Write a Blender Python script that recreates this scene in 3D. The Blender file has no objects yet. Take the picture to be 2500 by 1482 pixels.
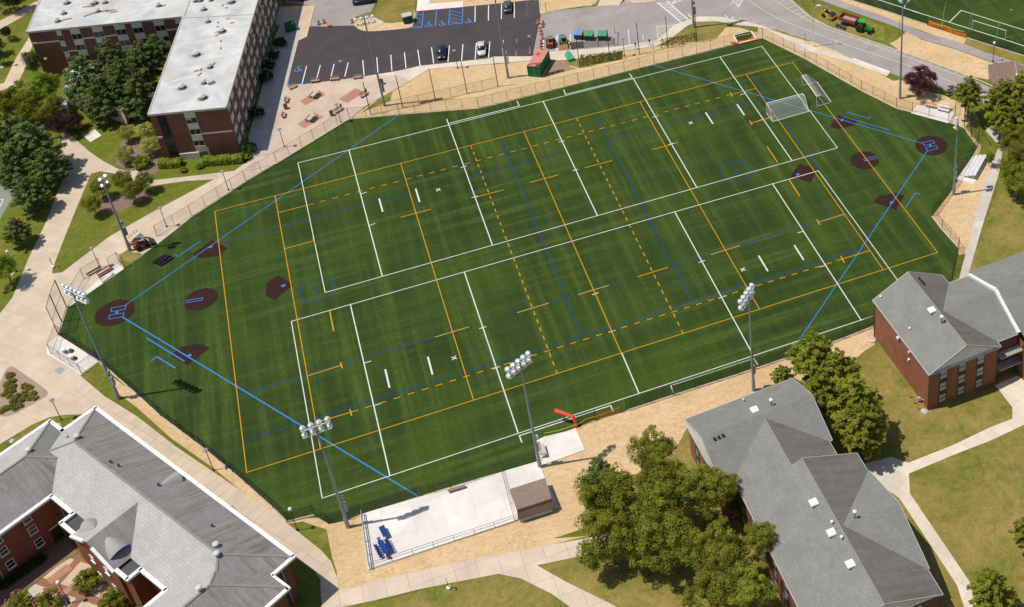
import bpy, bmesh, math, random
from math import radians as rad, sin, cos, pi
from mathutils import Vector as V, Matrix
random.seed(7)
S = bpy.context.scene
C = S.collection

# ------------------------------------------------------------------ camera, light, exposure
W0, H0 = 2500.0, 1482.0                     # pixels of the photograph
FOC, PX, PY = 3325.2816, 1976.784, 167.886  # calibrated focal length and principal point (the photo is a crop)
CAM = V((24.181775, -148.969414, 157.048171))
ROT = ((0.915455931, -0.402251841, -0.011571315), (-0.238078344, -0.518194986, -0.821457643), (0.324436651, 0.754763151, -0.570152125))
R0, R1, R2 = [V(r) for r in ROT]            # camera right, down and forward in world axes
cd = bpy.data.cameras.new('camera'); cam = bpy.data.objects.new('camera', cd); C.objects.link(cam)
cam.matrix_world = Matrix(((R0.x, -R1.x, -R2.x, CAM.x), (R0.y, -R1.y, -R2.y, CAM.y), (R0.z, -R1.z, -R2.z, CAM.z), (0, 0, 0, 1)))
cd.sensor_fit = 'HORIZONTAL'; cd.sensor_width = 36; cd.lens = FOC / W0 * 36
cd.shift_x = (W0 / 2 - PX) / W0; cd.shift_y = (PY - H0 / 2) / W0
cd.clip_start = 1; cd.clip_end = 3000
S.camera = cam
S.render.resolution_x, S.render.resolution_y = 1024, 607
SUN_EL, SUN_AZ = rad(66.0), rad(168.0)      # elevation, direction the light comes from (from +x towards +y)
wd = bpy.data.worlds.new('World'); S.world = wd; wd.use_nodes = True
nt = wd.node_tree; bgn = nt.nodes['Background']
sky = nt.nodes.new('ShaderNodeTexSky'); sky.sky_type = 'NISHITA'; sky.sun_disc = False
sky.sun_elevation = SUN_EL; sky.sun_rotation = rad(90) - SUN_AZ; sky.air_density = 1.2; sky.dust_density = 1.0
nt.links.new(sky.outputs[0], bgn.inputs[0]); bgn.inputs[1].default_value = 0.085
sl = bpy.data.lights.new('sun', 'SUN'); sl.energy = 4.0; sl.angle = rad(0.5); sl.color = (1.0, 0.95, 0.86)
sun = bpy.data.objects.new('sun', sl); C.objects.link(sun)
sdir = V((cos(SUN_EL) * cos(SUN_AZ), cos(SUN_EL) * sin(SUN_AZ), sin(SUN_EL)))
sun.rotation_euler = sdir.to_track_quat('Z', 'Y').to_euler(); sun.location = (0, 0, 120)
S.view_settings.view_transform = 'Standard'; S.view_settings.look = 'None'; S.view_settings.exposure = 0.0; S.view_settings.gamma = 1.0
S.cycles.max_bounces = 6; S.cycles.transparent_max_bounces = 24

# ------------------------------------------------------------------ from photograph to ground plan
CR = dict(A0=(0,0,1),A1=(0,0,2.964),A2=(600,0,3.571),A3=(1200,0,3.571),A4=(1850,0,3.294),A5=(0,400,2.695),A6=(0,900,2.547),
 B1=(700,950,2.786),B2=(1350,850,2.345),B3=(1850,880,2.4615),B4=(1850,550,3.294),B5=(1900,150,2.963),
 L1=(500,380,4.94),L2=(550,680,4.94),L3=(550,930,4.94),L4=(950,260,4.94),L5=(950,540,4.94),L6=(1000,780,4.94),L7=(1450,100,4.94),
 L8=(1450,380,4.94),L9=(1400,640,4.94),L0=(1850,480,4.94),M1=(1750,90,8.233),M2=(2000,240,7.057),M3=(220,680,6.735),
 R1=(2100,650,4.005),R2=(1640,900,4.941),R3=(1750,1100,3.88),R4=(0,980,5.49),R5=(0,1180,4.907),R6=(350,1220,5),
 D1=(330,180,5.7),D2=(50,40,5.814),D3=(440,0,6.443),D4=(60,0,6.25),S1=(1200,1090,7.055),S2=(870,1240,8.232),
 Z1=(0,40,7.408),Z2=(0,230,7.8),Z3=(0,400,4.94),Z4=(0,0,13.475),Z5=(1310,40,9.88),Z6=(1980,0,13.89),Z7=(670,190,8.62),Z8=(80,640,4.94),
 Y1=(2180,220,5.7),Y2=(290,550,11.4),Y3=(1780,0,6.44),Y4=(1580,0,6.44),Y5=(870,0,3.08),Y6=(1340,960,5.25),Y7=(2250,0,5.6))
def Q(c, *p):
    """photo coordinates (pixels of the full picture) of points measured on enlargement c"""
    x0, y0, s = CR[c]
    r = [(x0 + x / s, y0 + y / s) for x, y in p]
    return r if len(r) > 1 else r[0]
def ray(p): return (R0 * ((p[0] - PX) / FOC) + R1 * ((p[1] - PY) / FOC) + R2)
def G(p, z=0.0):
    """the world point at height z that is seen at photo position p"""
    d = ray(p); return CAM + d * ((z - CAM.z) / d.z)
def on_plane(p, a, b, c):
    n = (b - a).cross(c - a); d = ray(p); return CAM + d * ((a - CAM).dot(n) / d.dot(n))

# ------------------------------------------------------------------ materials
class NB:
    def __init__(s, m): s.nt = m.node_tree; s.n = s.nt.nodes; s.l = s.nt.links
    def new(s, t, **k):
        o = s.n.new(t)
        for a, b in k.items(): setattr(o, a, b)
        return o
    def put(s, sock, v):
        if hasattr(v, 'links') or hasattr(v, 'is_output'): s.l.new(v, sock)
        elif isinstance(v, (tuple, list)): sock.default_value = tuple(v) + ((1,) if len(v) == 3 and len(sock.default_value) == 4 else ())
        else: sock.default_value = v
    def pos(s): return s.new('ShaderNodeNewGeometry').outputs['Position']
    def obj(s): return s.new('ShaderNodeTexCoord').outputs['Object']
    def uv(s): return s.new('ShaderNodeTexCoord').outputs['UV']
    def rnd(s): return s.new('ShaderNodeObjectInfo').outputs['Random']
    def attr(s, a): return s.new('ShaderNodeAttribute', attribute_name=a).outputs['Fac']
    def mp(s, v, scale=(1,1,1), rot=0, loc=(0,0,0)):
        o = s.new('ShaderNodeMapping'); s.put(o.inputs[0], v); o.inputs['Scale'].default_value = scale; o.inputs['Rotation'].default_value = (0,0,rot); o.inputs['Location'].default_value = loc
        return o.outputs[0]
    def noise(s, v, scale, detail=3, rough=.55, dist=0.0):
        o = s.new('ShaderNodeTexNoise'); s.put(o.inputs['Vector'], v); o.inputs['Scale'].default_value = scale; o.inputs['Detail'].default_value = detail
        o.inputs['Roughness'].default_value = rough; o.inputs['Distortion'].default_value = dist; return o.outputs['Fac']
    def voro(s, v, scale):
        o = s.new('ShaderNodeTexVoronoi'); s.put(o.inputs['Vector'], v); o.inputs['Scale'].default_value = scale; return o.outputs['Color']
    def ramp(s, f, *st, mode='LINEAR'):
        o = s.new('ShaderNodeValToRGB'); s.put(o.inputs[0], f); e = o.color_ramp.elements; o.color_ramp.interpolation = mode
        while len(e) < len(st): e.new(.5)
        for i, (p, c) in enumerate(st):
            e[i].position = p; e[i].color = (c, c, c, 1) if isinstance(c, (int, float)) else tuple(c) + (1,)
        return o.outputs[0]
    def mix(s, f, a, b, mode='MIX'):
        o = s.new('ShaderNodeMix', data_type='RGBA', blend_type=mode); s.put(o.inputs[0], f); s.put(o.inputs[6], a); s.put(o.inputs[7], b); return o.outputs[2]
    def math(s, op, a, b=0.0):
        o = s.new('ShaderNodeMath', operation=op); s.put(o.inputs[0], a); s.put(o.inputs[1], b); return o.outputs[0]
    def brick(s, v, a, b, m, w, h, mortar=.02, offset=.5, scale=1.0):
        o = s.new('ShaderNodeTexBrick'); s.put(o.inputs['Vector'], v); s.put(o.inputs['Color1'], a); s.put(o.inputs['Color2'], b); s.put(o.inputs['Mortar'], m)
        o.inputs['Scale'].default_value = scale; o.inputs['Brick Width'].default_value = w; o.inputs['Row Height'].default_value = h; o.inputs['Mortar Size'].default_value = mortar; o.offset = offset
        return o.outputs['Color']
    def bump(s, h, strength=.3, dist=.02):
        o = s.new('ShaderNodeBump'); s.put(o.inputs['Height'], h); o.inputs['Strength'].default_value = strength; o.inputs['Distance'].default_value = dist; return o.outputs[0]
MATS = {}
def mat(name, f=None, color=(.5,.5,.5), rough=.85, spec=.25, metal=0.0, alpha=None):
    if name in MATS: return MATS[name]
    m = bpy.data.materials.new(name); m.use_nodes = True; b = NB(m); p = b.n['Principled BSDF']
    p.inputs['Roughness'].default_value = rough; p.inputs['Specular IOR Level'].default_value = spec; p.inputs['Metallic'].default_value = metal
    if f is None:
        n = b.noise(b.obj(), 1.3, 3)
        col = b.mix(b.ramp(n, (.3, 0.0), (.75, 1.0)), tuple(c * .86 for c in color), tuple(min(1, c * 1.1) for c in color))
    else: col = f(b, p)
    if col is not None: b.put(p.inputs['Base Color'], col)
    if alpha is not None: b.put(p.inputs['Alpha'], alpha)
    MATS[name] = m; return m
def k(c, f): return tuple(min(1.0, x * f) for x in c)

def f_turf(b, p):
    q = b.pos()
    big = b.noise(q, .03, 3)
    sy = b.noise(b.mp(q, (.50, .022, 1)), 1.0, 5, .62)          # sheen of the brushed nap, painted into the colour as streaks across the pitch
    sx = b.noise(b.mp(q, (.02, .55, 1), loc=(9, 3, 0)), 1.0, 5, .62)   # the same painted nap sheen along the pitch
    fine = b.noise(q, 1.6, 5, .72)
    grain = b.noise(q, 7.0, 3, .75)
    roll = b.brick(b.mp(q, (1,1,1), 0, (0, 1.2, 0)), (.82,.82,.82), (1.0,1.0,1.0), (.80,.80,.80), 70.0, 4.57, .03, .3)   # seams and shades of the turf rolls
    w = b.ramp(b.noise(q, .02, 2), (.40, 0.0), (.60, 1.0))
    base = b.mix(b.ramp(big, (.35, 0.0), (.65, 1.0)), (.029, .054, .011), (.043, .081, .012))
    lite = b.mix(fine, (.074, .122, .016), (.108, .160, .034))
    base = b.mix(b.math('MULTIPLY', b.ramp(sy, (.47, 0.0), (.66, 1.0)), b.math('SUBTRACT', 1.0, b.math('MULTIPLY', w, .6))), base, lite)
    base = b.mix(b.math('MULTIPLY', b.ramp(sx, (.48, 0.0), (.67, 1.0)), b.math('ADD', b.math('MULTIPLY', w, .7), .3)), base, lite)
    base = b.mix(b.ramp(sy, (.30, .55), (.46, 0.0)), base, (.027, .042, .013))
    base = b.mix(b.ramp(sx, (.30, .4), (.44, 0.0)), base, (.030, .046, .014))
    base = b.mix(b.math('MULTIPLY', b.ramp(b.noise(q, .055, 4, .6), (.48, 0.0), (.70, 1.0)), .6), base, (.078, .125, .014))
    base = b.mix(.55, base, roll, 'MULTIPLY')
    base = b.mix(b.ramp(fine, (.3, .5), (.62, 0.0)), base, (.024, .042, .010))
    return b.mix(b.ramp(grain, (.35, .45), (.65, 0.0)), base, (.022, .038, .010))
def f_grass(dry, hue=0.0):
    def f(b, p):
        q = b.pos()
        a = b.noise(q, .16, 6, .68, .5); c = b.noise(q, 1.1, 5, .75); g = b.noise(q, 5.0, 4, .78); w = b.noise(q, .5, 5, .7, .6)
        green = b.mix(b.ramp(c, (.3, 0.0), (.7, 1.0)), (.100, .128, .014), (.185, .205, .026))
        tan = b.mix(b.ramp(c, (.3, 0.0), (.7, 1.0)), (.285, .200, .055), (.44, .315, .115))
        col = b.mix(b.ramp(a, (max(0, .66 - dry), 0.0), (min(1, .92 - dry * .8), 1.0)), green, tan)
        col = b.mix(b.math('MULTIPLY', b.ramp(w, (.52, 0.0), (.66, 1.0)), .55 * min(1, dry * 3)), col, (.33, .235, .095))
        col = b.mix(b.ramp(w, (.30, .4), (.45, 0.0)), col, (.085, .110, .014))
        return b.mix(b.ramp(g, (.32, .6), (.60, 0.0)), col, (.058, .066, .012))
    return f
def f_straw(b, p):
    q = b.pos()
    w = b.noise(b.mp(q, (.9, 2.0, 1), rot=.5), .9, 6, .74, 1.6); c = b.noise(q, .10, 5, .65, .5); g = b.noise(b.mp(q, (1, 2.2, 1), rot=-.6), 3.0, 5, .78); t = b.noise(q, .35, 4, .7, 1.0)
    col = b.mix(b.ramp(c, (.3, 0.0), (.7, 1.0)), (.55, .375, .195), (.69, .50, .30))
    col = b.mix(b.ramp(w, (.34, .85), (.56, 0.0)), col, (.41, .265, .125))
    col = b.mix(b.ramp(g, (.52, 0.0), (.72, .65)), col, (.84, .66, .43))
    col = b.mix(b.math('MULTIPLY', b.ramp(t, (.60, 0.0), (.74, 1.0)), .5), col, (.36, .235, .12))
    b.put(p.inputs['Normal'], b.bump(w, .45, .10))
    return col
def f_conc(c0, jw, jh, rot, jdark=.72, off=0.0, loc=(0,0,0)):
    def f(b, p):
        q = b.pos(); m = b.mp(q, (1,1,1), rot, loc)
        n = b.noise(q, .22, 6, .66, .6); g = b.noise(q, 4.0, 4, .75); s = b.noise(q, .9, 5, .7, .8)
        col = b.mix(b.ramp(n, (.3, 0.0), (.72, 1.0)), k(c0, .80), k(c0, 1.07))
        col = b.mix(b.ramp(g, (.3, .35), (.6, 0.0)), col, k(c0, .70))
        col = b.mix(b.math('MULTIPLY', b.ramp(s, (.58, 0.0), (.74, 1.0)), .35), col, k(c0, .66))
        br = b.brick(m, (1,1,1), (.88,.88,.88), (jdark, jdark*.97, jdark*.93), jw, jh, .035, off)
        return b.mix(.9, col, br, 'MULTIPLY')
    return f
def f_asphalt(c0, patch=.6, cracks=0.0):
    def f(b, p):
        q = b.pos()
        n = b.noise(q, .16, 5, .6, .6); g = b.noise(q, 9.0, 2, .8); s = b.noise(b.mp(q, (.12, 1.0, 1), rot=.25), .6, 4)
        col = b.mix(b.ramp(n, (.35, 0.0), (.7, 1.0)), k(c0, 1 - .22 * patch), k(c0, 1 + .25 * patch))
        col = b.mix(b.ramp(s, (.6, 0.0), (.8, .5 * patch)), col, k(c0, 1.5))
        if cracks:
            o = b.new('ShaderNodeTexVoronoi', feature='DISTANCE_TO_EDGE'); d = b.new('ShaderNodeTexNoise'); b.put(d.inputs['Vector'], q); d.inputs['Scale'].default_value = .35; d.inputs['Detail'].default_value = 5
            b.put(o.inputs['Vector'], b.mix(.75, q, b.mix(1.0, q, d.outputs['Color'], 'ADD'))); o.inputs['Scale'].default_value = .11
            col = b.mix(b.math('MULTIPLY', b.ramp(o.outputs['Distance'], (.003, cracks), (.010, 0.0)), b.ramp(b.noise(q, .08, 2), (.45, 0.0), (.6, 1.0))), col, k(c0, .5))
            col = b.mix(b.math('MULTIPLY', b.ramp(b.noise(q, .3, 4, .7, 1.0), (.60, 0.0), (.72, 1.0)), .4), col, k(c0, .62))
        return b.mix(b.ramp(g, (.3, .3), (.65, 0.0)), col, k(c0, .7))
    return f
def f_brick(c0):
    def f(b, p):
        u = b.uv(); q = b.pos()
        br = b.brick(b.mp(u, (1,1,1)), c0, k(c0, .74), k(c0, 1.5), .24, .085, .009)
        n = b.noise(q, .5, 4, .6)
        return b.mix(.85, br, b.ramp(n, (.3, .78), (.7, 1.1)), 'MULTIPLY')
    return f
def f_shingle(c0, stain=0.0, tint=(.17, .135, .125)):
    def f(b, p):
        u = b.uv(); q = b.pos()
        n = b.noise(q, .4, 5, .65); g = b.noise(b.mp(u, (2.2, 6.0, 1)), 1.1, 4, .8); w = b.noise(b.mp(u, (.9, .35, 1)), .8, 5, .72, .6)
        br = b.brick(b.mp(u, (1,1,1)), (1,1,1), (.80,.80,.80), (.60,.60,.60), 1.0, .42, .035)
        col = b.mix(b.ramp(n, (.3, 0.0), (.7, 1.0)), k(c0, .86), k(c0, 1.08))
        col = b.mix(.6, col, br, 'MULTIPLY')
        col = b.mix(b.ramp(g, (.32, .6), (.60, 0.0)), col, k(c0, .58))
        col = b.mix(b.math('MULTIPLY', b.ramp(w, (.66, 0.0), (.74, 1.0)), .45), col, k(c0, .52))
        if stain:   # dark algae streaks that run down the slope
            s = b.noise(b.mp(u, (1.2, .11, 1)), 1.0, 5, .66, .4); w = b.noise(q, .12, 2)
            f1 = b.math('MULTIPLY', b.ramp(s, (.44, 0.0), (.68, 1.0)), b.ramp(w, (.35, .4), (.6, 1.0)))
            col = b.mix(b.math('MULTIPLY', f1, stain), col, tint)
        return col
    return f
def f_whiteroof(b, p):
    q = b.pos(); n = b.noise(q, .16, 5, .62, .8); s = b.noise(b.mp(q, (.18, .9, 1), rot=1.2), .8, 4); r = b.noise(q, .33, 4, .7, 1.2)
    col = b.mix(b.ramp(n, (.32, 0.0), (.68, 1.0)), (.42, .41, .395), (.64, .63, .61))
    col = b.mix(b.ramp(s, (.56, 0.0), (.74, .5)), col, (.74, .735, .72))
    return b.mix(b.ramp(r, (.64, 0.0), (.78, .6)), col, (.42, .35, .30))
def f_leaf(a, c, d):
    def f(b, p):
        t = b.attr('tone'); q = b.obj()
        col = b.ramp(t, (0.0, a), (.5, c), (1.0, d))
        n = b.noise(q, .55, 3, .6)
        col = b.mix(b.ramp(n, (.35, .4), (.65, 0.0)), col, k(a, .8))
        h = b.new('ShaderNodeHueSaturation'); b.put(h.inputs['Color'], col); b.put(h.inputs['Value'], b.math('ADD', b.math('MULTIPLY', b.rnd(), .3), .85))
        b.put(h.inputs['Hue'], b.math('ADD', b.math('MULTIPLY', b.rnd(), .02), .49))
        t2 = b.new('ShaderNodeBsdfTranslucent'); b.put(t2.inputs[0], h.outputs[0]); mx = b.new('ShaderNodeMixShader'); mx.inputs[0].default_value = .48
        out = b.n['Material Output']; b.l.new(p.outputs[0], mx.inputs[1]); b.l.new(t2.outputs[0], mx.inputs[2]); b.l.new(mx.outputs[0], out.inputs['Surface'])
        return h.outputs[0]
    return f
def f_mulch(b, p):
    q = b.pos(); n = b.noise(q, 2.2, 5, .75)
    return b.mix(b.ramp(n, (.3, 0.0), (.7, 1.0)), (.16, .10, .078), (.29, .20, .155))
def f_clay(b, p):
    q = b.pos(); n = b.noise(q, 1.2, 5, .7); g = b.noise(q, 9.0, 2, .8)
    c = b.mix(b.ramp(n, (.3, 0.0), (.7, 1.0)), (.034, .014, .013), (.052, .023, .020))
    return b.mix(b.ramp(g, (.35, .4), (.6, 0.0)), c, (.018, .008, .008))
def f_paint(c0, wear=.35, under=(.04, .08, .02)):
    def f(b, p):
        q = b.pos(); n = b.noise(q, 2.5, 4, .7)
        return b.mix(b.ramp(n, (.52, 0.0), (.78, wear)), c0, under)
    return f
def f_net(sc, d0, c0):
    """woven wire or cord: an open mesh, mostly holes"""
    def f(b, p):
        b.put(p.inputs['Alpha'], d0); b.put(p.inputs['Roughness'], .7)
        return c0
    return f
m_turf = mat('turf', f_turf, rough=.95, spec=.12)
m_grass = mat('grass_lawn', f_grass(.16), rough=.95, spec=.1)
m_grass_dry = mat('grass_dry', f_grass(.33), rough=.95, spec=.1)
m_grass_lush = mat('grass_lush', f_grass(.02), rough=.95, spec=.1)
m_straw = mat('straw_mat', f_straw, rough=.95, spec=.1)
CB = (.66, .52, .39)
m_walk = mat('walk_concrete', f_conc(CB, 2.4, 2.4, .62, .78), rough=.9, spec=.15)
m_walk_s = mat('walk_concrete_south', f_conc((.69, .56, .44), 2.9, 3.2, -.02, .6), rough=.9, spec=.15)
m_plaza = mat('plaza_concrete', f_conc((.66, .53, .405), 3.6, 1.9, .80, .8), rough=.9, spec=.15)
m_patio = mat('patio_concrete', f_conc((.64, .495, .385), 4.4, 4.4, .35, .80), rough=.9, spec=.15)
m_newconc = mat('new_concrete', f_conc((.82, .755, .70), 4.0, 4.0, -.02, .80), rough=.85, spec=.2)
m_kerb = mat('kerb_concrete', f_conc((.72, .60, .47), 3.0, 3.0, .2, .8), rough=.9, spec=.15)
m_asph_new = mat('asphalt_new', f_asphalt((.070, .060, .063), .7), rough=.9, spec=.2)
m_asph_old = mat('asphalt_old', f_asphalt((.345, .305, .290), .55, .5), rough=.9, spec=.15)
m_brick = mat('brick', f_brick((.205, .088, .058)), rough=.9, spec=.15)
m_brick_o = mat('brick_orange', f_brick((.30, .125, .070)), rough=.9, spec=.15)
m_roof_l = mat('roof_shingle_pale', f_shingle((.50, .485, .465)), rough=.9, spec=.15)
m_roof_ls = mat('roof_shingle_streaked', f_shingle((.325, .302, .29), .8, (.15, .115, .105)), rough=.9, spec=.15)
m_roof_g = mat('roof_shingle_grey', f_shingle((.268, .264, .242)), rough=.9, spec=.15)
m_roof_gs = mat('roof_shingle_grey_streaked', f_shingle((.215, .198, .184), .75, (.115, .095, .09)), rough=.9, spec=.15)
m_roof_b = mat('roof_shingle_brown', f_shingle((.30, .225, .17), .3, (.17, .125, .10)), rough=.9, spec=.15)
m_wroof = mat('roof_membrane', f_whiteroof, rough=.7, spec=.3)
m_white = mat('white_paint', color=(.80, .79, .77), rough=.5, spec=.3)
m_trim = mat('grey_trim', color=(.50, .48, .45), rough=.6)
m_panel = mat('spandrel_panel', color=(.70, .60, .51), rough=.6, spec=.3)
m_glass = mat('window_glass', color=(.022, .027, .032), rough=.18, spec=.45)
m_glass_b = mat('window_blind', color=(.40, .42, .40), rough=.4, spec=.5)
m_dark = mat('dark_metal', color=(.035, .033, .035), rough=.5, spec=.4)
m_mulch = mat('mulch', f_mulch, rough=.95, spec=.1)
m_dirt = mat('bare_dirt', lambda b, p: b.mix(b.noise(b.pos(), 1.2, 5, .7), (.20,.125,.07), (.42,.29,.175)), rough=.95, spec=.1)
m_bedmulch = mat('bed_mulch', lambda b, p: b.mix(b.noise(b.pos(), 2.5, 5, .75), (.24,.165,.125), (.45,.33,.25)), rough=.95, spec=.1)
m_clay = mat('clay_infill', f_clay, rough=.95, spec=.1)
m_lwhite = mat('line_white', f_paint((.66, .655, .61), .5), rough=.9, spec=.1)
m_lyellow = mat('line_yellow', f_paint((.60, .285, .010), .5), rough=.9, spec=.1)
m_lnavy = mat('line_navy', f_paint((.012, .055, .17), .4), rough=.9, spec=.1)
m_lblue = mat('line_blue', f_paint((.040, .215, .54), .35), rough=.9, spec=.1)
UA = (.06, .055, .055)
m_rwhite = mat('road_white', f_paint((.80, .78, .75), .25, UA), rough=.8, spec=.2)
m_ryellow = mat('road_yellow', f_paint((.72, .53, .26), .65, (.33, .29, .27)), rough=.8, spec=.2)
m_rblue = mat('road_blue', f_paint((.07, .25, .62), .25, UA), rough=.8, spec=.2)
m_rred = mat('kerb_red', f_paint((.62, .04, .035), .2, (.6, .5, .45)), rough=.7, spec=.2)
m_pole = mat('galvanised_pole', color=(.30, .345, .39), rough=.5, spec=.4, metal=.25)
m_bronze = mat('bronze_post', color=(.15, .085, .055), rough=.6, spec=.3)
m_lamp = mat('lamp_reflector', color=(.80, .80, .80), rough=.25, spec=.6, metal=.35)
m_netblk = mat('fence_mesh_black', f_net(1, .30, (.022, .022, .024)), spec=.1)
m_nettan = mat('fence_mesh_bronze', f_net(1, .14, (.20, .125, .075)), spec=.1)
m_bark = mat('bark', color=(.115, .080, .058), rough=.95, spec=.1)

# ------------------------------------------------------------------ objects
def tag(o, label=None, cat=None, group=None, kind=None):
    for a, b in (('label', label), ('category', cat), ('group', group), ('kind', kind)):
        if b: o[a] = b
    return o
def empty(name, loc, label, cat, group=None, rz=0.0, scale=1.0):
    o = bpy.data.objects.new(name, None); C.objects.link(o); o.location = loc; o.rotation_euler = (0, 0, rz); o.scale = (scale,) * 3; o.empty_display_size = .3
    return tag(o, label, cat, group)
def link(name, me, parent=None, m=None):
    o = bpy.data.objects.new(name, me); C.objects.link(o)
    if m is not None and not me.materials: me.materials.append(m)
    if parent is not None: o.parent = parent
    return o
def kids(o): return list(o.children)
def copy_tree(o, parent=None, label=None, group=None, loc=None, rz=None, scale=None):
    c = o.copy(); C.objects.link(c); c.parent = parent
    if label: c['label'] = label
    if group: c['group'] = group
    if loc is not None: c.location = loc
    if rz is not None: c.rotation_euler = (0, 0, rz)
    if scale is not None: c.scale = scale if hasattr(scale, '__len__') else (scale,) * 3
    for ch in kids(o): copy_tree(ch, c)
    return c
class MB:
    """collects solids; build() links them as one mesh object"""
    def __init__(s): s.v = []; s.f = []; s.uv = []; s.mi = []; s.cur = 0; s.sm = []; s.smooth = False
    def face(s, pts, uv=None):
        i = len(s.v); s.v += [tuple(p) for p in pts]; s.f.append(tuple(range(i, i + len(pts)))); s.uv.append(uv); s.mi.append(s.cur); s.sm.append(s.smooth)
    def raw(s, vs, fs):
        i = len(s.v); s.v += [tuple(p) for p in vs]
        for f in fs: s.f.append(tuple(i + a for a in f)); s.uv.append(None); s.mi.append(s.cur); s.sm.append(s.smooth)
    def hexa(s, p):   # eight corners: bottom ring 0-3, top ring 4-7
        s.raw(p, [(3,2,1,0), (4,5,6,7), (0,1,5,4), (1,2,6,5), (2,3,7,6), (3,0,4,7)])
    def box(s, c, d, rz=0.0, bev=0.0):
        hx, hy, hz = d[0] / 2, d[1] / 2, d[2] / 2; co, si = cos(rz), sin(rz); P = []
        for z in (-hz, hz):
            for x, y in ((-hx,-hy), (hx,-hy), (hx,hy), (-hx,hy)):
                q = 1 - (bev if z > 0 else 0)
                P.append((c[0] + x * q * co - y * q * si, c[1] + x * q * si + y * q * co, c[2] + z))
        s.hexa(P)
    def bar(s, a, b, w, h=None, up=V((0,0,1))):
        a, b = V(a), V(b); d = (b - a).normalized(); h = h or w
        x = d.cross(up); x = x.normalized() if x.length > 1e-4 else V((1,0,0)); y = x.cross(d).normalized(); x = x * w / 2; y = y * h / 2
        s.hexa([a - x - y, a + x - y, b + x - y, b - x - y, a - x + y, a + x + y, b + x + y, b - x + y])
    def tube(s, a, b, r0, r1=None, n=8, cap=True):
        a, b = V(a), V(b); r1 = r0 if r1 is None else r1; d = (b - a).normalized(); x = d.orthogonal().normalized(); y = d.cross(x)
        P = [a + (x * cos(2*pi*i/n) + y * sin(2*pi*i/n)) * r0 for i in range(n)] + [b + (x * cos(2*pi*i/n) + y * sin(2*pi*i/n)) * r1 for i in range(n)]
        F = [(i, (i+1) % n, n + (i+1) % n, n + i) for i in range(n)]
        if cap: F += [tuple(reversed(range(n))), tuple(range(n, 2*n))]
        s.raw(P, F)
    def lathe(s, c, prof, n=12, axis=V((0,0,1))):
        d = V(axis).normalized(); x = d.orthogonal().normalized(); y = d.cross(x); c = V(c); P = []
        for r, z in prof: P += [c + d * z + (x * cos(2*pi*i/n) + y * sin(2*pi*i/n)) * r for i in range(n)]
        F = [(j*n + i, j*n + (i+1) % n, (j+1)*n + (i+1) % n, (j+1)*n + i) for j in range(len(prof) - 1) for i in range(n)]
        F += [tuple(reversed(range(n))), tuple(range((len(prof)-1)*n, len(prof)*n))]
        s.raw(P, F)
    def prism(s, pts, z0, z1):
        n = len(pts); P = [(p[0], p[1], z0) for p in pts] + [(p[0], p[1], z1) for p in pts]
        s.raw(P, [tuple(range(n, 2*n))] + [(i, (i+1) % n, n + (i+1) % n, n + i) for i in range(n)])
    def wall(s, a, b, z0, z1, off=0.0):
        """vertical rectangle from plan point a to b, UV in metres"""
        a, b = V((a[0], a[1], 0)), V((b[0], b[1], 0)); L = (b - a).length
        s.face([(a.x, a.y, z0), (b.x, b.y, z0), (b.x, b.y, z1), (a.x, a.y, z1)], [(off, z0), (off + L, z0), (off + L, z1), (off, z1)])
    def slope(s, pts):
        """a roof plane, UV along the eave and down the slope in metres"""
        p = [V(q) for q in pts]; n = V((0,0,0))
        for i in range(len(p)): n += (p[i] - p[0]).cross(p[(i+1) % len(p)] - p[0])
        n.normalize()
        if n.z < 0: n = -n; p.reverse()
        h = V((-n.y, n.x, 0)); h = h.normalized() if h.length > 1e-3 else V((1,0,0)); dn = h.cross(n)
        s.face(p, [(q.dot(h), q.dot(dn)) for q in p])
    def mesh(s, name, mats):
        me = bpy.data.meshes.new(name); me.from_pydata(s.v, [], s.f)
        for m in mats: me.materials.append(m)
        if any(u is not None for u in s.uv):
            ul = me.uv_layers.new(name='UVMap'); i = 0
            for f, u in zip(s.f, s.uv):
                for j in range(len(f)): ul.data[i + j].uv = u[j] if u else (0, 0)
                i += len(f)
        for pl, mi, sm in zip(me.polygons, s.mi, s.sm): pl.material_index = mi; pl.use_smooth = sm
        me.update(); return me
    def build(s, name, m, parent=None):
        return link(name, s.mesh(name, m if isinstance(m, (list, tuple)) else [m]), parent)
def tess(pts):
    """triangulate an outline into faces over its own points"""
    from mathutils.geometry import tessellate_polygon
    return [tuple(t) for t in tessellate_polygon([[V((p[0], p[1], 0)) for p in pts]])]
def area2(p): return sum(p[i][0] * p[(i+1) % len(p)][1] - p[(i+1) % len(p)][0] * p[i][1] for i in range(len(p)))
def smooth_line(p, n=3, closed=False):
    for _ in range(n):
        r = []; L = len(p)
        rng = range(L if closed else L - 1)
        if not closed: r.append(p[0])
        for i in rng:
            a, b = p[i], p[(i+1) % L]
            r += [(a[0]*.75 + b[0]*.25, a[1]*.75 + b[1]*.25), (a[0]*.25 + b[0]*.75, a[1]*.25 + b[1]*.75)]
        if not closed: r.append(p[-1])
        p = r
    return p
SHEETS = 0
def sheet(name, pts, z, m, kind='structure', skirt=True, world=False):
    """a flat ground layer with its outline measured on the photograph"""
    global SHEETS
    SHEETS += 1; z += SHEETS * .00015
    w = [V(p) if world else G(p, z) for p in pts]; w = [V((p.x, p.y, z)) for p in w]
    if area2(w) < 0: w.reverse()
    b = MB(); n = len(w); tr = tess(w); b.raw(w, [t if area2([w[i] for i in t]) > 0 else t[::-1] for t in tr])
    if skirt and z > .02:
        for i in range(n):
            a, c = w[i], w[(i+1) % n]; b.face([(a.x, a.y, -.05), (c.x, c.y, -.05), c, a])
    o = b.build(name, m); tag(o, kind=kind); return o
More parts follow.
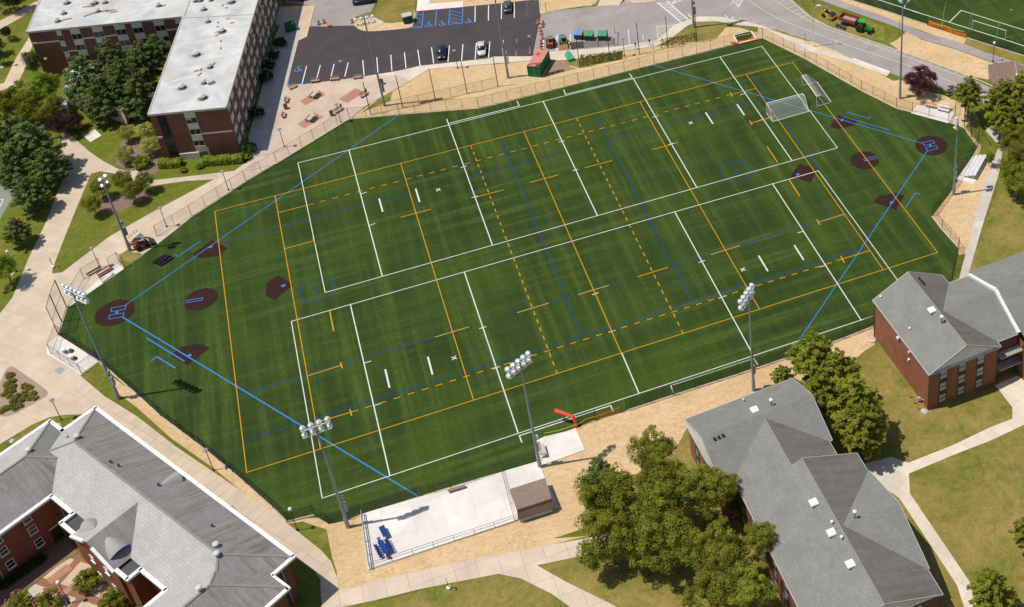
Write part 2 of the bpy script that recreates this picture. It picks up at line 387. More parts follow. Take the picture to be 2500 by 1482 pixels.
def strip(mb, a, b, w, z):
    a, b = V((a[0], a[1], 0)), V((b[0], b[1], 0)); d = (b - a).normalized(); n = V((-d.y, d.x, 0)) * w / 2; u = V((0, 0, z))
    mb.face([a - n + u, b - n + u, b + n + u, a + n + u])

# ------------------------------------------------------------------ the setting: ground layers
gm = MB(); gm.face([(-900,-900,0), (1100,-900,0), (1100,1100,0), (-900,1100,0)]); tag(gm.build('ground', m_grass), kind='structure')
SH = sheet
# straw-covered bare soil
SH('ground_straw', Q('A2',(895,1040),(1240,800),(1430,705),(1600,590),(2500,500)) + Q('A3',(330,500),(1000,420),(1500,400),(1780,240),(2040,235),(2160,240),(2480,330),(2480,420)) + Q('A3',(2150,420),(0,980)) + Q('A2',(2030,990),(1340,1040)), .004, m_straw)
SH('ground_straw', Q('A4',(0,205),(400,330),(480,340),(620,400),(730,460),(1090,650),(1150,640),(1330,730),(1480,760),(1640,830),(1700,960),(1640,1090),(1200,960),(1000,830),(380,500),(0,330)), .004, m_straw)
SH('ground_straw', Q('B5',(1350,470),(1470,620),(1440,700),(1540,740),(1500,900),(1360,1390),(1310,1400),(1090,1130),(1260,890),(1400,640)), .004, m_straw)
SH('ground_straw', Q('B1',(255,860),(400,850),(2229,150)) + Q('B2',(1060,110),(1380,0)) + Q('B4',(620,800),(960,780),(940,960),(860,1010),(800,1060)) + Q('B2',(1350,330),(780,430),(690,600),(560,700),(300,760),(210,830),(210,1020),(0,1090)) + Q('B1',(2040,1000),(1590,1110),(1000,1220),(580,1325),(345,1385),(340,1240),(310,1150),(280,1000)), .004, m_straw)
SH('ground_straw', Q('A6',(620,0),(680,40),(850,160),(1100,340),(1450,640),(1800,930),(2040,930),(2060,1010),(1880,950),(1750,970),(1560,810),(1330,620),(1060,430),(850,240),(740,160),(660,40)), .004, m_straw)
SH('ground_straw', Q('A4',(560,-20),(740,-10),(1380,210),(1680,310),(1650,365),(1300,240),(1000,135),(640,0)), .004, m_straw)
SH('ground_straw', Q('A4',(1060,350),(1120,320),(1200,250),(1320,320),(1600,400),(1900,510),(1920,570),(1850,640),(1700,610),(1150,410)), .004, m_straw)
SH('ground_straw', Q('A2',(1120,150),(1190,190),(1260,200),(1455,185),(1480,110),(1500,40),(1490,170),(1455,235),(1380,250),(1090,275),(1000,262),(955,225),(945,160)), .005, m_straw)
SH('ground_straw', Q('A2',(1600,-40),(1605,30),(1895,12),(1900,55),(2500,0)) + Q('A3',(420,0),(425,118),(640,75),(900,40),(945,-10),(800,-60)), .005, m_straw)
# lawns of other colours
SH('lawn', [(1180,1490),(1215,1405),(1400,1350),(1440,1290),(1480,1250),(1700,1000),(2140,830),(2330,690),(2420,540),(2440,440),(2560,380),(2900,900),(2900,1800),(1000,1800)], .002, m_grass_dry)
SH('lawn', Q('B3',(640,0),(900,0),(1000,300),(1530,360),(905,610),(640,620),(480,560)), .006, m_grass_dry)
SH('lawn', Q('B3',(915,680),(1190,565),(1600,395),(1700,400),(1700,1600),(1340,1500),(1280,1340),(915,800)), .006, m_grass_dry)
SH('lawn', Q('B4',(1690,400),(1720,380),(1815,0),(1900,-200),(2300,-200),(2300,300)), .006, m_grass_dry)
SH('lawn', Q('B1',(360,1482),(640,1445),(1000,1350),(1430,1260),(1620,1300),(1930,1482),(1950,1600),(300,1600)), .006, m_grass_dry)
SH('lawn', Q('A5',(605,60),(760,60),(1010,130),(1480,90),(1440,120),(1000,330),(720,490),(430,715),(340,725),(335,690),(440,420)), .006, m_grass)
SH('lawn', Q('A1',(1430,1190),(1760,1180),(1690,1240),(1420,1270)) , .006, m_grass_lush)
SH('lawn', Q('A1',(1075,1240),(1350,1190),(1330,1280),(1095,1310)) , .006, m_grass_lush)
SH('lawn', Q('Z6',(0,90),(400,170),(1100,460),(1900,680),(2500,900),(2500,1380),(2000,1340),(1500,1200),(700,900),(300,760),(0,570)), .007, m_grass_dry)
SH('lawn', Q('Z5',(680,990),(780,970),(2075,840),(2075,1040),(1050,1240),(700,1160)), .007, m_grass_dry)
SH('lawn', Q('Y4',(330,640),(560,440),(720,370),(800,340),(1060,340),(1340,380),(1230,440),(1090,600),(900,640),(320,700)), .007, m_grass_dry)
SH('lawn', Q('A2',(1120,110),(1160,-20),(1480,-20),(1470,100),(1380,190),(1210,200),(1150,150)), .007, m_grass_dry)
SH('lawn', Q('A2',(1200,830),(1280,800),(1260,880),(1060,960),(1000,990)), .008, m_grass_dry)
SH('lawn', Q('Y7',(620,535),(1000,650),(1400,770),(1400,900),(1000,770),(560,610)), .007, m_grass_dry)
# turf of the playing field and of the second field
TURF = [(163.3,748.8),(154,773),(142.9,817.4),(241,882),(341.6,970.7),(392.6,1017.8),(502.6,1100),(569.3,1155.2),(667.5,1241.6),(700.8,1275),(768.2,1258.7),(802.3,1278.4),(847,1269.4),(879.5,1255),(1020,1213.8),(1102,1194),(1213,1154.6),(1310,1125.9),(1303,1076),(1328,1065),(1378,1054),(1403.5,1045),(1452,1025.2),(1520.6,1005.7),(1644.3,965.2),(1802,914),(1917,875.6),(2059.5,826.3),(2132.3,797.4),(2306,742),(2323.6,688),(2340,606),(2274.6,528.5),(2320,470),(2372.5,383),(2386,358.6),(2352,312),(2315,298.5),(2225.7,275),(2188,265),(2102.5,222),(2077.7,208),(1965.4,144.2),(1862,93.3),(1802,106.4),(1597.6,158),(1412.8,204.4),(1200,257.6),(1168.5,264.6),(975,280),(853.4,291),(675.6,399),(600,444.5),(467.5,530),(382,598.5),(304,652.3)]
SH('turf', TURF, .032, m_turf)
SH('turf', Q('A4',(740,-3),(1290,176),(1690,298),(1910,376),(2200,470),(2700,600),(2700,-700),(300,-700)), .032, m_turf)
# asphalt
SH('parking_lot', Q('A2',(460,350),(530,320),(555,228),(950,215),(1000,262),(1090,276),(1400,245),(1455,238),(1490,98),(1900,60),(2500,0)) + Q('A3',(425,0),(432,125),(450,300),(360,480),(350,495),(0,497)) + Q('A2',(1520,575),(1330,618),(1040,665),(500,745),(358,742)), .012, m_asph_new)
SH('road', Q('A3',(432,125),(640,90),(920,50),(1110,45),(1170,-5),(1000,-250),(2300,-250)) + Q('A4',(180,-70),(280,0),(460,155),(700,265),(1150,415),(1700,620),(1900,720),(2300,870),(2300,1010),(1650,770),(1480,715),(1150,620),(1060,585),(740,465),(620,405),(470,345)) + Q('A3',(2500,262),(2250,190),(2000,145),(1760,145),(1600,210),(1440,350),(1080,410),(500,450),(360,480)), .013, m_asph_old)
SH('driveway', Q('A2',(340,20),(600,48),(560,215),(555,230),(950,222),(940,150),(1095,100),(1165,-60),(340,-60)), .014, m_asph_old)
SH('path', Q('A4',(480,-8),(560,-30),(1000,125),(1320,255),(1640,345),(1800,408),(2300,575),(2300,620),(1850,485),(1600,395),(1320,315),(1100,212),(840,122)), .014, m_asph_old)
SH('road', Q('A1',(0,1350),(80,1345),(110,1390),(-60,1700),(-300,1700),(-300,1330)), .014, mat('court_green', f_asphalt((.235,.255,.215), .4)))
# pavements, all with a real step up
SH('pavement', Q('A2',(1040,665),(1330,617),(1520,573),(2130,508)) + Q('A3',(10,493),(345,490),(500,450),(1080,408),(1360,365),(1440,350),(1600,212),(1740,160),(1800,142),(2000,146),(2250,192),(2500,264)) + Q('A4',(60,224),(300,310),(440,372),(740,465),(1060,588),(1040,610),(740,500),(440,420),(380,420),(180,300),(0,215)) + Q('A3',(2170,220),(1960,185),(1780,190),(1700,230),(1560,340),(1440,400),(1100,450),(700,520),(330,530),(0,560)) + Q('A2',(2450,530),(1600,600),(1430,705),(1320,650),(1040,668)), .11, mat('pavement_concrete', f_conc((.73,.625,.525), 3.0, 3.0, .1, .8), rough=.9, spec=.15))
SH('patio', Q('A2',(215,1345),(355,740),(500,735),(1040,666),(1320,650),(1430,705),(1340,760),(1050,920),(905,1036),(270,1425),(60,1482),(-20,1482),(60,1400)), .10, m_patio)
SH('pavement', Q('A2',(60,1370),(215,1345),(358,742),(460,352),(490,215),(300,215),(250,330),(230,440),(110,880),(20,1200)), .10, mat('pavement_slate', f_conc((.56,.50,.46), 1.6, 2.6, .30, .75), rough=.9))
SH('pavement', Q('A2',(230,60),(600,46),(530,320),(460,352),(490,215),(270,220)), .11, m_walk)
SH('pavement', Q('A2',(1490,96),(1500,-40),(1610,-40),(1605,30),(1898,10),(1896,60)), .11, m_newconc)
SH('pavement', Q('A2',(1060,235),(1130,150),(1210,195),(1100,245)), .06, m_walk)
SH('pavement', Q('A3',(1110,45),(920,50),(945,0),(960,-60),(1150,-70),(1170,-5),(1250,32),(1440,12),(1450,-60),(1200,-65)), .05, m_walk)
SH('plaza', [(128,668),(155,664),(166,747),(143,818),(240,882),(196,917),(255,967),(337,1018),(314,1053),(243,1014),(200,1012),(157,1013),(122,1018),(78,1037),(0,1084),(-120,1150),(-120,800),(0,765),(30,727),(70,630)], .030, m_plaza)
SH('plaza', [(70,630),(111,545),(160,418),(150,380),(150,330),(158,324),(175,332),(219,371),(255,395),(290,413),(330,418),(365,440),(340,445),(290,425),(245,418),(222,424),(167,556),(128,656),(128,668)], .033, m_plaza)
SH('plaza', Q('A1',(1690,1240),(1780,1175),(1840,1130),(2075,1010)) + [(676,398),(600,444),(468,530),(382,598),(304,652),(166,748),(150,666)] + Q('A5',(720,478),(1000,318),(1440,85),(1500,60)) + [(553,435)], .028, m_plaza)
SH('plaza', Q('A1',(1095,1305),(1430,1268),(1700,1235),(1660,1290),(1340,1310),(1095,1345),(950,1300),(980,1230)), .026, m_plaza)
SH('path', Q('A6',(440,0),(650,172),(860,302),(1090,482),(1340,652),(1640,852),(1850,1012),(2000,1132),(2060,1200),(2100,1310),(2105,1375),(2300,1360),(2300,1440),(2000,1482),(1995,1390),(1990,1310),(1900,1220),(1720,1090),(1430,870),(1000,560),(800,390),(700,330),(500,280)), .034, mat('walk_concrete_west', f_conc((.66,.525,.40), 2.6, 1.5, -.62, .66), rough=.9))
SH('path', Q('B1',(355,1371),(580,1311),(1000,1216),(1430,1126),(2030,1016),(2400,940),(2400,1030),(2020,1131),(1700,1198),(1900,1310),(2229,1472),(2300,1520),(1980,1520),(1930,1482),(1800,1390),(1590,1287),(1440,1256),(900,1361),(580,1441),(360,1484),(240,1500),(238,1432)), .036, m_walk_s)
SH('path', Q('B3',(630,625),(800,578),(905,615),(1170,510),(1400,400),(1530,350),(1530,282),(1460,190),(1425,150),(1560,90),(1700,200),(1700,350),(1600,386),(1400,481),(1190,562),(908,680),(915,800),(1280,1340),(1380,1540),(1260,1540),(1195,1345),(850,825),(740,750)), .036, mat('walk_concrete_pale', f_conc((.77,.665,.54), 2.4, 2.4, -.48, .72), rough=.9))
SH('path', Q('B5',(1560,440),(1640,520),(1600,800),(1480,1180),(1390,1482)) + Q('B4',(1810,0),(1690,410),(1620,430),(1720,0)) + Q('B5',(1330,1482),(1360,1380),(1490,870),(1540,740),(1600,610),(1500,500)), .036, mat('walk_concrete_east', f_conc((.62,.55,.48), 2.0, 2.0, .3, .72), rough=.9))
SH('pavement', Q('A4',(730,480),(770,465),(1065,575),(1035,612)), .06, m_newconc)
SH('path', Q('A1',(0,150),(270,5),(330,-30),(420,-30),(330,30),(270,60),(0,212),(-60,240),(-60,180)), .030, m_walk)
SH('path', Q('A1',(210,268),(235,330),(170,520),(110,640),(-100,700),(-100,640),(30,600),(110,430)), .030, m_walk)
SH('terrace', Q('B1',(880,735),(500,852),(555,1228),(600,1215),(1560,893),(1850,800),(1785,660),(1710,490),(1430,570)), .17, m_newconc)
SH('terrace', Q('B1',(1700,350),(1750,322),(1890,290),(1965,266),(2030,412),(1740,515)), .12, m_newconc)
SH('terrace', Q('Z8',(415,550),(1010,10),(1100,80),(430,545)), .05, m_newconc)
SH('terrace', Q('Z8',(310,880),(810,1190),(590,1350),(560,1340),(170,1105),(165,995)), .05, m_newconc)
SH('terrace', Q('Y1',(250,318),(340,205),(860,305),(790,450),(760,455)), .10, m_newconc)
SH('terrace', Q('Y1',(890,1235),(1110,920),(1310,985),(1125,1305)), .10, m_newconc)
SH('terrace', Q('A1',(600,980),(685,935),(735,980),(655,1028)), .10, m_newconc)
SH('terrace', Q('A5',(355,1360),(395,1335),(430,1350),(390,1385)), .040, mat('grate', color=(.33,.32,.31)))
# planting beds
SH('mulch_bed', Q('A5',(640,270),(720,200),(860,210),(960,170),(985,215),(840,290),(690,330)), .010, m_mulch)
SH('mulch_bed', Q('A1',(830,1190),(880,1010),(1040,1000),(1170,1150),(1150,1240),(1100,1260),(960,1240)), .010, m_mulch)
SH('mulch_bed', smooth_line(Q('A6',(0,330),(-40,200),(30,5),(75,-20),(110,5),(290,130),(300,160),(260,190)), 2, True), .05, m_bedmulch)
SH('mulch_bed', Q('A2',(20,1200),(110,880),(230,440),(300,330),(280,420),(180,900),(80,1260)), .012, m_grass)
SH('dirt', Q('A4',(1850,520),(2050,490),(2200,560),(2200,760),(1900,690),(1860,640)), .011, m_mulch)
SH('mulch_bed', Q('Y2',(0,830),(280,650),(370,750),(560,760),(700,830),(140,1190),(30,1040)), .038, m_grass_dry)
SH('dirt', Q('Z5',(330,1070),(680,1060),(820,1220),(1000,1250),(300,1440),(150,1480)), .009, m_dirt)
SH('lawn', Q('Z8',(600,1350),(860,1200),(870,1290),(1000,1440),(860,1440)), .05, m_grass)
SH('lawn', Q('R4',(0,580),(380,350),(640,240),(850,185),(1100,170),(1500,230),(1000,500),(650,600),(0,900)), .045, m_grass)
SH('lawn', Q('R6',(1040,100),(1080,70),(1500,480),(2080,860),(2150,950),(2170,1000),(1800,1310),(1700,1100)), .042, m_grass)
# courtyard of the big hipped building
SH('courtyard', Q('R5',(-200,1600),(0,1540),(700,980),(930,840),(1060,960),(1400,1300),(1700,1700),(-200,1800)), .05, mat('courtyard_paving', lambda b, p: b.mix(1.0, b.brick(b.mp(b.pos(), (1,1,1), -.83, (.4,1.5,0)), (.66,.54,.36), (.64,.56,.46), (.36,.16,.10), 4.6, 4.6, .55, 0), f_conc((.98,.98,.98), 1.5, 1.5, -.83, .85)(b, p), 'MULTIPLY'), rough=.9))
SH('courtyard', Q('R5',(-200,1150),(0,1000),(250,1080),(590,780),(820,640),(930,830),(700,980),(-200,1640)), .045, m_mulch)
for q in ((640,1000),): pass
bp = mat('brick_paving', f_conc((.50,.25,.185), .8, .4, .35, .85), rough=.9)
for pts in (((470,880),(640,785),(695,825),(520,918)), ((812,862),(955,770),(1040,800),(880,898)), ((450,1083),(600,980),(678,1020),(510,1118))):
    SH('paving_patch', Q('A2', *pts), .112, bp)
SH('paving_patch', Q('R5',(550,1155),(800,965),(870,1020),(615,1210)), .062, bp)
SH('paving_patch', Q('R5',(700,1310),(860,1200),(940,1200),(790,1340)), .062, bp)

# ------------------------------------------------------------------ markings on the turf
LY, LW, LN, LB, CL = MB(), MB(), MB(), MB(), MB()
def ln(mb, pts, w, z, closed=False):
    n = len(pts)
    for i in range(n if closed else n - 1):
        a, b = G(pts[i], 0), G(pts[(i+1) % n], 0); d = (b - a).normalized() * w / 2
        strip(mb, a - d, b + d, w, z + .0006 * (i % 2))
ZC, ZB, ZN, ZW, ZY = .038, .050, .044, .056, .062
def disc(mb, p, r, z, n=48):
    c = G(p); mb.face([(c.x + r * cos(2*pi*i/n), c.y + r * sin(2*pi*i/n), z) for i in range(n)])
def ring(mb, p, r, w, z, n=48):
    c = G(p)
    for i in range(n):
        a, b = 2*pi*i/n, 2*pi*(i+1)/n
        mb.face([(c.x + (r-w)*cos(a), c.y + (r-w)*sin(a), z), (c.x + r*cos(a), c.y + r*sin(a), z), (c.x + r*cos(b), c.y + r*sin(b), z), (c.x + (r-w)*cos(b), c.y + (r-w)*sin(b), z)])
def dash(mb, a, b, on, off, w, z):
    A, B = G(a), G(b); L = (B - A).length; d = (B - A) / L; t = 0
    while t < L: strip(mb, A + d * t, A + d * min(L, t + on), w, z); t += on + off
FAR = [(524.5,516.5),(671.5,478.5),(978.5,400),(1279.5,322.5),(1562,249),(1822.5,183),(1935,153)]
NEAR = [(602.5,1154),(782.5,1097),(1156,977),(1517,863),(1854,755),(2156.5,659),(2289,617)]
WY = .13
ln(LY, [FAR[0], FAR[6], NEAR[6], NEAR[0]], WY, ZY, True)
for i in range(1, 6): ln(LY, [FAR[i], NEAR[i]], WY, ZY + .003)
dash(LY, (1150,357), (1360,911), .95, 1.03, .16, ZY + .005); dash(LY, (1408,290), (1668,815), .95, 1.03, .16, ZY + .005)
ln(LY, [(680,519.7),(765,498)], .14, ZY + .006); ln(LY, [(1775,234),(1845,216.5)], .14, ZY + .006); dash(LY, (781,493.3), (1768,236), 1.0, 1.15, .15, ZY + .006)
ln(LY, [(768.6,1033),(874,1002)], .15, ZY + .006); ln(LY, [(2044,637),(2123,612.6)], .15, ZY + .006); dash(LY, (891.5,996.5), (2035,640), 1.0, 1.1, .16, ZY + .006)
for a, b in (((1783,226.5),(1788.5,236)), ((854.8,1001),(858.5,1014.5)), ((2053,627),(2061.5,641.5)), ((1830.5,296),(1836,305.5)), ((832,886.5),(835.5,899)), ((1994,537.5),(2001,548.5)), ((764.5,582),(769,596))): ln(LY, [a, b], .2, ZY + .008)
for a, b in (((696,607.7),(767,588.5)), ((979.4,530.7),(1051,512)), ((1162.6,481.7),(1228,464.5)), ((1295,446),(1362,428)), ((1428.7,410.2),(1493.5,393)), ((1592.7,365.8),(1656,348.4)), ((1832.6,301.4),(1893,284)),
             ((750.4,918.5),(833.4,892.6)), ((1063.8,823.5),(1144,799)), ((1263.8,764),(1338.7,741)), ((1412,720),(1486,697.3)), ((1558.5,676),(1629,654)), ((1736.4,622),(1805.3,600.6)), ((1998.8,543),(2060.5,524))): ln(LY, [a, b], .16, ZY + .007)
for a, b in (((804.7,758),(814.8,808.5)), ((1873,359),(1898.4,396.6)), ((1925.7,437.7),(1952,479))): ln(LY, [a, b], .2, ZY + .002)
WW = .135
ln(LW, [(727.7,398.2),(1860.3,113.6),(2044.5,361.5),(794,714.8)], WW, ZW, True)
for a, b in (((852,366.8),(933.2,673.5)), ((1090.7,291.4),(1202,597.7)), ((1326,247.8),(1458,525.7)), ((1546,192),(1701,458)), ((1757.7,139.5),(1932.8,391.5))): ln(LW, [a, b], .17, ZW + .002)
ln(LW, [(711.4,785.1),(1998,417.5),(2231,739.5),(786.8,1216.8)], WW, ZW, True)
for a, b in (((855.7,744.4),(951.8,1160.8)), ((1134,665.5),(1264.8,1057)), ((1518.4,863.3),(1560,960.8)), ((1647.4,517.7),(1835,860.6)), ((1886,448.8),(2102,781.5))): ln(LW, [a, b], .17, ZW + .002)
ln(LW, [(1095.7,301.5),(1267.9,259),(1262.3,247.8)], .17, ZW + .003); ln(LW, [(1376.4,219.8),(1380.6,231),(1543.9,190.4),(1537.4,180.6)], .17, ZW + .003)
ln(LW, [(1274,1080),(1268,1064.4),(1490.9,990.5),(1497,1004.7)], .17, ZW + .003); ln(LW, [(1644,958.7),(1637.8,941.7),(1840.4,875.6),(1849.8,890.5)], .17, ZW + .003)
for a, b in (((882,474),(894.7,469.7)), ((901.8,551),(915,546.6)), ((1125,409.8),(1139,405.7)), ((1152.4,483.3),(1165.6,479.6)), ((1366,347.4),(1378,343.6)), ((1398.4,417.3),(1410.5,413.8)), ((1594,287),(1607,283.6)), ((1632.8,353.6),(1645,350)), ((1808,232),(1819.4,229)), ((1851.8,295.3),(1864,292)),
             ((889,887.5),(904.9,882.4)), ((913.4,991),(929.6,985.7)), ((1171.3,803),(1186.8,798)), ((1204.5,900.9),(1219.6,895.8)), ((1446.6,720.4),(1460.7,715.3)), ((1487,812),(1502,807)), ((1706.7,641.5),(1720,636.7)), ((1755,728.7),(1773.5,722.6)), ((1948,569),(1961,565.4)), ((2001.8,652.7),(2016,648))): ln(LW, [a, b], .15, ZW + .012)
for a, b in (((926,486.3),(934.2,516.6)), ((1015.2,462),(1024.5,492.8)), ((1723.3,276),(1740,301.8)), ((1800,255.9),(1816.8,280.8)), ((941,903.7),(950.8,945.8)), ((1045,873),(1055.7,913.6)), ((1852.8,626),(1874,661.4)), ((1940,600.4),(1961.3,634))): ln(LW, [a, b], .27, ZW + .004)
for c in ((1070,463.8), (1108.7,874.5), (1686.4,300.4), (1814,658.7)):
    g = G(c)
    for s in (1, -1): strip(LW, g - V((.36, .36 * s, 0)), g + V((.36, .36 * s, 0)), .17, ZW + .006 + .001 * s)
for a, b in (((536.4,593.6),(996.6,472.6)), ((1126,438),(1368,374.4)), ((1488.5,343),(1877,239.7)), ((1222,339),(1420.6,819.4)), ((1452,280),(1689.5,735)), ((1833,183),(1998,413)), ((581.4,967.4),(748,916.4)), ((748,914.6),(833,889)), ((833,890.5),(1064,822.5)), ((1064,822),(1112,807)), ((1244.5,767.7),(1515.4,687.6)), ((1645,646),(1996,542.8)), ((1996,541.5),(2074.7,518)), ((596.6,1075.7),(2129,600))): ln(LN, [a, b], .17, ZN)
ring(LN, (774,708), 2.95, .2, ZN + .002); ring(LN, (1798,419), 2.95, .2, ZN + .002); ln(LN, [(771.7,698),(774.7,716.4)], .22, ZN + .002); ln(LN, Q('L8',(1693,155),(1740,230)), .22, ZN + .002)
# softball diamonds
disc(CL, (280.4,763.9), 3.05, ZC); disc(CL, (491.4,731.2), 2.62, ZC); disc(CL, (2274,355.5), 3.02, ZC); disc(CL, (2111,391.6), 2.64, ZC)
for pts in (Q('A5',(1262,597),(1395,501),(1500,556),(1440,607),(1320,621)), Q('M3',(1320,1265),(1500,1120),(1810,1065),(1975,1140),(1605,1430)), [(677,671.5),(717,695),(670.4,733),(648,721.5),(651,691)],
            Q('M2',(175,490),(325,285),(675,370),(610,465),(340,535)), Q('B5',(85,830),(155,740),(245,765),(270,810),(235,880)), Q('B5',(690,1020),(725,975),(850,950),(915,972),(850,1075))):
    CL.face([G(p, ZC) for p in pts])
WB = .14
ln(LB, [(307.6,744.6),(975,280)], WB, ZB); ln(LB, [(300,775),(1019.6,1211.4)], .2, ZB); ln(LB, [(428,622.4),(435,627),(489.8,589)], WB, ZB); ln(LB, [(370.5,880),(382.6,870.8),(428,899)], .2, ZB); ln(LB, [(358.3,826),(449.4,882)], .2, ZB)
ln(LB, [(1597.6,159.6),(2253,350.5)], WB, ZB); ln(LB, [(2264.3,368.2),(1953,827.8)], WB, ZB); ln(LB, [(2058.8,285.6),(2168,316.5)], WB, ZB); ln(LB, [(2068.7,274.4),(2121,289.6),(2126,283.2)], WB, ZB); ln(LB, [(2210.5,507.7),(2234,472.3),(2246,473.3)], WB, ZB)
for pts in (Q('M3',(355,485),(590,445),(575,510),(345,550)), Q('M3',(320,605),(560,568),(540,632),(310,670)), Q('M2',(1780,770),(1955,725),(1985,775),(1810,820)), Q('M2',(1835,858),(2010,818),(2045,865),(1868,910))): ln(LB, pts, .12, ZB + .002, True)
ln(LB, Q('M3',(1575,365),(1855,318),(1840,358),(1565,405)), .12, ZB + .002); ln(LB, Q('M2',(1000,995),(765,1050),(790,1085),(1015,1032)), .12, ZB + .002)
disc(LB, Q('M3',(440,560)), .3, ZB + .004, 5); disc(LB, Q('M2',(1915,815)), .3, ZB + .004, 5)
for p in ((514,603), (462.5,868.5), (692,698), (2056,293.5), (1947.8,426.5), (2176.5,495)):
    g = G(p); strip(LB, g - V((.3,.1,0)), g + V((.3,.1,0)), .5, ZB + .005)
# far field
ln(LW, Q('Y7',(0,190),(690,405),(1140,545),(1500,665)), .2, ZW); ln(LW, Q('A4',(970,0),(1300,105)), .2, ZW + .001); ln(LW, Q('Y7',(380,305),(540,145),(1500,445)), .2, ZW + .003)
ln(LW, Q('Y7',(-120,155),(0,190)), .2, ZW + .002)
g = G(Q('Y7',(1225,142))); LW.box((g.x, g.y, .1), (.22, .22, .2))
for mb, nm, m in ((CL, 'clay_area', m_clay), (LN, 'field_lines_navy', m_lnavy), (LB, 'field_lines_blue', m_lblue), (LW, 'field_lines_white', m_lwhite), (LY, 'field_lines_yellow', m_lyellow)):
    tag(mb.build(nm, m), kind='structure')

# ------------------------------------------------------------------ markings on the roads
RW, RY, RB, RR = MB(), MB(), MB(), MB(); ZR = .018
def rl(mb, c, w, *pts, z=ZR): ln(mb, Q(c, *pts), w, z)
for a, b in (((530,578),(490,735)), ((650,570),(615,700)), ((770,560),(738,690)), ((893,548),(862,672)), ((1020,525),(1032,658)), ((1142,502),(1153,635)), ((1265,480),(1274,615)), ((1383,458),(1397,592)), ((1500,436),(1520,572)), ((1620,415),(1638,552)), ((1775,400),(1763,540)), ((1893,388),(1882,527)), ((2010,376),(2000,514)), ((2128,364),(2117,503)), ((2245,352),(2240,492)), ((2362,342),(2357,480)), ((2478,332),(2475,466)),
             ((2000,58),(1998,190)), ((2117,48),(2115,178)), ((2230,36),(2228,165)), ((2340,25),(2342,155)), ((2452,12),(2456,142))): rl(RW, 'A2', .17, a, b)
rl(RW, 'A3', .17, (310,12), (314,142)); rl(RW, 'A3', .17, (98,355), (97,488)); rl(RW, 'A3', .17, (218,342), (216,478)); rl(RW, 'A3', .17, (335,330), (334,466)); rl(RW, 'A3', .17, (452,322), (450,440)); rl(RW, 'A3', .2, (570,308), (570,440)); rl(RW, 'A3', .17, (686,300), (688,430))
rl(RW, 'A3', .12, (1192,255), (1202,385)); rl(RW, 'A3', .1, (1318,300), (1322,345))
for p in (((410,525),(362,742),(490,733)),): rl(RB, 'A2', .25, *p)
rl(RB, 'A2', .17, (1548,105), (1535,240)); rl(RB, 'A2', .17, (1664,93), (1652,225)); rl(RB, 'A2', .17, (1780,85), (1768,213), (1888,200), (1892,68)); rl(RB, 'A2', .17, (1450,244), (1540,238)); rl(RB, 'A2', .17, (1500,108), (1480,160))
for i in range(4):
    rl(RB, 'A2', .13, (1776 - 3*i, 92 + 30*i), (1891 - i, 118 + 30*i)); rl(RB, 'A2', .13, (1500 - 12*i, 122 + 34*i), (1546 - 3*i, 132 + 34*i))
def wheelchair(p, s=1.0):
    g = G(p); u = V((.25, .97, 0)).normalized() * s; r = V((.97, -.25, 0)).normalized() * s; z = V((0, 0, ZR + .001))
    for i in range(12):
        a, b = -2.2 + 4.0 * i / 12, -2.2 + 4.0 * (i+1) / 12
        f = lambda t, q: g + z + r * (-.12 + q * sin(t)) + u * (-.3 - q * cos(t))
        RB.face([f(a, .36), f(a, .5), f(b, .5), f(b, .36)])
    strip(RB, g + u * .5 - r * .1, g - u * .25 - r * .02, .17, ZR + .003); strip(RB, g - u * .2 - r * .05, g - u * .25 + r * .5, .15, ZR + .004); strip(RB, g - u * .25 + r * .45, g - u * .75 + r * .62, .15, ZR + .005); strip(RB, g + u * .12 - r * .05, g + u * .1 + r * .38, .12, ZR + .006)
    c = g + u * .72 - r * .12 + V((0, 0, ZR + .003)); RB.face([c + u * .15 * sin(t * .785) + r * .15 * cos(t * .785) for t in range(8)])
for p in ((460,602), (1597,212), (1714,203), (1943,180)): wheelchair(Q('A2', p), 1.25)
# roads
ln(RY, smooth_line(Q('Y3',(290,-10),(380,55),(560,180),(860,330),(1060,410),(1417,545)) + Q('A4',(740,370),(1150,505),(1580,665),(1900,800)), 2), .13, ZR)
ln(RY, smooth_line(Q('Y3',(720,0),(850,95),(1000,190),(1220,310),(1417,410)) + Q('A4',(700,285),(1150,440),(1700,640)), 2), .10, ZR + .001)
for a, b in (((780,42),(860,12)), ((850,85),(975,45)), ((900,135),(1035,95)), ((985,185),(1095,145)), ((1065,230),(1165,195)), ((1140,275),(1220,245)), ((1215,328),(1300,300)), ((385,355),(440,340)), ((500,398),(560,380)), ((640,445),(710,432)), ((790,495),(850,485)), ((940,540),(1030,548)), ((60,295),(100,275)), ((150,305),(185,288)), ((230,320),(275,305))): rl(RY, 'Y3', .12, a, b)
for i in range(14): rl(RY, 'A4', .11, (735 + 71*i, 300 + 24*i), (765 + 71*i, 284 + 24.5*i))
ln(RY, Q('Y3',(60,295),(100,275),(275,305)), .1, ZR + .002)
rl(RY, 'Y4', .16, (165,600), (155,410), (460,388))
for a, b in (((175,590),(200,600)), ((165,520),(240,550)), ((160,455),(285,510)), ((160,412),(330,465)), ((230,408),(370,440)), ((300,402),(410,425)), ((380,395),(440,405))): rl(RY, 'Y4', .12, a, b)
rl(RW, 'Y4', .22, (160,40), (540,358)); rl(RW, 'Y4', .22, (315,20), (640,305))
for i in range(12): rl(RW, 'Y4', .12, (190 + 29*i, 52 + 24*i), (330 + 25*i, 48 + 22.5*i))
rl(RW, 'Y4', .18, (365,70), (560,-10)); rl(RW, 'Y4', .18, (380,62), (450,0)); rl(RW, 'Y4', .18, (650,225), (700,275)); rl(RW, 'Y4', .18, (1225,245), (1270,285))
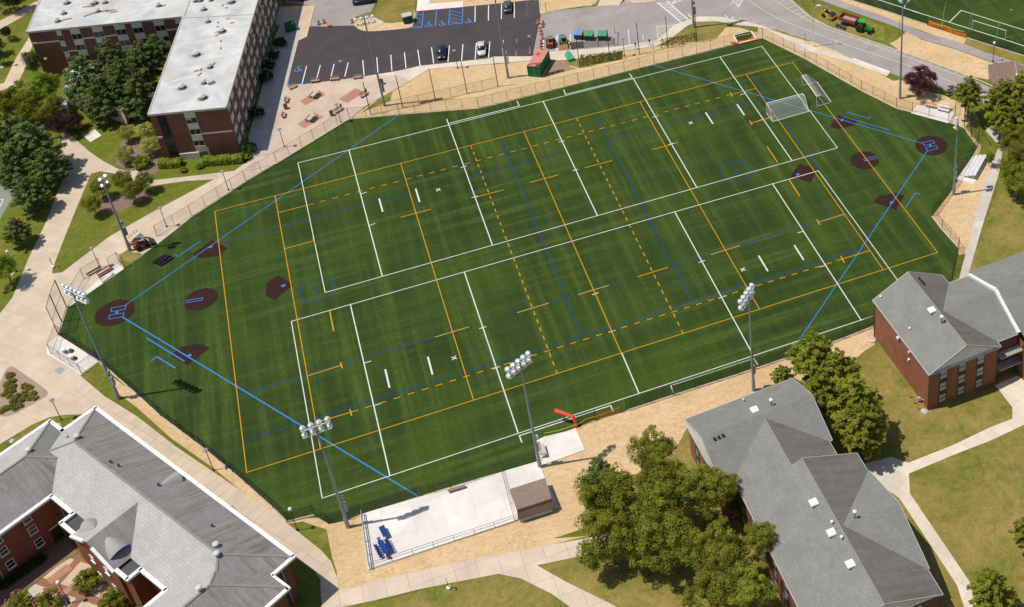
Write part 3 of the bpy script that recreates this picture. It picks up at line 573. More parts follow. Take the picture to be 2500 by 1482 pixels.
rl(RW, 'Y3', .16, (50,-5), (150,105), (220,-10)); rl(RW, 'Y3', .13, (95,-5), (165,72)); rl(RW, 'Y3', .13, (140,-5), (190,35)); rl(RW, 'Y3', .13, (35,60), (70,15)); rl(RW, 'Y3', .16, (20,330), (60,265))
rl(RR, 'A2', .32, (1488,97), (1896,56), z=.115); rl(RR, 'A2', .1, (1489,102), (1895,62), z=.05)
ln(RY, Q('A2',(600,48),(530,320),(460,352)), .22, .116)
ln(RW, Q('Z3',(-40,440),(40,425),(0,520)), .12, .02)
for mb, nm, m in ((RW, 'road_lines_white', m_rwhite), (RY, 'road_lines_yellow', m_ryellow), (RB, 'road_lines_blue', m_rblue), (RR, 'kerb_paint_red', m_rred)): tag(mb.build(nm, m), kind='structure')
# kerbs
KB = MB()
def kerb(c, pts, w=.2, h=.13, sm=2):
    p = smooth_line(Q(c, *pts), sm)
    for a, b in zip(p, p[1:]):
        A, B = G(a), G(b); d = (B - A).normalized() * .04; KB.bar(A - d + V((0,0,h/2)), B + d + V((0,0,h/2)), w, h)
kerb('A2', ((1470,100),(1465,200),(1440,243),(1380,252),(1090,278),(1000,265),(950,225),(945,150)))
kerb('A2', ((1898,60),(2200,32),(2500,0)), sm=0); kerb('A3', ((418,-4),(428,124)), sm=0); kerb('A3', ((430,126),(640,88),(780,85),(880,50),(945,-20)))
kerb('A3', ((1150,-10),(1180,20),(1240,36),(1420,15),(1460,-10))); kerb('Y3', ((940,-10),(1060,90),(1220,230),(1417,370))); kerb('A4', ((450,150),(540,205),(700,262),(1150,412),(1700,612),(1900,700)))
tag(KB.build('kerb', m_kerb), kind='structure')
# wet stains and patches on the asphalt
SP = MB()
for pts in (Q('A2',(750,-10),(800,-10),(820,40),(805,85),(780,60)), Q('Y4',(840,160),(900,125),(960,140),(1000,100),(1080,160),(1130,210),(1090,250),(1040,205),(960,195),(890,220)), Q('Y4',(600,150),(620,120),(665,118),(640,150)), Q('Z5',(195,310),(260,300),(300,330),(460,325),(420,400),(320,430),(240,390)), Q('Y7',(0,475),(20,440),(340,555),(310,600)), Q('Y4',(0,690),(60,630),(150,595),(180,615),(80,670)), Q('Y4',(530,270),(545,220),(570,205),(580,250),(555,275))):
    SP.face([G(p, .0165) for p in pts])
tag(SP.build('asphalt_patch', mat('asphalt_stain', f_asphalt((.10,.085,.080), .5), rough=.9)), kind='structure')

# ------------------------------------------------------------------ buildings
def W2(p): return V((p.x, p.y, 0))
def windows_on(mb_list, parent, a, b, rows, cols, z0s, h, fr=.07, glass=None, frame=None, name='window', dep=.06, sill=True):
    """windows on the wall that runs from plan point a to b (outside to the right hand); each one a frame with a pane and a sill"""
    a, b = W2(V(a)), W2(V(b)); d = (b - a).normalized(); n = V((d.y, -d.x, 0))
    for z0 in z0s:
        for t, w in cols:
            f = MB(); c = a + d * t
            for s in (-1, 1): f.bar(c + d * (s * w / 2) + n * .03 + V((0,0,z0)), c + d * (s * w / 2) + n * .03 + V((0,0,z0 + h)), fr, .1, n)
            for z in (z0, z0 + h / 2, z0 + h): f.bar(c - d * w / 2 + n * .03 + V((0,0,z)), c + d * w / 2 + n * .03 + V((0,0,z)), .1, fr)
            o = f.build(name, frame or m_white, parent)
            g = MB(); p0, p1 = c - d * w / 2 + n * .025, c + d * w / 2 + n * .025
            g.wall(p0, p1, z0, z0 + h); g.build('pane', glass or m_glass, o)
            if sill:
                q = MB(); q.bar(c - d * (w / 2 + .1) + n * .08 + V((0,0,z0 - .06)), c + d * (w / 2 + .1) + n * .08 + V((0,0,z0 - .06)), .2, .1); q.build('sill', frame or m_white, o)
def roof_vent(parent, p, r=.42, h=.7, m=None, name='roof_vent', n=V((0,0,1))):
    v = MB(); v.lathe(p, [(r*.55, -.25), (r*.55, h*.45), (r, h*.5), (r*1.02, h*.72), (r*.75, h*.95), (r*.2, h)], 12, n); v.smooth = False
    return v.build(name, m or m_lamp, parent)
def hatch(parent, p, s=.85, h=.35, rz=0.0, name='roof_vent', m=None):
    v = MB(); v.box((p[0], p[1], p[2] + h/2), (s, s, h), rz); v.box((p[0], p[1], p[2] + h + .06), (s*1.15, s*1.15, .12), rz, .12); return v.build(name, m or m_white, parent)
def stack(parent, p, h=1.3, r=.12):
    v = MB(); v.tube((p[0], p[1], p[2] - .3), (p[0], p[1], p[2] + h), r, n=10); o = v.build('flue', m_pole, parent)
    v = MB(); v.lathe((p[0], p[1], p[2] + h), [(r, 0), (r*2.3, .05), (r*2.3, .22), (r*.5, .36)], 12); v.build('flue_cap', m_white, o); return o
def inset(P, d):
    n = len(P); r = []; s = 1 if area2(P) > 0 else -1
    for i in range(n):
        a, b, c = W2(V(P[i-1])), W2(V(P[i])), W2(V(P[(i+1) % n])); u = (b - a).normalized(); w = (c - b).normalized()
        n1 = V((-u.y, u.x, 0)) * s; n2 = V((-w.y, w.x, 0)) * s; k1 = 1 + n1.dot(n2); r.append(b + (n1 + n2) * (d / max(.35, k1)))
    return r

# --- flat-roofed four-storey brick dormitory
ZD = 10.8
DP = [G(p, ZD) for p in ((361,280),(551.5,262),(630,-3),(447,40),(65,78),(98,0))]
fl, fr_, tr, ic, lw, lt = DP
ax = (ic - fl).normalized(); rx = (tr - fr_).normalized(); fx = (fr_ - fl).normalized(); wx = (lw - ic).normalized(); lx = (lt - lw).normalized()
tr2 = fr_ + rx * ((tr - fr_).length + 22); lt2 = lw + lx * ((lt - lw).length + 10); mid = ic + ax * ((lt2 - lw).length * .98)
foot = [fl, fr_, tr2, tr2 - fx * 17, mid, lt2, lw, ic]
dorm = empty('dormitory', (ic.x, ic.y, 0), 'four-storey brick dormitory with flat white roof and chequered spandrel panels', 'building')
def P0(mb, name, m, par, root): 
    o = mb.build(name, m, par); return o
def rel(root, o): o.matrix_parent_inverse = Matrix.Translation(-root.location); return o
DW = MB(); FI = inset(foot, .12)
for i in range(len(FI)): DW.wall(FI[i], FI[(i+1) % len(FI)], 0, ZD - .3, i * 3.0)
rel(dorm, DW.build('wall', m_brick, dorm))
DR = MB(); DR.prism([(p.x, p.y) for p in foot], ZD - .28, ZD); 
DRo = DR.build('roof', m_wroof, dorm); rel(dorm, DRo)
PB = MB()
for i in range(len(foot)):
    a, b = foot[i], foot[(i+1) % len(foot)]; PB.bar(V((a.x,a.y,ZD - .12)), V((b.x,b.y,ZD - .12)), .22, .42)
rel(dorm, PB.build('roof_edge', m_trim, dorm))
SE_ = MB(); a, b = G(Q('A1',(1322,132)), ZD), G(Q('A1',(1825,105)), ZD); c = G(Q('A1',(1370,5)), ZD)
SE_.bar(V((a.x,a.y,ZD+.03)), V((b.x,b.y,ZD+.03)), .22, .14); SE_.bar(V((a.x,a.y,ZD+.03)), V((c.x,c.y,ZD+.03)), .35, .18); rel(dorm, SE_.build('roof_seam', m_trim, dorm))
for p, r in ((Q('A1',(485,25)),.5),(Q('A1',(683,28)),.6),(Q('A1',(762,22)),.42),(Q('A1',(712,85)),.35),(Q('A1',(1150,45)),.38),(Q('A1',(463,100)),.42),(Q('A1',(418,157)),.4),(Q('A1',(1415,12)),.35),(Q('A1',(1450,8)),.4),(Q('A1',(1527,6)),.3),(Q('A1',(1675,18)),.6),(Q('A1',(1475,72)),.45),(Q('A1',(1505,160)),.4),(Q('A1',(1605,230)),.62),(Q('A1',(1420,400)),.62),(Q('A1',(1520,490)),.42),(Q('A1',(1480,602)),.45),(Q('A1',(1318,637)),.6),(Q('A1',(1468,712)),.62)):
    g = G(p, ZD); v = roof_vent(dorm, (g.x, g.y, ZD), r, .95); rel(dorm, v)
    q = MB(); rs = random.Random(int(p[0])); q.face([(g.x + cos(t*.35)*r*rs.uniform(1.5,2.5), g.y + sin(t*.35)*r*rs.uniform(1.4,2.0), ZD + .006) for t in range(18)]); q.build('soot_stain', mat('soot', color=(.40,.395,.385)), v)
    q = MB(); q.lathe((g.x, g.y, ZD), [(r*1.25, 0), (r*1.25, .18), (r*.5, .22)], 12); o = q.build('vent_curb', mat('dirty_flashing', color=(.16,.16,.16)), v)
g = G(Q('A1',(1522,600)), ZD); rel(dorm, hatch(dorm, g, 1.1, .5, .3, 'roof_hatch', m_trim))
m_rust = mat('rust_debris', color=(.27,.17,.09))
for p, L, an in ((Q('A1',(640,50)),2.4,-.3),(Q('A1',(665,100)),3.2,.35),(Q('A1',(735,85)),2.6,.1),(Q('A1',(800,78)),1.8,.1),(Q('A1',(820,88)),1.4,0),(Q('A1',(475,143)),2.2,.05),(Q('A1',(1420,515)),.8,.2),(Q('A1',(1455,505)),1.0,1.2),(Q('A1',(1445,540)),1.1,.8),(Q('A1',(1545,465)),1.0,1.0),(Q('A1',(1597,300)),.7,1.5),(Q('A1',(1598,352)),.8,1.5),(Q('A1',(1580,165)),.5,.3),(Q('A1',(1575,195)),.5,.3),(Q('A1',(1568,258)),.6,.1),(Q('A1',(1650,137)),.7,.1),(Q('A1',(1680,167)),.7,.1),(Q('A1',(1640,58)),.5,.4),(Q('A1',(1612,40)),.6,1.0),(Q('A1',(1185,42)),.9,.4)):
    g = G(p, ZD); DB = MB(); DB.box((g.x, g.y, ZD + .06), (L, .22, .11), an); rel(dorm, DB.build('roof_debris', m_rust, dorm))
def facade(par, root, a, b, cols, floors, fh, ztop, strings=()):
    """columns of (start, width, kind) along the wall; each window bay has glass over a pale spandrel panel"""
    a, b = W2(V(a)), W2(V(b)); d = (b - a).normalized(); n = V((d.y, -d.x, 0))
    for t, w, kind in cols:
        for f in range(floors):
            z1 = ztop - f * fh
            if kind == 'w' or (kind == 'o' and f % 2 == 0) or (kind == 'e' and f % 2 == 1):
                o = MB(); p0, p1 = a + d * t + n * .05, a + d * (t + w) + n * .05
                o.hexa([p0 + V((0,0,z1-1.3)) - n*.1, p1 + V((0,0,z1-1.3)) - n*.1, p1 + V((0,0,z1-1.3)) + n*.04, p0 + V((0,0,z1-1.3)) + n*.04, p0 + V((0,0,z1)) - n*.1, p1 + V((0,0,z1)) - n*.1, p1 + V((0,0,z1)) + n*.04, p0 + V((0,0,z1)) + n*.04])
                wo = rel(root, o.build('window', m_panel, par))
                g = MB(); g.wall(p0, p1, z1 - fh + .12, z1 - 1.3)
                g.build('pane', m_glass, wo)
                q = MB()
                for s in (0, .5, 1): q.bar(p0 + d*(w*s) + n*.02 + V((0,0,z1 - fh + .12)), p0 + d*(w*s) + n*.02 + V((0,0,z1 - 1.3)), .07, .07, n)
                q.bar(p0 + n*.05 + V((0,0,z1 - fh + .1)), p1 + n*.05 + V((0,0,z1 - fh + .1)), .16, .08)
                if (f * 7 + int(t * 3)) % 4 == 1: q.hexa([p0 + d*(w*.05) + V((0,0,z1-1.8)) , p0 + d*(w*.48) + V((0,0,z1-1.8)), p0 + d*(w*.48) + n*.025 + V((0,0,z1-1.8)), p0 + d*(w*.05) + n*.025 + V((0,0,z1-1.8)), p0 + d*(w*.05) + V((0,0,z1-1.35)), p0 + d*(w*.48) + V((0,0,z1-1.35)), p0 + d*(w*.48) + n*.025 + V((0,0,z1-1.35)), p0 + d*(w*.05) + n*.025 + V((0,0,z1-1.35))])
                q.build('mullion', m_trim, wo)
    for t0, t1, z in strings:
        q = MB(); p0, p1 = a + d*t0 + n*.03 + V((0,0,z)), a + d*t1 + n*.03 + V((0,0,z)); q.bar(p0, p1, .12, .36); rel(root, q.build('string_course', m_panel, par))
FH = 2.62; ZT = ZD - .32
# courtyard front of the west wing (lw -> ic)
L = (ic - lw).length; cols = []; sc = L / 2220.0
for x0, x1 in ((385,455),(580,715),(890,1035),(1205,1355),(1450,1600),(1765,1915),(2075,2200)): cols.append((x0 * sc, (x1 - x0) * sc, 'w'))
facade(dorm, dorm, FI[6], FI[7], cols, 4, FH, ZT, [(.05, 385*sc, ZT - FH + .1), (715*sc, 890*sc, ZT - FH + .1), (1035*sc, 1205*sc, ZT - FH + .1), (1915*sc, 2075*sc, ZT - FH + .1), (455*sc, 580*sc, ZT - 2*FH + .1)])
# south end (fl -> fr)
L = (fr_ - fl).length; sc = L / 1085.0
facade(dorm, dorm, FI[0], FI[1], [(475*sc, 150*sc, 'w')], 4, FH, ZT, [(625*sc, L - .3, ZT - 2*FH + .15), (0.05, .95, ZT - 2*FH + .2)])
p0 = W2(FI[0]); d = (W2(FI[1]) - p0).normalized(); n = V((d.y, -d.x, 0)); q = MB()
q.wall(p0 + d*1.25 + n*.04, p0 + d*2.7 + n*.04, 1.1, ZT); st = rel(dorm, q.build('stair_window', m_glass, dorm))
q = MB()
for i in range(7): q.bar(p0 + d*1.25 + n*.07 + V((0,0,1.1+1.35*i)), p0 + d*2.7 + n*.07 + V((0,0,1.1+1.35*i)), .08, .1)
for s in (1.25, 2.0, 2.7): q.bar(p0 + d*s + n*.07 + V((0,0,1.1)), p0 + d*s + n*.07 + V((0,0,ZT)), .08, .06, n)
q.build('mullion', m_dark, st)
q = MB(); q.bar(p0 + d*2.9 + n*.12 + V((0,0,.7)), p0 + d*6.4 + n*.12 + V((0,0,.7)), .3, 1.4); rel(dorm, q.build('entrance_wall', m_panel, dorm))
q = MB(); q.wall(p0 + d*6.45 + n*.05, p0 + d*8.2 + n*.05, 0, 2.3); dr = rel(dorm, q.build('door', m_panel, dorm)); q = MB(); q.wall(p0 + d*6.95 + n*.08, p0 + d*7.5 + n*.08, 1.2, 1.95); q.build('pane', m_glass, dr)
# east front (fr -> tr)
L = (tr2 - fr_).length; cols = []; t = .9; i = 0
while t < L - 3:
    w = 2.05; cols.append((t, w, 'w')); t += w + (1.35 if i % 3 != 1 else 2.3); i += 1
facade(dorm, dorm, FI[1], FI[2], cols[:16], 4, FH, ZT)
# air conditioners in the windows
p0 = W2(FI[1]); d = (W2(FI[2]) - p0).normalized(); n = V((d.y, -d.x, 0))
for f, ci in ((0,7),(0,9),(0,10),(1,10),(2,10),(0,3),(1,8),(0,12)):
    t, w, _ = cols[ci]; q = MB(); q.box(p0 + d*(t + w*.3) + n*.3 + V((0,0,ZT - f*FH - 1.75)), (.62, .62, .42), math.atan2(d.y, d.x)); rel(dorm, q.build('air_conditioner', mat('ac_cream', color=(.70,.63,.42)), dorm))
for p in (Q('D2',(355,600)), Q('D2',(655,748))):
    r = ray(p); aa, bb = FI[6], FI[7]; g = on_plane(p, V((aa.x,aa.y,0)), V((bb.x,bb.y,0)), V((aa.x,aa.y,5))); q = MB(); q.box(g, (.55,.5,.3), math.atan2(wx.y, wx.x)); rel(dorm, q.build('wall_lamp', m_white, dorm))
# low white-roofed lobby between the wings, mostly hidden by trees
lob = empty('lobby_building', (ic.x, ic.y, 0), 'low white-roofed lobby half hidden by the dark pines beside the dormitory', 'building')
lp = [G(p, 3.6) for p in (Q('Z1',(1320,880)), Q('Z1',(1600,860)), (330,150), (300,270), Q('Z1',(1150,1330)))]
lpi = inset(lp, .15); q = MB(); q.prism([(p.x,p.y) for p in lp], 3.3, 3.6); rel(lob, q.build('roof', m_wroof, lob))
q = MB()
for i in range(5): q.wall(lpi[i], lpi[(i+1) % 5], 0, 3.3)
rel(lob, q.build('wall', m_panel, lob))
kio = empty('small_pavilion', G((148,262)), 'small pale flat-roofed pavilion glimpsed between the trees left of the pines', 'building')
kp = [G(p, 2.8) for p in Q('Z2',(990,110),(1240,75),(1300,270),(1010,300))]; q = MB(); q.prism([(p.x,p.y) for p in kp], 2.55, 2.8); rel(kio, q.build('roof', m_wroof, kio))
ki = inset(kp, .2); q = MB()
for i in range(4): q.wall(ki[i], ki[(i+1) % 4], 0, 2.55)
rel(kio, q.build('wall', m_panel, kio))

# --- pitched roofs
def slab(mb, pts, th=.16):
    """roof plane with a little thickness"""
    mb.slope(pts); p = [V(q) for q in pts]; dn = V((0,0,-th))
    for i in range(len(p)):
        a, b = p[i], p[(i+1) % len(p)]; mb.face([a + dn, b + dn, b, a])
    mb.face([q + dn for q in reversed(p)])
def gable_walls(mb, foot, zt, off=0.0):
    for i in range(len(foot)): mb.wall(foot[i], foot[(i+1) % len(foot)], 0, zt, off + i * 2.0)
def eave_strip(mb, a, b, w=.16, h=.2, dz=-.1):
    mb.bar(V(a) + V((0,0,dz)), V(b) + V((0,0,dz)), w, h)

# residence hall on the right edge
ZE, ZR1 = 7.9, 11.2
a, b = G((2131.2,732.4), ZE), G((2268.5,914.7), ZE); c, d = G((2219.9,666.2), ZR1), G((2359.7,842.3), ZR1)
e0, f0 = G((2301,671.2), ZE), G((2445.8,843.5), ZE)
u = (b - a).normalized(); wv = W2(c) - W2(a); wv = (wv - u * wv.dot(u)); half = wv.length; wv.normalize()
La = (b - a).length
b = a + u * La; c = a + wv * half + V((0,0,ZR1-ZE)); d = c + u * La; e0 = a + wv * half * 2; f0 = e0 + u * La
hallr = empty('residence_hall', (a.x, a.y, 0), 'brick residence hall at the right edge with grey gabled roof and white pediment', 'building')
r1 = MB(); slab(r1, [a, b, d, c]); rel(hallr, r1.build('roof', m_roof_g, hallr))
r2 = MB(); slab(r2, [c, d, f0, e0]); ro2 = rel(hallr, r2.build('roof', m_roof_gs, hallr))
WI = inset([a, b, f0, e0], .25); wb = MB()
gable_walls(wb, WI, ZE - .1); rel(hallr, wb.build('wall', m_brick_o, hallr))
for A_, B_, R_, sg in ((b, f0, d, 1), (e0, a, c, 1)):
    q = MB(); o = (u if A_ is b else -u) * -.12; q.face([A_ + o + V((0,0,-.12)), B_ + o + V((0,0,-.12)), R_ + o + V((0,0,-.12))]); rel(hallr, q.build('pediment', m_white, hallr))
q = MB()
for A_, B_ in ((a,b),(b,f0),(f0,e0),(b,d),(d,f0),(a,c),(c,e0)): eave_strip(q, A_, B_, .2, .22, -.14)
rel(hallr, q.build('roof_edge', m_trim, hallr))
zc = ZR1 - .35; vm = V((0,0,0))
k1 = G((2430.8,710), zc); h1 = on_plane((2296,757.4), c, d, a); hx_ = W2(k1) - W2(c); tpos = hx_.dot(u)
rdir = wv.copy(); hR = c + u * tpos + V((0,0,zc-ZR1)); kR = hR + rdir * ((W2(k1) - W2(hR)).dot(rdir))
fe = G((2363.4,673.7), ZE); ne = G((2484.5,814.8), ZE); hw1 = abs((W2(fe) - W2(hR)).dot(u)); hw2 = abs((W2(ne) - W2(hR)).dot(u))
ext = 3.0
def wpt(s, t, z): g = hR + rdir * s + u * t; return V((g.x, g.y, z))
Lk = (kR - hR).length
r3 = MB(); slab(r3, [wpt(0,0,zc), wpt(Lk,0,zc), wpt(Lk,-hw1,ZE), wpt(half*.92,-hw1,ZE)]); rel(hallr, r3.build('roof', m_roof_g, hallr))
r4 = MB(); slab(r4, [wpt(0,0,zc), wpt(Lk,0,zc), wpt(Lk,hw2,ZE), wpt(half*.92,hw2,ZE)]); rel(hallr, r4.build('roof', m_roof_g, hallr))
q = MB(); q.wall(wpt(half*.9,hw2-.25,0), wpt(Lk,hw2-.25,0), 0, ZE-.1); rel(hallr, q.build('wall', m_brick, hallr))
q = MB(); q.wall(wpt(Lk,-hw1+.25,0), wpt(half*.9,-hw1+.25,0), 0, ZE-.1); rel(hallr, q.build('wall', m_brick, hallr))
q = MB()
for t, z in ((-hw1,ZE),(hw2,ZE)): q.bar(wpt(Lk,0,zc+.12), wpt(Lk,t,z+.12), .55, .5)
rel(hallr, q.build('firewall_parapet', m_white, hallr))
for t in (hw2, -hw1): q = MB(); eave_strip(q, wpt(half*.95,t,ZE), wpt(Lk,t,ZE), .18, .2, -.1); rel(hallr, q.build('gutter', m_trim, hallr))
L2 = 26.0; zo = .35
for sgn, hw in ((-1, hw1 + .5), (1, hw2 + 4.0)):
    q = MB(); slab(q, [wpt(Lk+.2,0,zc+zo), wpt(Lk+L2,0,zc+zo), wpt(Lk+L2,sgn*hw,ZE+(zo if sgn<0 else -.9)), wpt(Lk+.2,sgn*hw,ZE+(zo if sgn<0 else -.9))]); rel(hallr, q.build('roof', m_roof_g, hallr))
q = MB(); q.wall(wpt(Lk+.25,-hw1,0), wpt(Lk+.25,hw2+3.6,0), 0, ZE-.9); q.wall(wpt(Lk+.25,hw2+3.6,0), wpt(Lk+L2,hw2+3.6,0), 0, ZE-1.0); rel(hallr, q.build('wall', m_brick_o, hallr))
# three columns of windows under the pediment (b -> f0)
A_, B_ = WI[1], WI[2]; Lw = (B_ - A_).length; dq = (B_ - A_).normalized()
wcols = [(Lw * t, Lw * .105) for t in (.205, .475, .745)]
for i, (t, w) in enumerate(wcols):
    q = MB(); p0 = A_ + dq*(t - w/2 - .05); p1 = A_ + dq*(t + w/2 + .05); nn = V((dq.y, -dq.x, 0)) * .015; q.wall(p0 + nn, p1 + nn, .35, ZE - .25); rel(hallr, q.build('window_bay', mat('spandrel_brown', color=(.11,.055,.035)), hallr))
    tmp = bpy.data.objects
    q0 = len(bpy.data.objects)
for z0 in (.55, 3.05, 5.55):
    before = set(hallr.children); windows_on(None, hallr, A_, B_, 1, wcols, [z0], 1.75, .08, m_glass_b, m_dark, sill=False)
    for o in set(hallr.children) - before: rel(hallr, o)
# entry recess with balconies
A_, B_ = wpt(half*1.0,hw2-.2,0), wpt(half*1.0+4.5,hw2-.2,0)
for z in (2.7, 5.2):
    q = MB(); cc = (A_ + B_) / 2 + u * .7; q.box((cc.x, cc.y, z), (4.2, 1.3, .2), math.atan2(rdir.y, rdir.x)); bo = rel(hallr, q.build('balcony', m_trim, hallr))
    q = MB(); e1, e2 = A_ + u*1.35 + rdir*.2, B_ + u*1.35 - rdir*.2
    for i in range(15): p = e1.lerp(e2, i/14); q.bar(V((p.x,p.y,z)), V((p.x,p.y,z+1.0)), .05, .05, u)
    q.bar(V((e1.x,e1.y,z+1.0)), V((e2.x,e2.y,z+1.0)), .08, .08); q.build('railing', m_dark, bo)
# things on that roof
g = on_plane(Q('R1',(700,440)), a, b, d); rel(hallr, hatch(hallr, g, 1.0, .3, math.atan2(u.y,u.x)))
g = on_plane(Q('R1',(795,558)), a, b, d); rel(hallr, stack(hallr, g, 1.25))
for pp in ((578,130),(600,155),(622,178)): g = on_plane(Q('R1',pp), c, d, f0); rel(hallr, roof_vent(hallr, g, .2, .5, m_dark))
for pp in ((200,305),(483,615)): g = on_plane(Q('R1',pp), a, b, d); rel(hallr, roof_vent(hallr, g, .2, .35, m_white))
nA = (WI[1] - WI[0]).normalized(); nW = V((nA.y, -nA.x, 0))
for pp, nm, sz in (((380,698),'wall_lamp',(.5,.4,.4)), ((488,838),'wall_lamp',(.3,.3,.35)), ((483,912),'wall_lamp',(.28,.3,.35))):
    g = on_plane(Q('R1',pp), V((WI[0].x,WI[0].y,0)), V((WI[1].x,WI[1].y,0)), V((WI[0].x,WI[0].y,5))); q = MB(); q.box(g + nW*.15, sz, math.atan2(nA.y,nA.x)); rel(hallr, q.build(nm, m_white, hallr))
for W_ in (WI[0], WI[1], WI[2]):
    q = MB(); p = W_ + nW*.06; q.tube((p.x,p.y,.1), (p.x,p.y,ZE-.2), .07); rel(hallr, q.build('downpipe', m_bronze, hallr))

# residence hall at the lower right
ZB_, ZC_ = 7.3, 10.26
A = G((1672.4,1023.5), ZB_); B = G((1934.5,923.3), ZB_); Cc = G((1710.8,1067), ZC_)
u = (B - A).normalized(); La = (B - A).length; wv = W2(Cc) - W2(A); wv = wv - u * wv.dot(u); half = wv.length; wv.normalize()
def cr(s, t, z): g = A + u * s + wv * t; return V((g.x, g.y, z))
hall = empty('residence_hall', (A.x, A.y, 0), 'long brick residence hall with several grey shingled gables below the pines', 'building')
q = MB(); slab(q, [cr(0,0,ZB_), cr(La,0,ZB_), cr(La,half,ZC_), cr(0,half,ZC_)]); rel(hall, q.build('roof', m_roof_g, hall))
q = MB(); slab(q, [cr(0,half,ZC_), cr(La,half,ZC_), cr(La,2*half,ZB_), cr(0,2*half,ZB_)]); rel(hall, q.build('roof', m_roof_g, hall))
E1 = G((1791,1169.6), ZB_); E2 = G((1948.5,1481), ZB_); mu = (E2 - E1).normalized(); E2 = E1 + mu * ((E2 - E1).length + 9)
M1 = G((2159.8,1473.7), 10.5); mw = W2(M1) - W2(E1); mw = mw - mu * mw.dot(mu); mh = mw.length; mw.normalize(); slope = (10.5 - ZB_) / mh
def mr(s, t, z): g = E1 + mu * s + mw * t; return V((g.x, g.y, z))
pw = (mr(0,0,ZB_), mr(10,0,ZB_), mr(0,mh,10.5))
def st(p): g = on_plane(p, *pw); return (g - E1).dot(mu), (W2(g) - W2(E1)).dot(mw)
s2, t2 = st((1948.5,1124.5)); s1, t1 = st((1900,1077)); sK, tK = st((2052.8,1285.6)); sM, tM = st((2159.8,1473.7))
z1 = ZB_ + slope * t1; z2 = ZB_ + slope * mh
sT = -half * 1.0 - 1.0
q = MB(); slab(q, [mr(sT,0,ZB_), mr(s2,0,ZB_), mr(s2,t1,z1), mr(sT,t1,z1)]); slab(q, [mr(s2,0,ZB_), mr(sM,0,ZB_), mr(sM,mh,z2), mr(s2,mh,z2)]); rel(hall, q.build('roof', m_roof_g, hall))
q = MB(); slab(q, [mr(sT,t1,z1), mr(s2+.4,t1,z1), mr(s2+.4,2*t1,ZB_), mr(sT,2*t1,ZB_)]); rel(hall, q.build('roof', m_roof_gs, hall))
Y_ = G((2089,1110.3), ZB_); tY = (W2(Y_) - W2(E1)).dot(mw)
N_ = G((2308,1450.5), ZB_); tN = (W2(N_) - W2(E1)).dot(mw); tE = (tY + tN) / 2
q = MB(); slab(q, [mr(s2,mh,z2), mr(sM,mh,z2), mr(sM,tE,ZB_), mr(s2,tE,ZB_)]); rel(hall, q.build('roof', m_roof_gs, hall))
# eastern cross gable
P_ = G((2194.6,1227.6), z2 - .15); sP = (W2(P_) - W2(E1)).dot(mu); tP = (W2(P_) - W2(E1)).dot(mw); gh = (z2 - .15 - ZB_) / slope
def top_of(s_off, px): return None
q = MB(); slab(q, [mr(sP,mh*.98,z2-.15), mr(sP,tP,z2-.15), mr(sP-gh,tP,ZB_), mr(sP-gh,mh*.98,ZB_)]); rel(hall, q.build('roof', m_roof_g, hall))
q = MB(); slab(q, [mr(sP,mh*.98,z2-.15), mr(sP,tP,z2-.15), mr(sP+gh,tP,ZB_), mr(sP+gh,mh*.98,ZB_)]); rel(hall, q.build('roof', m_roof_g, hall))
# walls
q = MB(); cw = inset([cr(0,0,0), cr(La,0,0), cr(La,2*half,0), cr(0,2*half,0)], .3); gable_walls(q, cw, ZB_-.1); rel(hall, q.build('wall', m_brick_o, hall))
q = MB(); mw_ = inset([mr(sT,0,0), mr(sM,0,0), mr(sM,tE,0), mr(s2,tE,0), mr(s2,2*t1,0), mr(sT,2*t1,0)], .3); gable_walls(q, mw_, ZB_-.1); ew = inset([mr(sP-gh,mh,0), mr(sP+gh,mh,0), mr(sP+gh,tP,0), mr(sP-gh,tP,0)], .3); gable_walls(q, ew, ZB_-.12); rel(hall, q.build('wall', m_brick, hall))
def pediment(pts, off):
    q = MB(); q.face([V(p) + off for p in pts]); rel(hall, q.build('pediment', m_white, hall))
dz = V((0,0,-.16))
pediment([cr(-.06,0,ZB_-.8), cr(-.06,2*half,ZB_-.8), cr(-.06,2*half,ZB_+.1), cr(-.06,half,ZC_+.1), cr(-.06,0,ZB_+.1)], dz); pediment([cr(La-.2,0,ZB_), cr(La-.2,2*half,ZB_), cr(La-.2,half,ZC_)], dz)
pediment([mr(sM-.15,0,ZB_), mr(sM-.15,tE,ZB_), mr(sM-.15,mh,z2)], dz); pediment([mr(sP-gh,tP-.15,ZB_), mr(sP+gh,tP-.15,ZB_), mr(sP,tP-.15,z2-.15)], dz); pediment([mr(s2+.12,t1,ZB_), mr(s2+.12,tE,ZB_), mr(s2+.12,mh,z2), mr(s2+.12,t1,z1)], dz)
q = MB()
for x, y in ((cr(0,0,ZB_),cr(La,0,ZB_)),(cr(0,0,ZB_),cr(0,half,ZC_)),(cr(0,half,ZC_),cr(0,2*half,ZB_)),(cr(La,0,ZB_),cr(La,half,ZC_)),(cr(La,half,ZC_),cr(La,2*half,ZB_)),(mr(0,0,ZB_),mr(sM,0,ZB_)),(mr(s2,tE,ZB_),mr(s2,mh,z2)),(mr(s2,tE,ZB_),mr(sP-gh,tE,ZB_)),(mr(sP+gh,tE,ZB_),mr(sM,tE,ZB_)),(mr(sM,0,ZB_),mr(sM,mh,z2)),(mr(sM,tE,ZB_),mr(sM,mh,z2)),(mr(sP,tP,z2-.15),mr(sP+gh,tP,ZB_)),(mr(sP,tP,z2-.15),mr(sP-gh,tP,ZB_)),(cr(La*.8,2*half,ZB_),cr(La,2*half,ZB_)),(mr(s2-6,2*t1,ZB_),mr(s2,2*t1,ZB_))): eave_strip(q, x, y, .16, .2, -.12)
rel(hall, q.build('roof_edge', m_trim, hall))
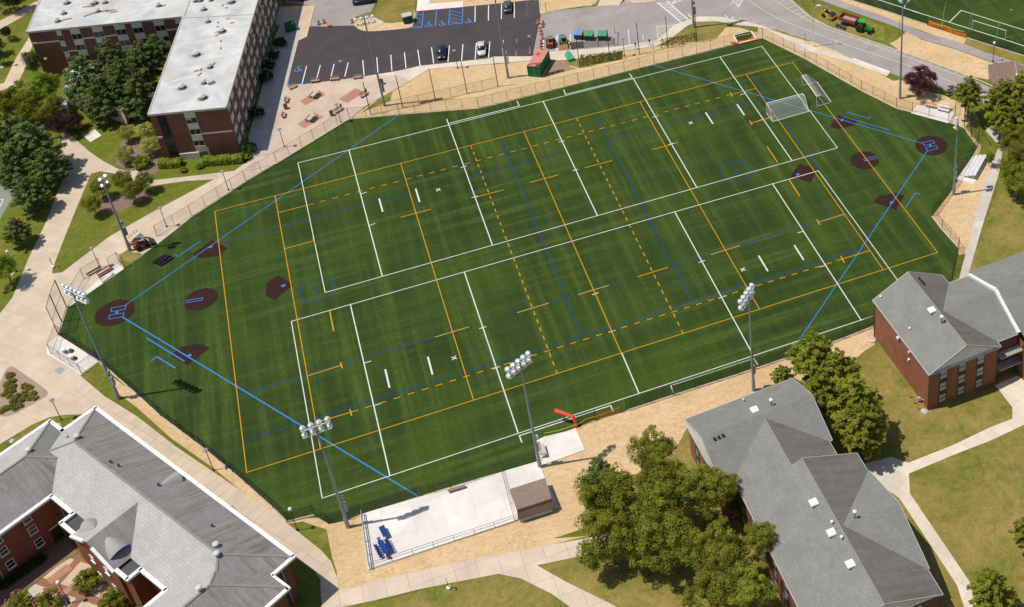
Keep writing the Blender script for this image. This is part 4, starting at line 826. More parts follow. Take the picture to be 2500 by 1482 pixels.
pcr = (cr(0,0,ZB_), cr(5,0,ZB_), cr(0,half,ZC_)); pcr2 = (cr(0,2*half,ZB_), cr(5,2*half,ZB_), cr(0,half,ZC_))
ang = math.atan2(u.y,u.x); ang2 = math.atan2(mu.y,mu.x)
rel(hall, hatch(hall, on_plane(Q('R2',(1000,510)), *pcr), .95, .3, ang)); rel(hall, stack(hall, on_plane(Q('R2',(1200,440)), *pcr), .95))
for pp in ((515,860),(567,840),(617,818)): rel(hall, roof_vent(hall, on_plane(Q('R2',pp), *pcr2), .2, .5, m_dark))
rel(hall, roof_vent(hall, on_plane(Q('R2',(866,395)), *pcr), .15, .6, m_white))
for pp in ((918,502),(1085,787),(1265,1085)): rel(hall, hatch(hall, on_plane(Q('R3',pp), *pw), 1.0, .28, ang2))
pe = (mr(sP,tP,z2-.15), mr(sP,mh,z2-.15), mr(sP-gh,tP,ZB_)); rel(hall, stack(hall, on_plane(Q('R3',(1305,640)), *pe), 1.2))
for pp in ((1090,690),(1182,835)): rel(hall, roof_vent(hall, on_plane(Q('R3',pp), *pw), .22, .55, m_white))
# window bays: west gable end and the long west front
def bays(A_, B_, cols, ztop):
    A_, B_ = W2(V(A_)), W2(V(B_)); dq = (B_ - A_).normalized(); nn = V((dq.y,-dq.x,0)) * .02
    for t, w in cols:
        q = MB(); q.wall(A_ + dq*(t - w/2) + nn, A_ + dq*(t + w/2) + nn, .4, ztop); rel(hall, q.build('window_bay', mat('spandrel_brown'), hall))
        before = set(hall.children); windows_on(None, hall, A_ + nn, B_ + nn, 1, [(t, w - .1)], [.6, 2.9, 5.2], 1.5, .07, m_glass_b, m_dark, sill=False)
        for o in set(hall.children) - before: rel(hall, o)
Lc = (cw[0] - cw[3]).length; bays(cw[0], cw[3], [(Lc*f, 1.3) for f in (.25, .5, .75)], ZB_-.95)
Lm = (mw_[1] - mw_[0]).length; bays(mw_[0], mw_[1], [(9.5 + i*3.6, 1.3) for i in range(8)], ZB_-.3); bays(mw_[1], mw_[2], [(2.5 + i*3.6, 1.3) for i in range(4)], ZB_-.3)

# --- hip-roofed brick hall at the lower left
ZH, ZI = 8.2, 10.94
n0, e_ = G((231,999), ZH), G((710,1359), ZH); u = (e_ - n0).normalized(); L = (e_ - n0).length
wl = W2(G((125.2,1203), ZH)) - W2(n0); wv = wl - u * wl.dot(u); Wd = wv.length; wv.normalize(); SL = (ZI - ZH) / (Wd / 2)
def hp(s, t, z=ZH): g = n0 + u * s + wv * t; return V((g.x, g.y, z))
def hst(p, z): g = W2(G(p, z)) - W2(n0); return g.dot(u), g.dot(wv)
big = empty('academic_hall', (n0.x, n0.y, 0), 'red brick hall with pale hipped shingle roofs and broad white gutters, lower left', 'building')
def hip(s0, s1, t0, t1, faces, ends=(True, True), along='s', z0=ZH):
    """hip roof over the rectangle s0..s1 x t0..t1; the ridge follows 'along'; faces = materials for the four sides"""
    if along == 's':
        h = (t1 - t0) / 2; zr = z0 + SL * h; ra, rb = hp(s0 + (h if ends[0] else 0), t0 + h, zr), hp(s1 - (h if ends[1] else 0), t0 + h, zr)
    else:
        h = (s1 - s0) / 2; zr = z0 + SL * h; ra, rb = hp(s0 + h, t0 + (h if ends[0] else 0), zr), hp(s0 + h, t1 - (h if ends[1] else 0), zr)
    c00, c10, c11, c01 = hp(s0,t0,z0), hp(s1,t0,z0), hp(s1,t1,z0), hp(s0,t1,z0)
    P = ([c00,c10,rb,ra],[c10,c11,rb],[c11,c01,ra,rb],[c01,c00,ra]) if along == 's' else ([c00,c10,ra],[c10,c11,rb,ra],[c11,c01,rb],[c01,c00,ra,rb])
    for pts, m in zip(P, faces):
        if m is None: continue
        q = MB(); q.slope(pts); rel(big, q.build('roof', m, big))
    q = MB(); q.cur = 0
    for pa, pb in ((ra, rb),) + (((c00, ra), (c01 if along == 's' else c10, ra)) if ends[0] else ()) + (((c11, rb), (c10 if along == 's' else c01, rb)) if ends[1] else ()):
        q.bar(V(pa) + V((0,0,.02)), V(pb) + V((0,0,.02)), .3, .06)
    rel(big, q.build('ridge_cap', mat('ridge_shingle', f_shingle((.36,.35,.33))), big))
    return zr, ra, rb
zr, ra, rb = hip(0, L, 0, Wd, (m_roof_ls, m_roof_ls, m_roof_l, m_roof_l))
# west wing
sa, ta = hst((119.8,1031.5), ZH); sb, tb = hst((125.2,1204), ZH); s_in = sa + 0; tI = max(Wd * 0, ta)
sW0 = sa; sW1 = hst((62,1253.5), ZH)[0]; sW1 = (sW1 + sb) / 2
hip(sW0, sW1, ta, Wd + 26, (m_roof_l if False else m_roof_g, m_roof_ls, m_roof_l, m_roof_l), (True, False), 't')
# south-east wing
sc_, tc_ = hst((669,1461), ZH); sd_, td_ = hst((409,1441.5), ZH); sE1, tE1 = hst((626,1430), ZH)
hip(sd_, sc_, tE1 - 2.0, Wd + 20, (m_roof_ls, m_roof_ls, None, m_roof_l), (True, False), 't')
SB0, SB1 = sd_, sc_
# centre gable facing the courtyard
sg0, tg0 = hst((168,1311), ZH); sg1, tg1 = hst((281,1392), ZH); gw = (sg1 - sg0) / 2; tgF = (tg0 + tg1) / 2; zg = ZH + SL * gw * 1.05
gm_ = (sg0 + sg1) / 2
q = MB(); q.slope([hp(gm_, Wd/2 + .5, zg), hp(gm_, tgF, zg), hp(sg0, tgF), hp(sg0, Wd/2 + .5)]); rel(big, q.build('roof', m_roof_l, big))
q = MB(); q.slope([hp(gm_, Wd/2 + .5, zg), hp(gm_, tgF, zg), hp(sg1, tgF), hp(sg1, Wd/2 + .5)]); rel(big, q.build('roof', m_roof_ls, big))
q = MB(); q.face([hp(sg0, tgF-.3, ZH-.3), hp(sg1, tgF-.3, ZH-.3), hp(gm_, tgF-.3, zg-.1)]); rel(big, q.build('gable_wall', m_brick_o, big))
q = MB()
for x, y in ((hp(sg0,tgF,ZH),hp(gm_-.9,tgF,zg-.45)),(hp(gm_+.9,tgF,zg-.45),hp(sg1,tgF,ZH))): q.bar(V(x) + V((0,0,-.12)), V(y) + V((0,0,-.12)), .4, .3)
rel(big, q.build('gable_trim', m_white, big))
# eyebrow dormer and bumps
def eyebrow(pl, p, w, depth, down, m, open_m):
    """a low arched dormer: a half cone that opens down the slope"""
    g = on_plane(p, *pl); nn = (pl[1]-pl[0]).cross(pl[2]-pl[0]).normalized(); nn = nn if nn.z > 0 else -nn
    dn = V((down.x, down.y, 0)).normalized(); sl = dn - nn * dn.dot(nn); sl.normalize(); side = nn.cross(sl)
    q = MB(); N = 16; H = w * .36
    def arc(k_, s_): return [g + sl * depth * (.5 - 1.1*k_) + side * ((-w/2 + w*i/N) * s_) + nn * (sin(pi*i/N) ** .8 * H * s_) for i in range(N+1)]
    rings = [arc(0, 1), arc(.3, .86), arc(.62, .60), arc(.9, .28), arc(1.0, .03)]
    q.smooth = True
    vs = [v_ for r_ in rings for v_ in r_]; q.raw(vs, [(j_*(N+1)+i, j_*(N+1)+i+1, (j_+1)*(N+1)+i+1, (j_+1)*(N+1)+i) for j_ in range(4) for i in range(N)])
    o = rel(big, q.build('eyebrow_dormer', m, big)); q = MB(); q.face([f_ - sl * .06 for f_ in rings[0]]); q.build('vent', open_m, o)
pg = (hp(gm_, Wd, zg), hp(gm_, tgF, zg), hp(sg1, tgF)); eyebrow(pg, Q('R5',(1365,745)), 2.9, 2.4, hp(sg1,tgF) - hp(gm_,tgF), m_roof_l, mat('louvre', color=(.04,.07,.10)))
pg0 = (hp(gm_, Wd, zg), hp(gm_, tgF, zg), hp(sg0, tgF)); eyebrow(pg0, Q('R5',(1090,520)), 2.4, 2.2, hp(sg0,tgF) - hp(gm_,tgF), m_roof_l, mat('louvre'))
pN = (hp(0,0), hp(L,0), ra); eyebrow(pN, Q('A6',(1062,698)), 2.3, 2.2, -wv, m_roof_l, mat('louvre'))
for p, pl in ((Q('A6',(480,428)), pN), (Q('A6',(1345,1102)), pN), (Q('A6',(1350,1158)), (hp(L,0), hp(L,Wd), rb)), (Q('A6',(180,512)), (hp(sW0,ta), hp(sW0,ta+5), hp((sW0+sW1)/2, ta+9, ZH+SL*(sW1-sW0)/2))), (Q('A6',(1240,1373)), (hp(SB1,tE1), hp(SB1,tE1+5), hp((SB0+SB1)/2, tE1+9, ZH+SL*(SB1-SB0)/2)))):
    rel(big, roof_vent(big, on_plane(p, *pl), .42, .6))
for p in (Q('A6',(420,428)),): rel(big, roof_vent(big, on_plane(p, hp(0,0), hp(0,Wd), ra), .18, .5, m_trim))
for p in (Q('A6',(690,585)),Q('A6',(740,608)),Q('A6',(988,728)),Q('A6',(1322,982))): rel(big, roof_vent(big, on_plane(p, *pN), .16, .5, m_dark))
# flat dark connecting roofs beside the centre gable
fA = [hst(p, ZH-.35) for p in Q('R5',(900,375),(1045,465))]; tF = hst(Q('R5',(860,590)), ZH-.35)[1]
sF0 = hst(Q('R5',(725,500)), ZH-.35)[0]; sF2 = hst(Q('R5',(1545,1160)), ZH-.35)[0]; tF2 = hst(Q('R5',(1540,1170)), ZH-.35)[1]
m_flat = mat('dark_membrane', f_asphalt((.085,.09,.09), .5))
for x0, x1, tt in ((sF0, sg0 + .4, tF), (sg1 - .4, sF2, tF2)):
    q = MB(); q.prism([(hp(x0,Wd-.6).x,hp(x0,Wd-.6).y),(hp(x1,Wd-.6).x,hp(x1,Wd-.6).y),(hp(x1,tt).x,hp(x1,tt).y),(hp(x0,tt).x,hp(x0,tt).y)], ZH-.6, ZH-.4); rel(big, q.build('flat_roof', m_flat, big))
GZ = ZH + .02
GT = MB()
def gut(a_, b_, w=.52): GT.bar(V((a_.x,a_.y,GZ-.16)), V((b_.x,b_.y,GZ-.16)), w, .36)
o = .24
for a_, b_ in ((hp(-o,-o), hp(L+o,-o)), (hp(L+o,-o-.2), hp(L+o,tE1-2+o*0)), (hp(-o,-o-.2), hp(-o,ta+.3)), (hp(sW0-o,ta-o), hp(.2,ta-o)), (hp(sW0-o,ta-o-.2), hp(sW0-o,Wd+26)), (hp(sW1+o,Wd+o-.2), hp(sW1+o,Wd+26)), (hp(sW1+o,Wd+o), hp(sF0,Wd+o)), (hp(sF0,Wd+o-.2), hp(sF0,tF+.2)), (hp(sF0,tF), hp(sg0+.3,tF)), (hp(sg1-.3,tF2), hp(sF2,tF2)), (hp(sF2,tF2+.2), hp(sF2,Wd+o-.2)), (hp(sF2,Wd+o), hp(SB0-o,Wd+o)), (hp(SB0-o,Wd+o-.2), hp(SB0-o,Wd+20)), (hp(SB1+o,tE1-2), hp(SB1+o,Wd+20)), (hp(L+o,tE1-2), hp(SB1+o+.2,tE1-2))): gut(a_, b_)
rel(big, GT.build('gutter', m_white, big))
# brick walls
q = MB(); I = .35
def hw(x0, y0, x1, y1, z1=ZH-.2): q.wall(hp(x0,y0), hp(x1,y1), 0, z1)
hw(L-I,I,I,I); hw(L-I,tE1-2-I,L-I,I); hw(SB1-I,tE1-2+I,L-I,tE1-2+I); hw(SB1-I,Wd+20,SB1-I,tE1-2+I); hw(I,I,I,ta+I); hw(I,ta+I,sW0+I,ta+I); hw(sW0+I,ta+I,sW0+I,Wd+26)
rel(big, q.build('wall', m_brick, big))
q = MB()
hw(sW1-I,Wd+26,sW1-I,Wd-I); hw(sW1-I,Wd-I,sF0+I,Wd-I); hw(sF0+I,Wd-I,sF0+I,tF-I,ZH-.7); hw(sF0+I,tF-I,sg0+I,tF-I,ZH-.7); hw(sg0+I,tF-I,sg0+I,tgF-I); hw(sg0+I,tgF-I,sg1-I,tgF-I); hw(sg1-I,tgF-I,sg1-I,tF2-I); hw(sg1-I,tF2-I,sF2-I,tF2-I,ZH-.7); hw(sF2-I,tF2-I,sF2-I,Wd-I,ZH-.7); hw(sF2-I,Wd-I,SB0+I,Wd-I); hw(SB0+I,Wd-I,SB0+I,Wd+20)
rel(big, q.build('wall', mat('brick_court', f_brick((.26,.095,.055)), rough=.9, spec=.15), big))
before = set(big.children)
A_, B_ = hp(sW1-I+.02,Wd+26,0), hp(sW1-I+.02,Wd-I,0); Lw = (B_ - A_).length
windows_on(None, big, A_, B_, 1, [(Lw - 4.2 - 4.0*i, 1.0) for i in range(6)], [1.2, 3.9, 6.2], 1.35)
A_, B_ = hp(sg0+I,tgF-I,0), hp(sg1-I,tgF-I,0); windows_on(None, big, A_, B_, 1, [(2.4,.9),(5.6,.9)], [1.0,4.6], 1.1)
A_, B_ = hp(SB1-I,Wd+20,0), hp(SB1-I,tE1,0); windows_on(None, big, A_, B_, 1, [(6,1.0),(10,1.0),(14,1.0)], [1.0,3.7,6.0], 1.3)
for o_ in set(big.children) - before: rel(big, o_)
q = MB(); A_ = hp(sW1-I+.03,Wd+2.2,0); B_ = hp(sW1-I+.03,Wd+.9,0); q.wall(A_, B_, 0, 2.5); dr = rel(big, q.build('door', m_dark, big))
q = MB(); q.bar(A_ + V((0,0,2.55)), B_ + V((0,0,2.55)), .15, .14); q.build('door_frame', m_white, dr)
for s_, t_ in ((sW1-I+.08, Wd-.2), (sW1-I+.08, Wd+9.3), (L-I+.1, tE1-3.5), (SB1-I+.1, Wd-1)):
    q = MB(); p = hp(s_, t_); q.tube((p.x,p.y,.1), (p.x,p.y,ZH-.3), .08); rel(big, q.build('downpipe', m_trim, big))

# --- brown-roofed press box on the terrace
zs, zt_ = 1.75, 2.45
pA, pB = G((1243.9,1194.2), zs), G((1331.1,1166.5), zs); pC, pD = G((1261.7,1245.9), zt_), G((1347.4,1218.3), zt_); pE, pF = G((1265,1267.9), 1.15), G((1351.7,1240.3), 1.15)
box_ = empty('press_box', (pE.x, pE.y, 0), 'small shed with brown shingled roof on the white terrace south of the field', 'shed')
q = MB(); slab(q, [pA,pB,pD,pC], .12); rel(box_, q.build('roof', m_roof_b, box_)); q = MB(); slab(q, [pC,pD,pF,pE], .12); rel(box_, q.build('roof', mat('roof_shingle_tan', f_shingle((.235,.165,.125)), rough=.9), box_))
q = MB(); f4 = inset([pA,pB,pF,pE], .22)
for i in range(4): q.wall(f4[i], f4[(i+1)%4], .15, 1.05)
def zat(i): return (zs if i in (0, 1) else 1.15) - .12
for i, rr in ((1, pD), (3, pC)):
    a_, b_ = f4[i], f4[(i+1)%4]; tt = (W2(rr) - a_).dot((b_ - a_).normalized()); m_ = a_ + (b_ - a_).normalized() * tt
    q.face([V((a_.x,a_.y,1.05)), V((b_.x,b_.y,1.05)), V((b_.x,b_.y,zat((i+1)%4))), V((m_.x,m_.y,zt_-.14)), V((a_.x,a_.y,zat(i)))])
q.wall(f4[0], f4[1], 1.05, zs-.12)
rel(box_, q.build('wall', mat('siding_grey', color=(.42,.46,.48)), box_))
q = MB(); q.bar(V((pC.x,pC.y,zt_+.03)), V((pD.x,pD.y,zt_+.03)), .2, .05); rel(box_, q.build('ridge_cap', mat('ridge_brown', color=(.10,.065,.045)), box_))

# ------------------------------------------------------------------ fences
def place(root, o): o.matrix_parent_inverse = Matrix.Translation(-V(root.location)); return o
def fence(label, px, h, sp, net, pm, group=None, cat='fence', name='chain_link_fence', r=.035, mid=False, kerb_h=0.0, base=True, hs=None):
    P = [G(p) for p in px]; root = empty(name, P[0], label, cat, group)
    nb, rb = MB(), MB(); first = None
    for i in range(len(P) - 1):
        a, b = P[i], P[i+1]; L = (b - a).length; n = max(1, round(L / sp)); d = (b - a) / n
        nb.wall(a, b, .05, h)
        rb.tube(a + V((0,0,h)), b + V((0,0,h)), r * .8, n=5, cap=False)
        if mid: rb.tube(a + V((0,0,h*.5)), b + V((0,0,h*.5)), r * .6, n=5, cap=False)
        if base: rb.tube(a + V((0,0,.08)), b + V((0,0,.08)), r * .5, n=5, cap=False)
        for j in range(n + (1 if i == len(P) - 2 else 0)):
            q = a + d * j; big_ = 1.5 if j == 0 else 1.0
            if first is None:
                pb = MB(); pb.tube((0,0,0), (0,0,h + .06), r, n=6); o = pb.build('post', pm, root); first = o
            else: o = first.copy(); C.objects.link(o); o.parent = root
            o.location = (q - V(root.location)); o.scale = (big_, big_, 1)
    place(root, nb.build('mesh_panel', net, root)); place(root, rb.build('rail', pm, root))
    if kerb_h:
        kb = MB()
        for a, b in zip(P, P[1:]): kb.bar(a + V((0,0,kerb_h/2)), b + V((0,0,kerb_h/2)), .22, kerb_h)
        place(root, kb.build('footing', m_kerb, root))
    return root
FG = 'chain link fences round the playing field'
fence('bronze chain link fence along the promenade and the patio', [(384,577),(467.5,527),(600,442),(675.6,396.5),(853.4,288.5)], 2.4, 3.0, m_nettan, m_bronze, FG, kerb_h=.12)
fence('long bronze chain link fence above the straw north of the field', [(853.4,288.5),(975,278.5),(1168.5,262.5),(1412.8,202.5),(1597.6,156),(1802,104.5),(1862,91.5)], 2.4, 3.0, m_nettan, m_bronze, FG, kerb_h=.1)
fence('bronze chain link fence between the field and the curving road', [(1862,91.5),(1965.4,142.5),(2077.7,206.5),(2102.5,220.5),(2188.5,263.5),(2227,274.5)], 2.4, 3.0, m_nettan, m_bronze, FG, kerb_h=.14)
fence('black chain link fence in front of the dugout beside the purple tree', [(2227,274.5),(2268,285),(2316,298.5)], 2.4, 3.2, m_nettan, m_dark, FG)
fence('black fence panel leaning back from the dugout slab to the backstop', [(2316,298.5),(2331,282),(2334,254)], 2.4, 3.0, m_nettan, m_dark, FG)
BG = 'tall backstops behind the two home plates'
fence('tall dark backstop of three posts behind the right-hand home plate', [(2353.7,310),(2371,334.5),(2387.5,359)], 6.0, 3.4, m_nettan, m_dark, BG, 'backstop', 'backstop', .06, True)
fence('tall bronze backstop behind the left-hand home plate', [(163,750),(150.8,785.7),(142.8,816.5)], 6.0, 3.4, m_nettan, m_bronze, BG, 'backstop', 'backstop', .06, True)
fence('black chain link fence between the east dugout and the turf', [(2387.5,359),(2373,381),(2330,455),(2275.5,528)], 2.4, 2.8, m_netblk, m_dark, FG)
fence('chain link fence beside straw and the east walkway', [(2275.5,528.5),(2300,561),(2341,606)], 2.4, 2.8, m_nettan, m_dark, FG, kerb_h=.16)
fence('black chain link fence running behind the right-hand residence hall', [(2341,606),(2324,688),(2306,743)], 2.4, 3.0, m_netblk, m_dark, FG)
fence('black chain link fence along the south side above the straw bank', [(2306,743),(2132,797.5),(2059.5,826.5),(1917,876),(1802,914.5),(1644,965.5),(1530,1003)], 2.4, 3.0, m_netblk, m_dark, FG, kerb_h=.1)
fence('short black fence beside the orange safety netting', [(1455,1025),(1412,1040)], 2.3, 2.4, m_netblk, m_dark, FG, base=False)
fence('low black fence along the front of the white terrace', [(1310,1126),(1213,1155),(1102,1194.5),(1020,1214),(880,1255)], 2.1, 3.0, m_netblk, m_dark, FG)
fence('black chain link fence rising from the terrace to the southwest corner', [(880,1255),(847,1269.5),(802.3,1279),(768.2,1259)], 2.3, 2.6, m_netblk, m_dark, FG)
fence('long black chain link fence by the hipped brick hall', [(768.2,1259),(700.8,1275.5),(667.5,1242),(569.3,1155.5),(502.6,1100.5),(392.6,1018),(341.6,971),(241,882.5)], 2.3, 3.0, m_netblk, m_dark, FG, kerb_h=.22)
fence('black chain link fence in front of the southwest dugout slab', [(241,882.5),(190,848),(142.8,817)], 2.3, 2.8, m_netblk, m_dark, FG)
fence('bronze fence round the back of the southwest dugout slab', Q('Z8',(310,880),(225,1110),(590,1345),(810,1190)), 2.2, 2.8, m_nettan, m_bronze, FG)
fence('bronze fence at the back of the west dugout slab', Q('Z8',(415,548),(620,200),(830,70)), 2.2, 3.2, m_nettan, m_bronze, FG)
fence('short gate fence beside the orange skid loader', [(306,652),(292,640),(270,655)], 2.2, 2.0, m_nettan, m_bronze, FG)
fence('low black fence across the straw in front of the tall net posts', Q('A2',(1090,1000),(1370,942),(1655,882),(1930,817),(2200,757)), 2.3, 3.0, m_nettan, m_bronze, FG)
fence('low black fence along the weedy strip near the dumpsters', Q('A3',(770,590),(1035,530),(1290,475),(1540,420),(1790,368)), 2.3, 3.0, m_nettan, m_dark, FG)
fence('black chain link fence edging the second field beyond the road', [(2040,-10),(2160,27),(2264,61.5)], 2.2, 3.0, m_netblk, m_dark, FG, kerb_h=.2)
fence('black chain link fence below the far white goal', [(2360,93),(2428.6,115),(2500,137),(2590,165)], 2.2, 3.0, m_netblk, m_dark, FG, kerb_h=.2)
def net_post(p, label):
    g = G(p); t = MB(); t.tube((0,0,0), (0,0,7.7), .085, .07, 8); o = t.build('net_post', m_dark); o.location = g
    return tag(o, label, 'post', 'tall posts for ball netting')
NPL = ['tall dark net post beside the patio corner of the straw', 'second tall dark net post right of the patio, on straw', 'tall dark net post in the middle of the north straw bank', 'tall dark net post on straw left of the white sedan', 'tall dark net post on straw nearest the green container',
       'tall black net post at the dumpster end of the weedy strip', 'tall black net post in front of the green dumpsters', 'tall black net post behind the weeds right of the dumpsters', 'tall black net post by the yellow hatched corner', 'tall black net post at the far end of the weedy strip']
for p, l in zip(Q('A2',(1090,998),(1370,940),(1655,880),(1930,815),(2200,755)) + Q('A3',(770,590),(1035,530),(1290,475),(1540,420),(1790,368)), NPL): net_post(p, l)
def netpole(base, top, label):
    g = G(base); t = G(top, 8.0) - g; b = MB(); pr = V((0,0,0))
    for i in range(1, 7):
        f = i / 6; q = V((t.x * f * f, t.y * f * f, 8.0 * f)); b.tube(pr, q, .1 - .008 * i, n=7); pr = q
    o = b.build('bent_net_pole', m_trim); o.location = g; return tag(o, label, 'pole', 'leaning poles at the second field')
netpole(Q('Y7',(283,398)), Q('Y7',(335,35)), 'thin bent pale pole behind the long orange netting')
netpole(Q('Y7',(653,440)), Q('Y7',(698,150)), 'thin bent pale pole left of the far white goal')
netpole(Q('Y7',(1012,640)), Q('Y7',(1075,268)), 'thin bent pale pole in front of the far white goal')

# ------------------------------------------------------------------ lamps
def aim_lamp(parent, loc, d, r=.40, name='floodlight'):
    v = MB(); v.lathe((0,0,0), [(.12, -.42), (.2, -.36), (r*.82, -.12), (r, .06), (r*1.03, .10)], 12); o = v.build(name, m_lamp, parent)
    o.location = loc; o.rotation_euler = V(d).to_track_quat('Z', 'Y').to_euler(); return o
def sports_light(base, h, label, bar_ang, rows, cols, aim, box=None, sp=1.05, lr=.40, barbox=True, extra=None):
    g = G(base); root = empty('sports_light', g, label, 'floodlight pole', 'floodlight poles round the field')
    p = MB(); p.tube((0,0,0), (0,0,h), .23, .11, 12); p.build('pole', m_pole, root)
    b = MB(); b.tube((0,0,0), (0,0,2.1), .29, .27, 12); b.build('pole_base', m_pole, root)
    d = V((cos(bar_ang), sin(bar_ang), 0)); am = V((aim[0], aim[1], -.75)).normalized()
    for r_ in range(rows):
        z = h - .15 - r_ * 1.25; q = MB(); L = (cols - 1) * sp / 2 + .25; q.bar(-d * L + V((0,0,z)), d * L + V((0,0,z)), .12, .12); q.build('crossarm', m_lamp, root)
        for c_ in range(cols):
            t = (c_ - (cols - 1) / 2) * sp; side = V((-d.y, d.x, 0)); side = side if side.dot(am) > 0 else -side
            aim_lamp(root, d * t + side * .42 + V((0,0,z + .1)), am, lr)
    if barbox:
        q = MB(); a_ = bar_ang; q.box((cos(a_)*.45, sin(a_)*.45, 4.1), (.42, .34, 1.7), a_); q.box((cos(a_)*.42, sin(a_)*.42, 6.0), (.3, .28, .6), a_); q.build('ballast_box', m_lamp if box else m_pole, root)
    if extra: extra(root, h)
    return root
def bang(a, b, z): v = G(b, z) - G(a, z); return math.atan2(v.y, v.x)
sports_light((290,973), 22.2, 'floodlight pole with many lamps beside the southwest dugout', bang((138,683),(200,712),22), 2, 6, (.9,.6), sp=.85)
sports_light((850,1287), 20.6, 'floodlight pole with eight lamps at the southwest corner of the terrace', bang((738,1048),(800,1025),20), 2, 4, (.35,1))
sports_light((1318,1140), 21.3, 'floodlight pole with nine lamps beside the brown shed', bang((1240,905),(1292,865),21), 2, 5, (-.2,1), True, .9)
sports_light((1840,953), 20.0, 'floodlight pole on the straw bank above the lower right hall', bang((1812,742),(1836,708),20), 2, 5, (-.5,.8), False, .9)
sports_light((2328,475), 16.4, 'floodlight pole with three lamps at the east dugout', bang((2330,292),(2337,272),16), 2, 2, (-1,0), True, 1.0)
def cobra(root, h):
    q = MB(); q.tube((0,0,h-1.2), (1.1,.3,h-.2), .07, n=8); q.tube((1.1,.3,h-.2), (2.0,.5,h), .06, n=8); q.build('lamp_arm', m_lamp, root)
    q = MB(); q.box((2.5,.6,h), (1.0,.34,.2), .24); q.build('lamp_head', m_lamp, root)
def cobra_mid(root, h):
    q = MB(); q.tube((0,0,20.4), (1.1,.55,21.4), .08, n=8); q.build('lamp_arm', m_lamp, root); q = MB(); q.box((1.5,.75,21.5), (1.0,.34,.2), .46); q.build('lamp_head', m_lamp, root)
sports_light((2197,240), 24.5, 'tall floodlight pole left of the purple-leaved tree', 1.0, 2, 4, (-1,-.3), False, extra=cobra_mid)
sports_light((318,612), 16.2, 'floodlight pole with four lamps beside the orange skid loader', bang((237,437),(255,424),16), 2, 2, (.7,-.7), False, 1.05)
sports_light((939,258), 20.6, 'floodlight pole with eight lamps beside the patio', bang((866,45),(900,38),20), 2, 4, (.2,-1), False)
sports_light((1241,190), 20.6, 'floodlight pole on the straw between the patio and the green container', .1, 2, 4, (0,-1), True)
sports_light((1694,67), 20.6, 'floodlight pole beside the pavement corner with the crosswalk', .1, 2, 4, (-.2,-1), False)
def lamp_post(p, label, kind='dish', h=4.4, grp='lamp posts on the campus paths'):
    g = G(p); root = empty('lamp_post', g, label, 'lamp post', grp)
    q = MB(); q.tube((0,0,0), (0,0,h - .15), .065, .05, 8); q.build('post', m_bronze if kind == 'dish' else m_dark, root)
    q = MB(); q.lathe((0,0,0), [(.17,0),(.17,.22),(.09,.36)], 10); q.build('post_base', m_bronze if kind == 'dish' else m_dark, root)
    if kind == 'dish':
        q = MB(); q.lathe((0,0,h), [(.1,-.2),(.34,-.1),(.36,.02),(.18,.12),(.05,.14)], 12); q.build('lamp_head', mat('lamp_dish', color=(.26,.27,.29)), root)
    else:
        q = MB(); q.lathe((0,0,h), [(.12,-.2),(.24,-.05),(.28,.12),(.24,.3),(.1,.42)], 12); q.build('globe', m_white, root)
    return root
for p, l in ((Q('Z7',(215,1466)), 'bronze lamp post at the foot of the patio beside the shaded walk'), (Q('Z7',(1400,945)), 'bronze lamp post beside the picnic bench at the patio fence'), (Q('L1',(287,418)), 'bronze lamp post where the dormitory path meets the fence'), (Q('A5',(1098,415)), 'bronze lamp post on the promenade above the young trees'), (Q('A5',(655,680)), 'bronze lamp post behind the west dugout slab'),
             (Q('A2',(865,690)), 'dark lamp post between parked bays beside the patio benches'), (Q('A2',(1848,596)), 'dark lamp post between the blue car and the white sedan'), (Q('A3',(352,470)), 'dark lamp post behind the red-roofed green container'), (Q('A3',(1160,490)), 'dark lamp post in the weedy strip right of the dumpsters'),
             (Q('A6',(382,320)), 'bronze lamp post on the grass above the hipped hall'), (Q('A6',(1328,632)), 'bronze lamp post on the walk below the black fence'), (Q('Z4',(405,430)), 'slim dark lamp post beside the top left path'), (Q('Z4',(1300,190)), 'slim dark lamp post at the corner of the dormitory roof'), (Q('Z1',(115,905)), 'dark lamp post at the lawn edge left of the magnolia')): lamp_post(p, l)
for p, l in ((Q('A6',(1850,1005)), 'black lamp post with white globe near the southwest fence corner'), (Q('Z3',(200,1300)), 'black lamp post with white globe beside the bright young tree'), (Q('R5',(830,1440)), 'black lamp post among the courtyard bushes'), (Q('Y7',(975,838)), 'dark lamp post beside the asphalt path under the far goal')): lamp_post(p, l, 'globe')
def cobra_light(base, h, head, label, m=None):
    g = G(base); root = empty('street_light', g, label, 'street light', 'arched street lights'); m = m or m_lamp
    q = MB(); q.tube((0,0,0), (0,0,h), .11, .075, 8); q.build('pole', m, root)
    t = G(head, h + 1.4) - g; a = V((0,0,h)); q = MB(); pts = [a, V((t.x*.3, t.y*.3, h + .8)), V((t.x*.7, t.y*.7, h + 1.3)), t]
    for i in range(3): q.tube(pts[i], pts[i+1], .05, n=6)
    q.build('lamp_arm', m, root); q = MB(); q.box(t + V((0,0,0)), (.85,.34,.2), math.atan2(t.y,t.x)); q.build('lamp_head', m_white, root)
cobra_light(Q('A4',(448,374)), 8.6, Q('A4',(490,45)), 'grey arched street light beside the road, left of the tractor')
cobra_light((2470,232), 8.0, (2482,184), 'grey arched street light half hidden behind the right-hand pines')
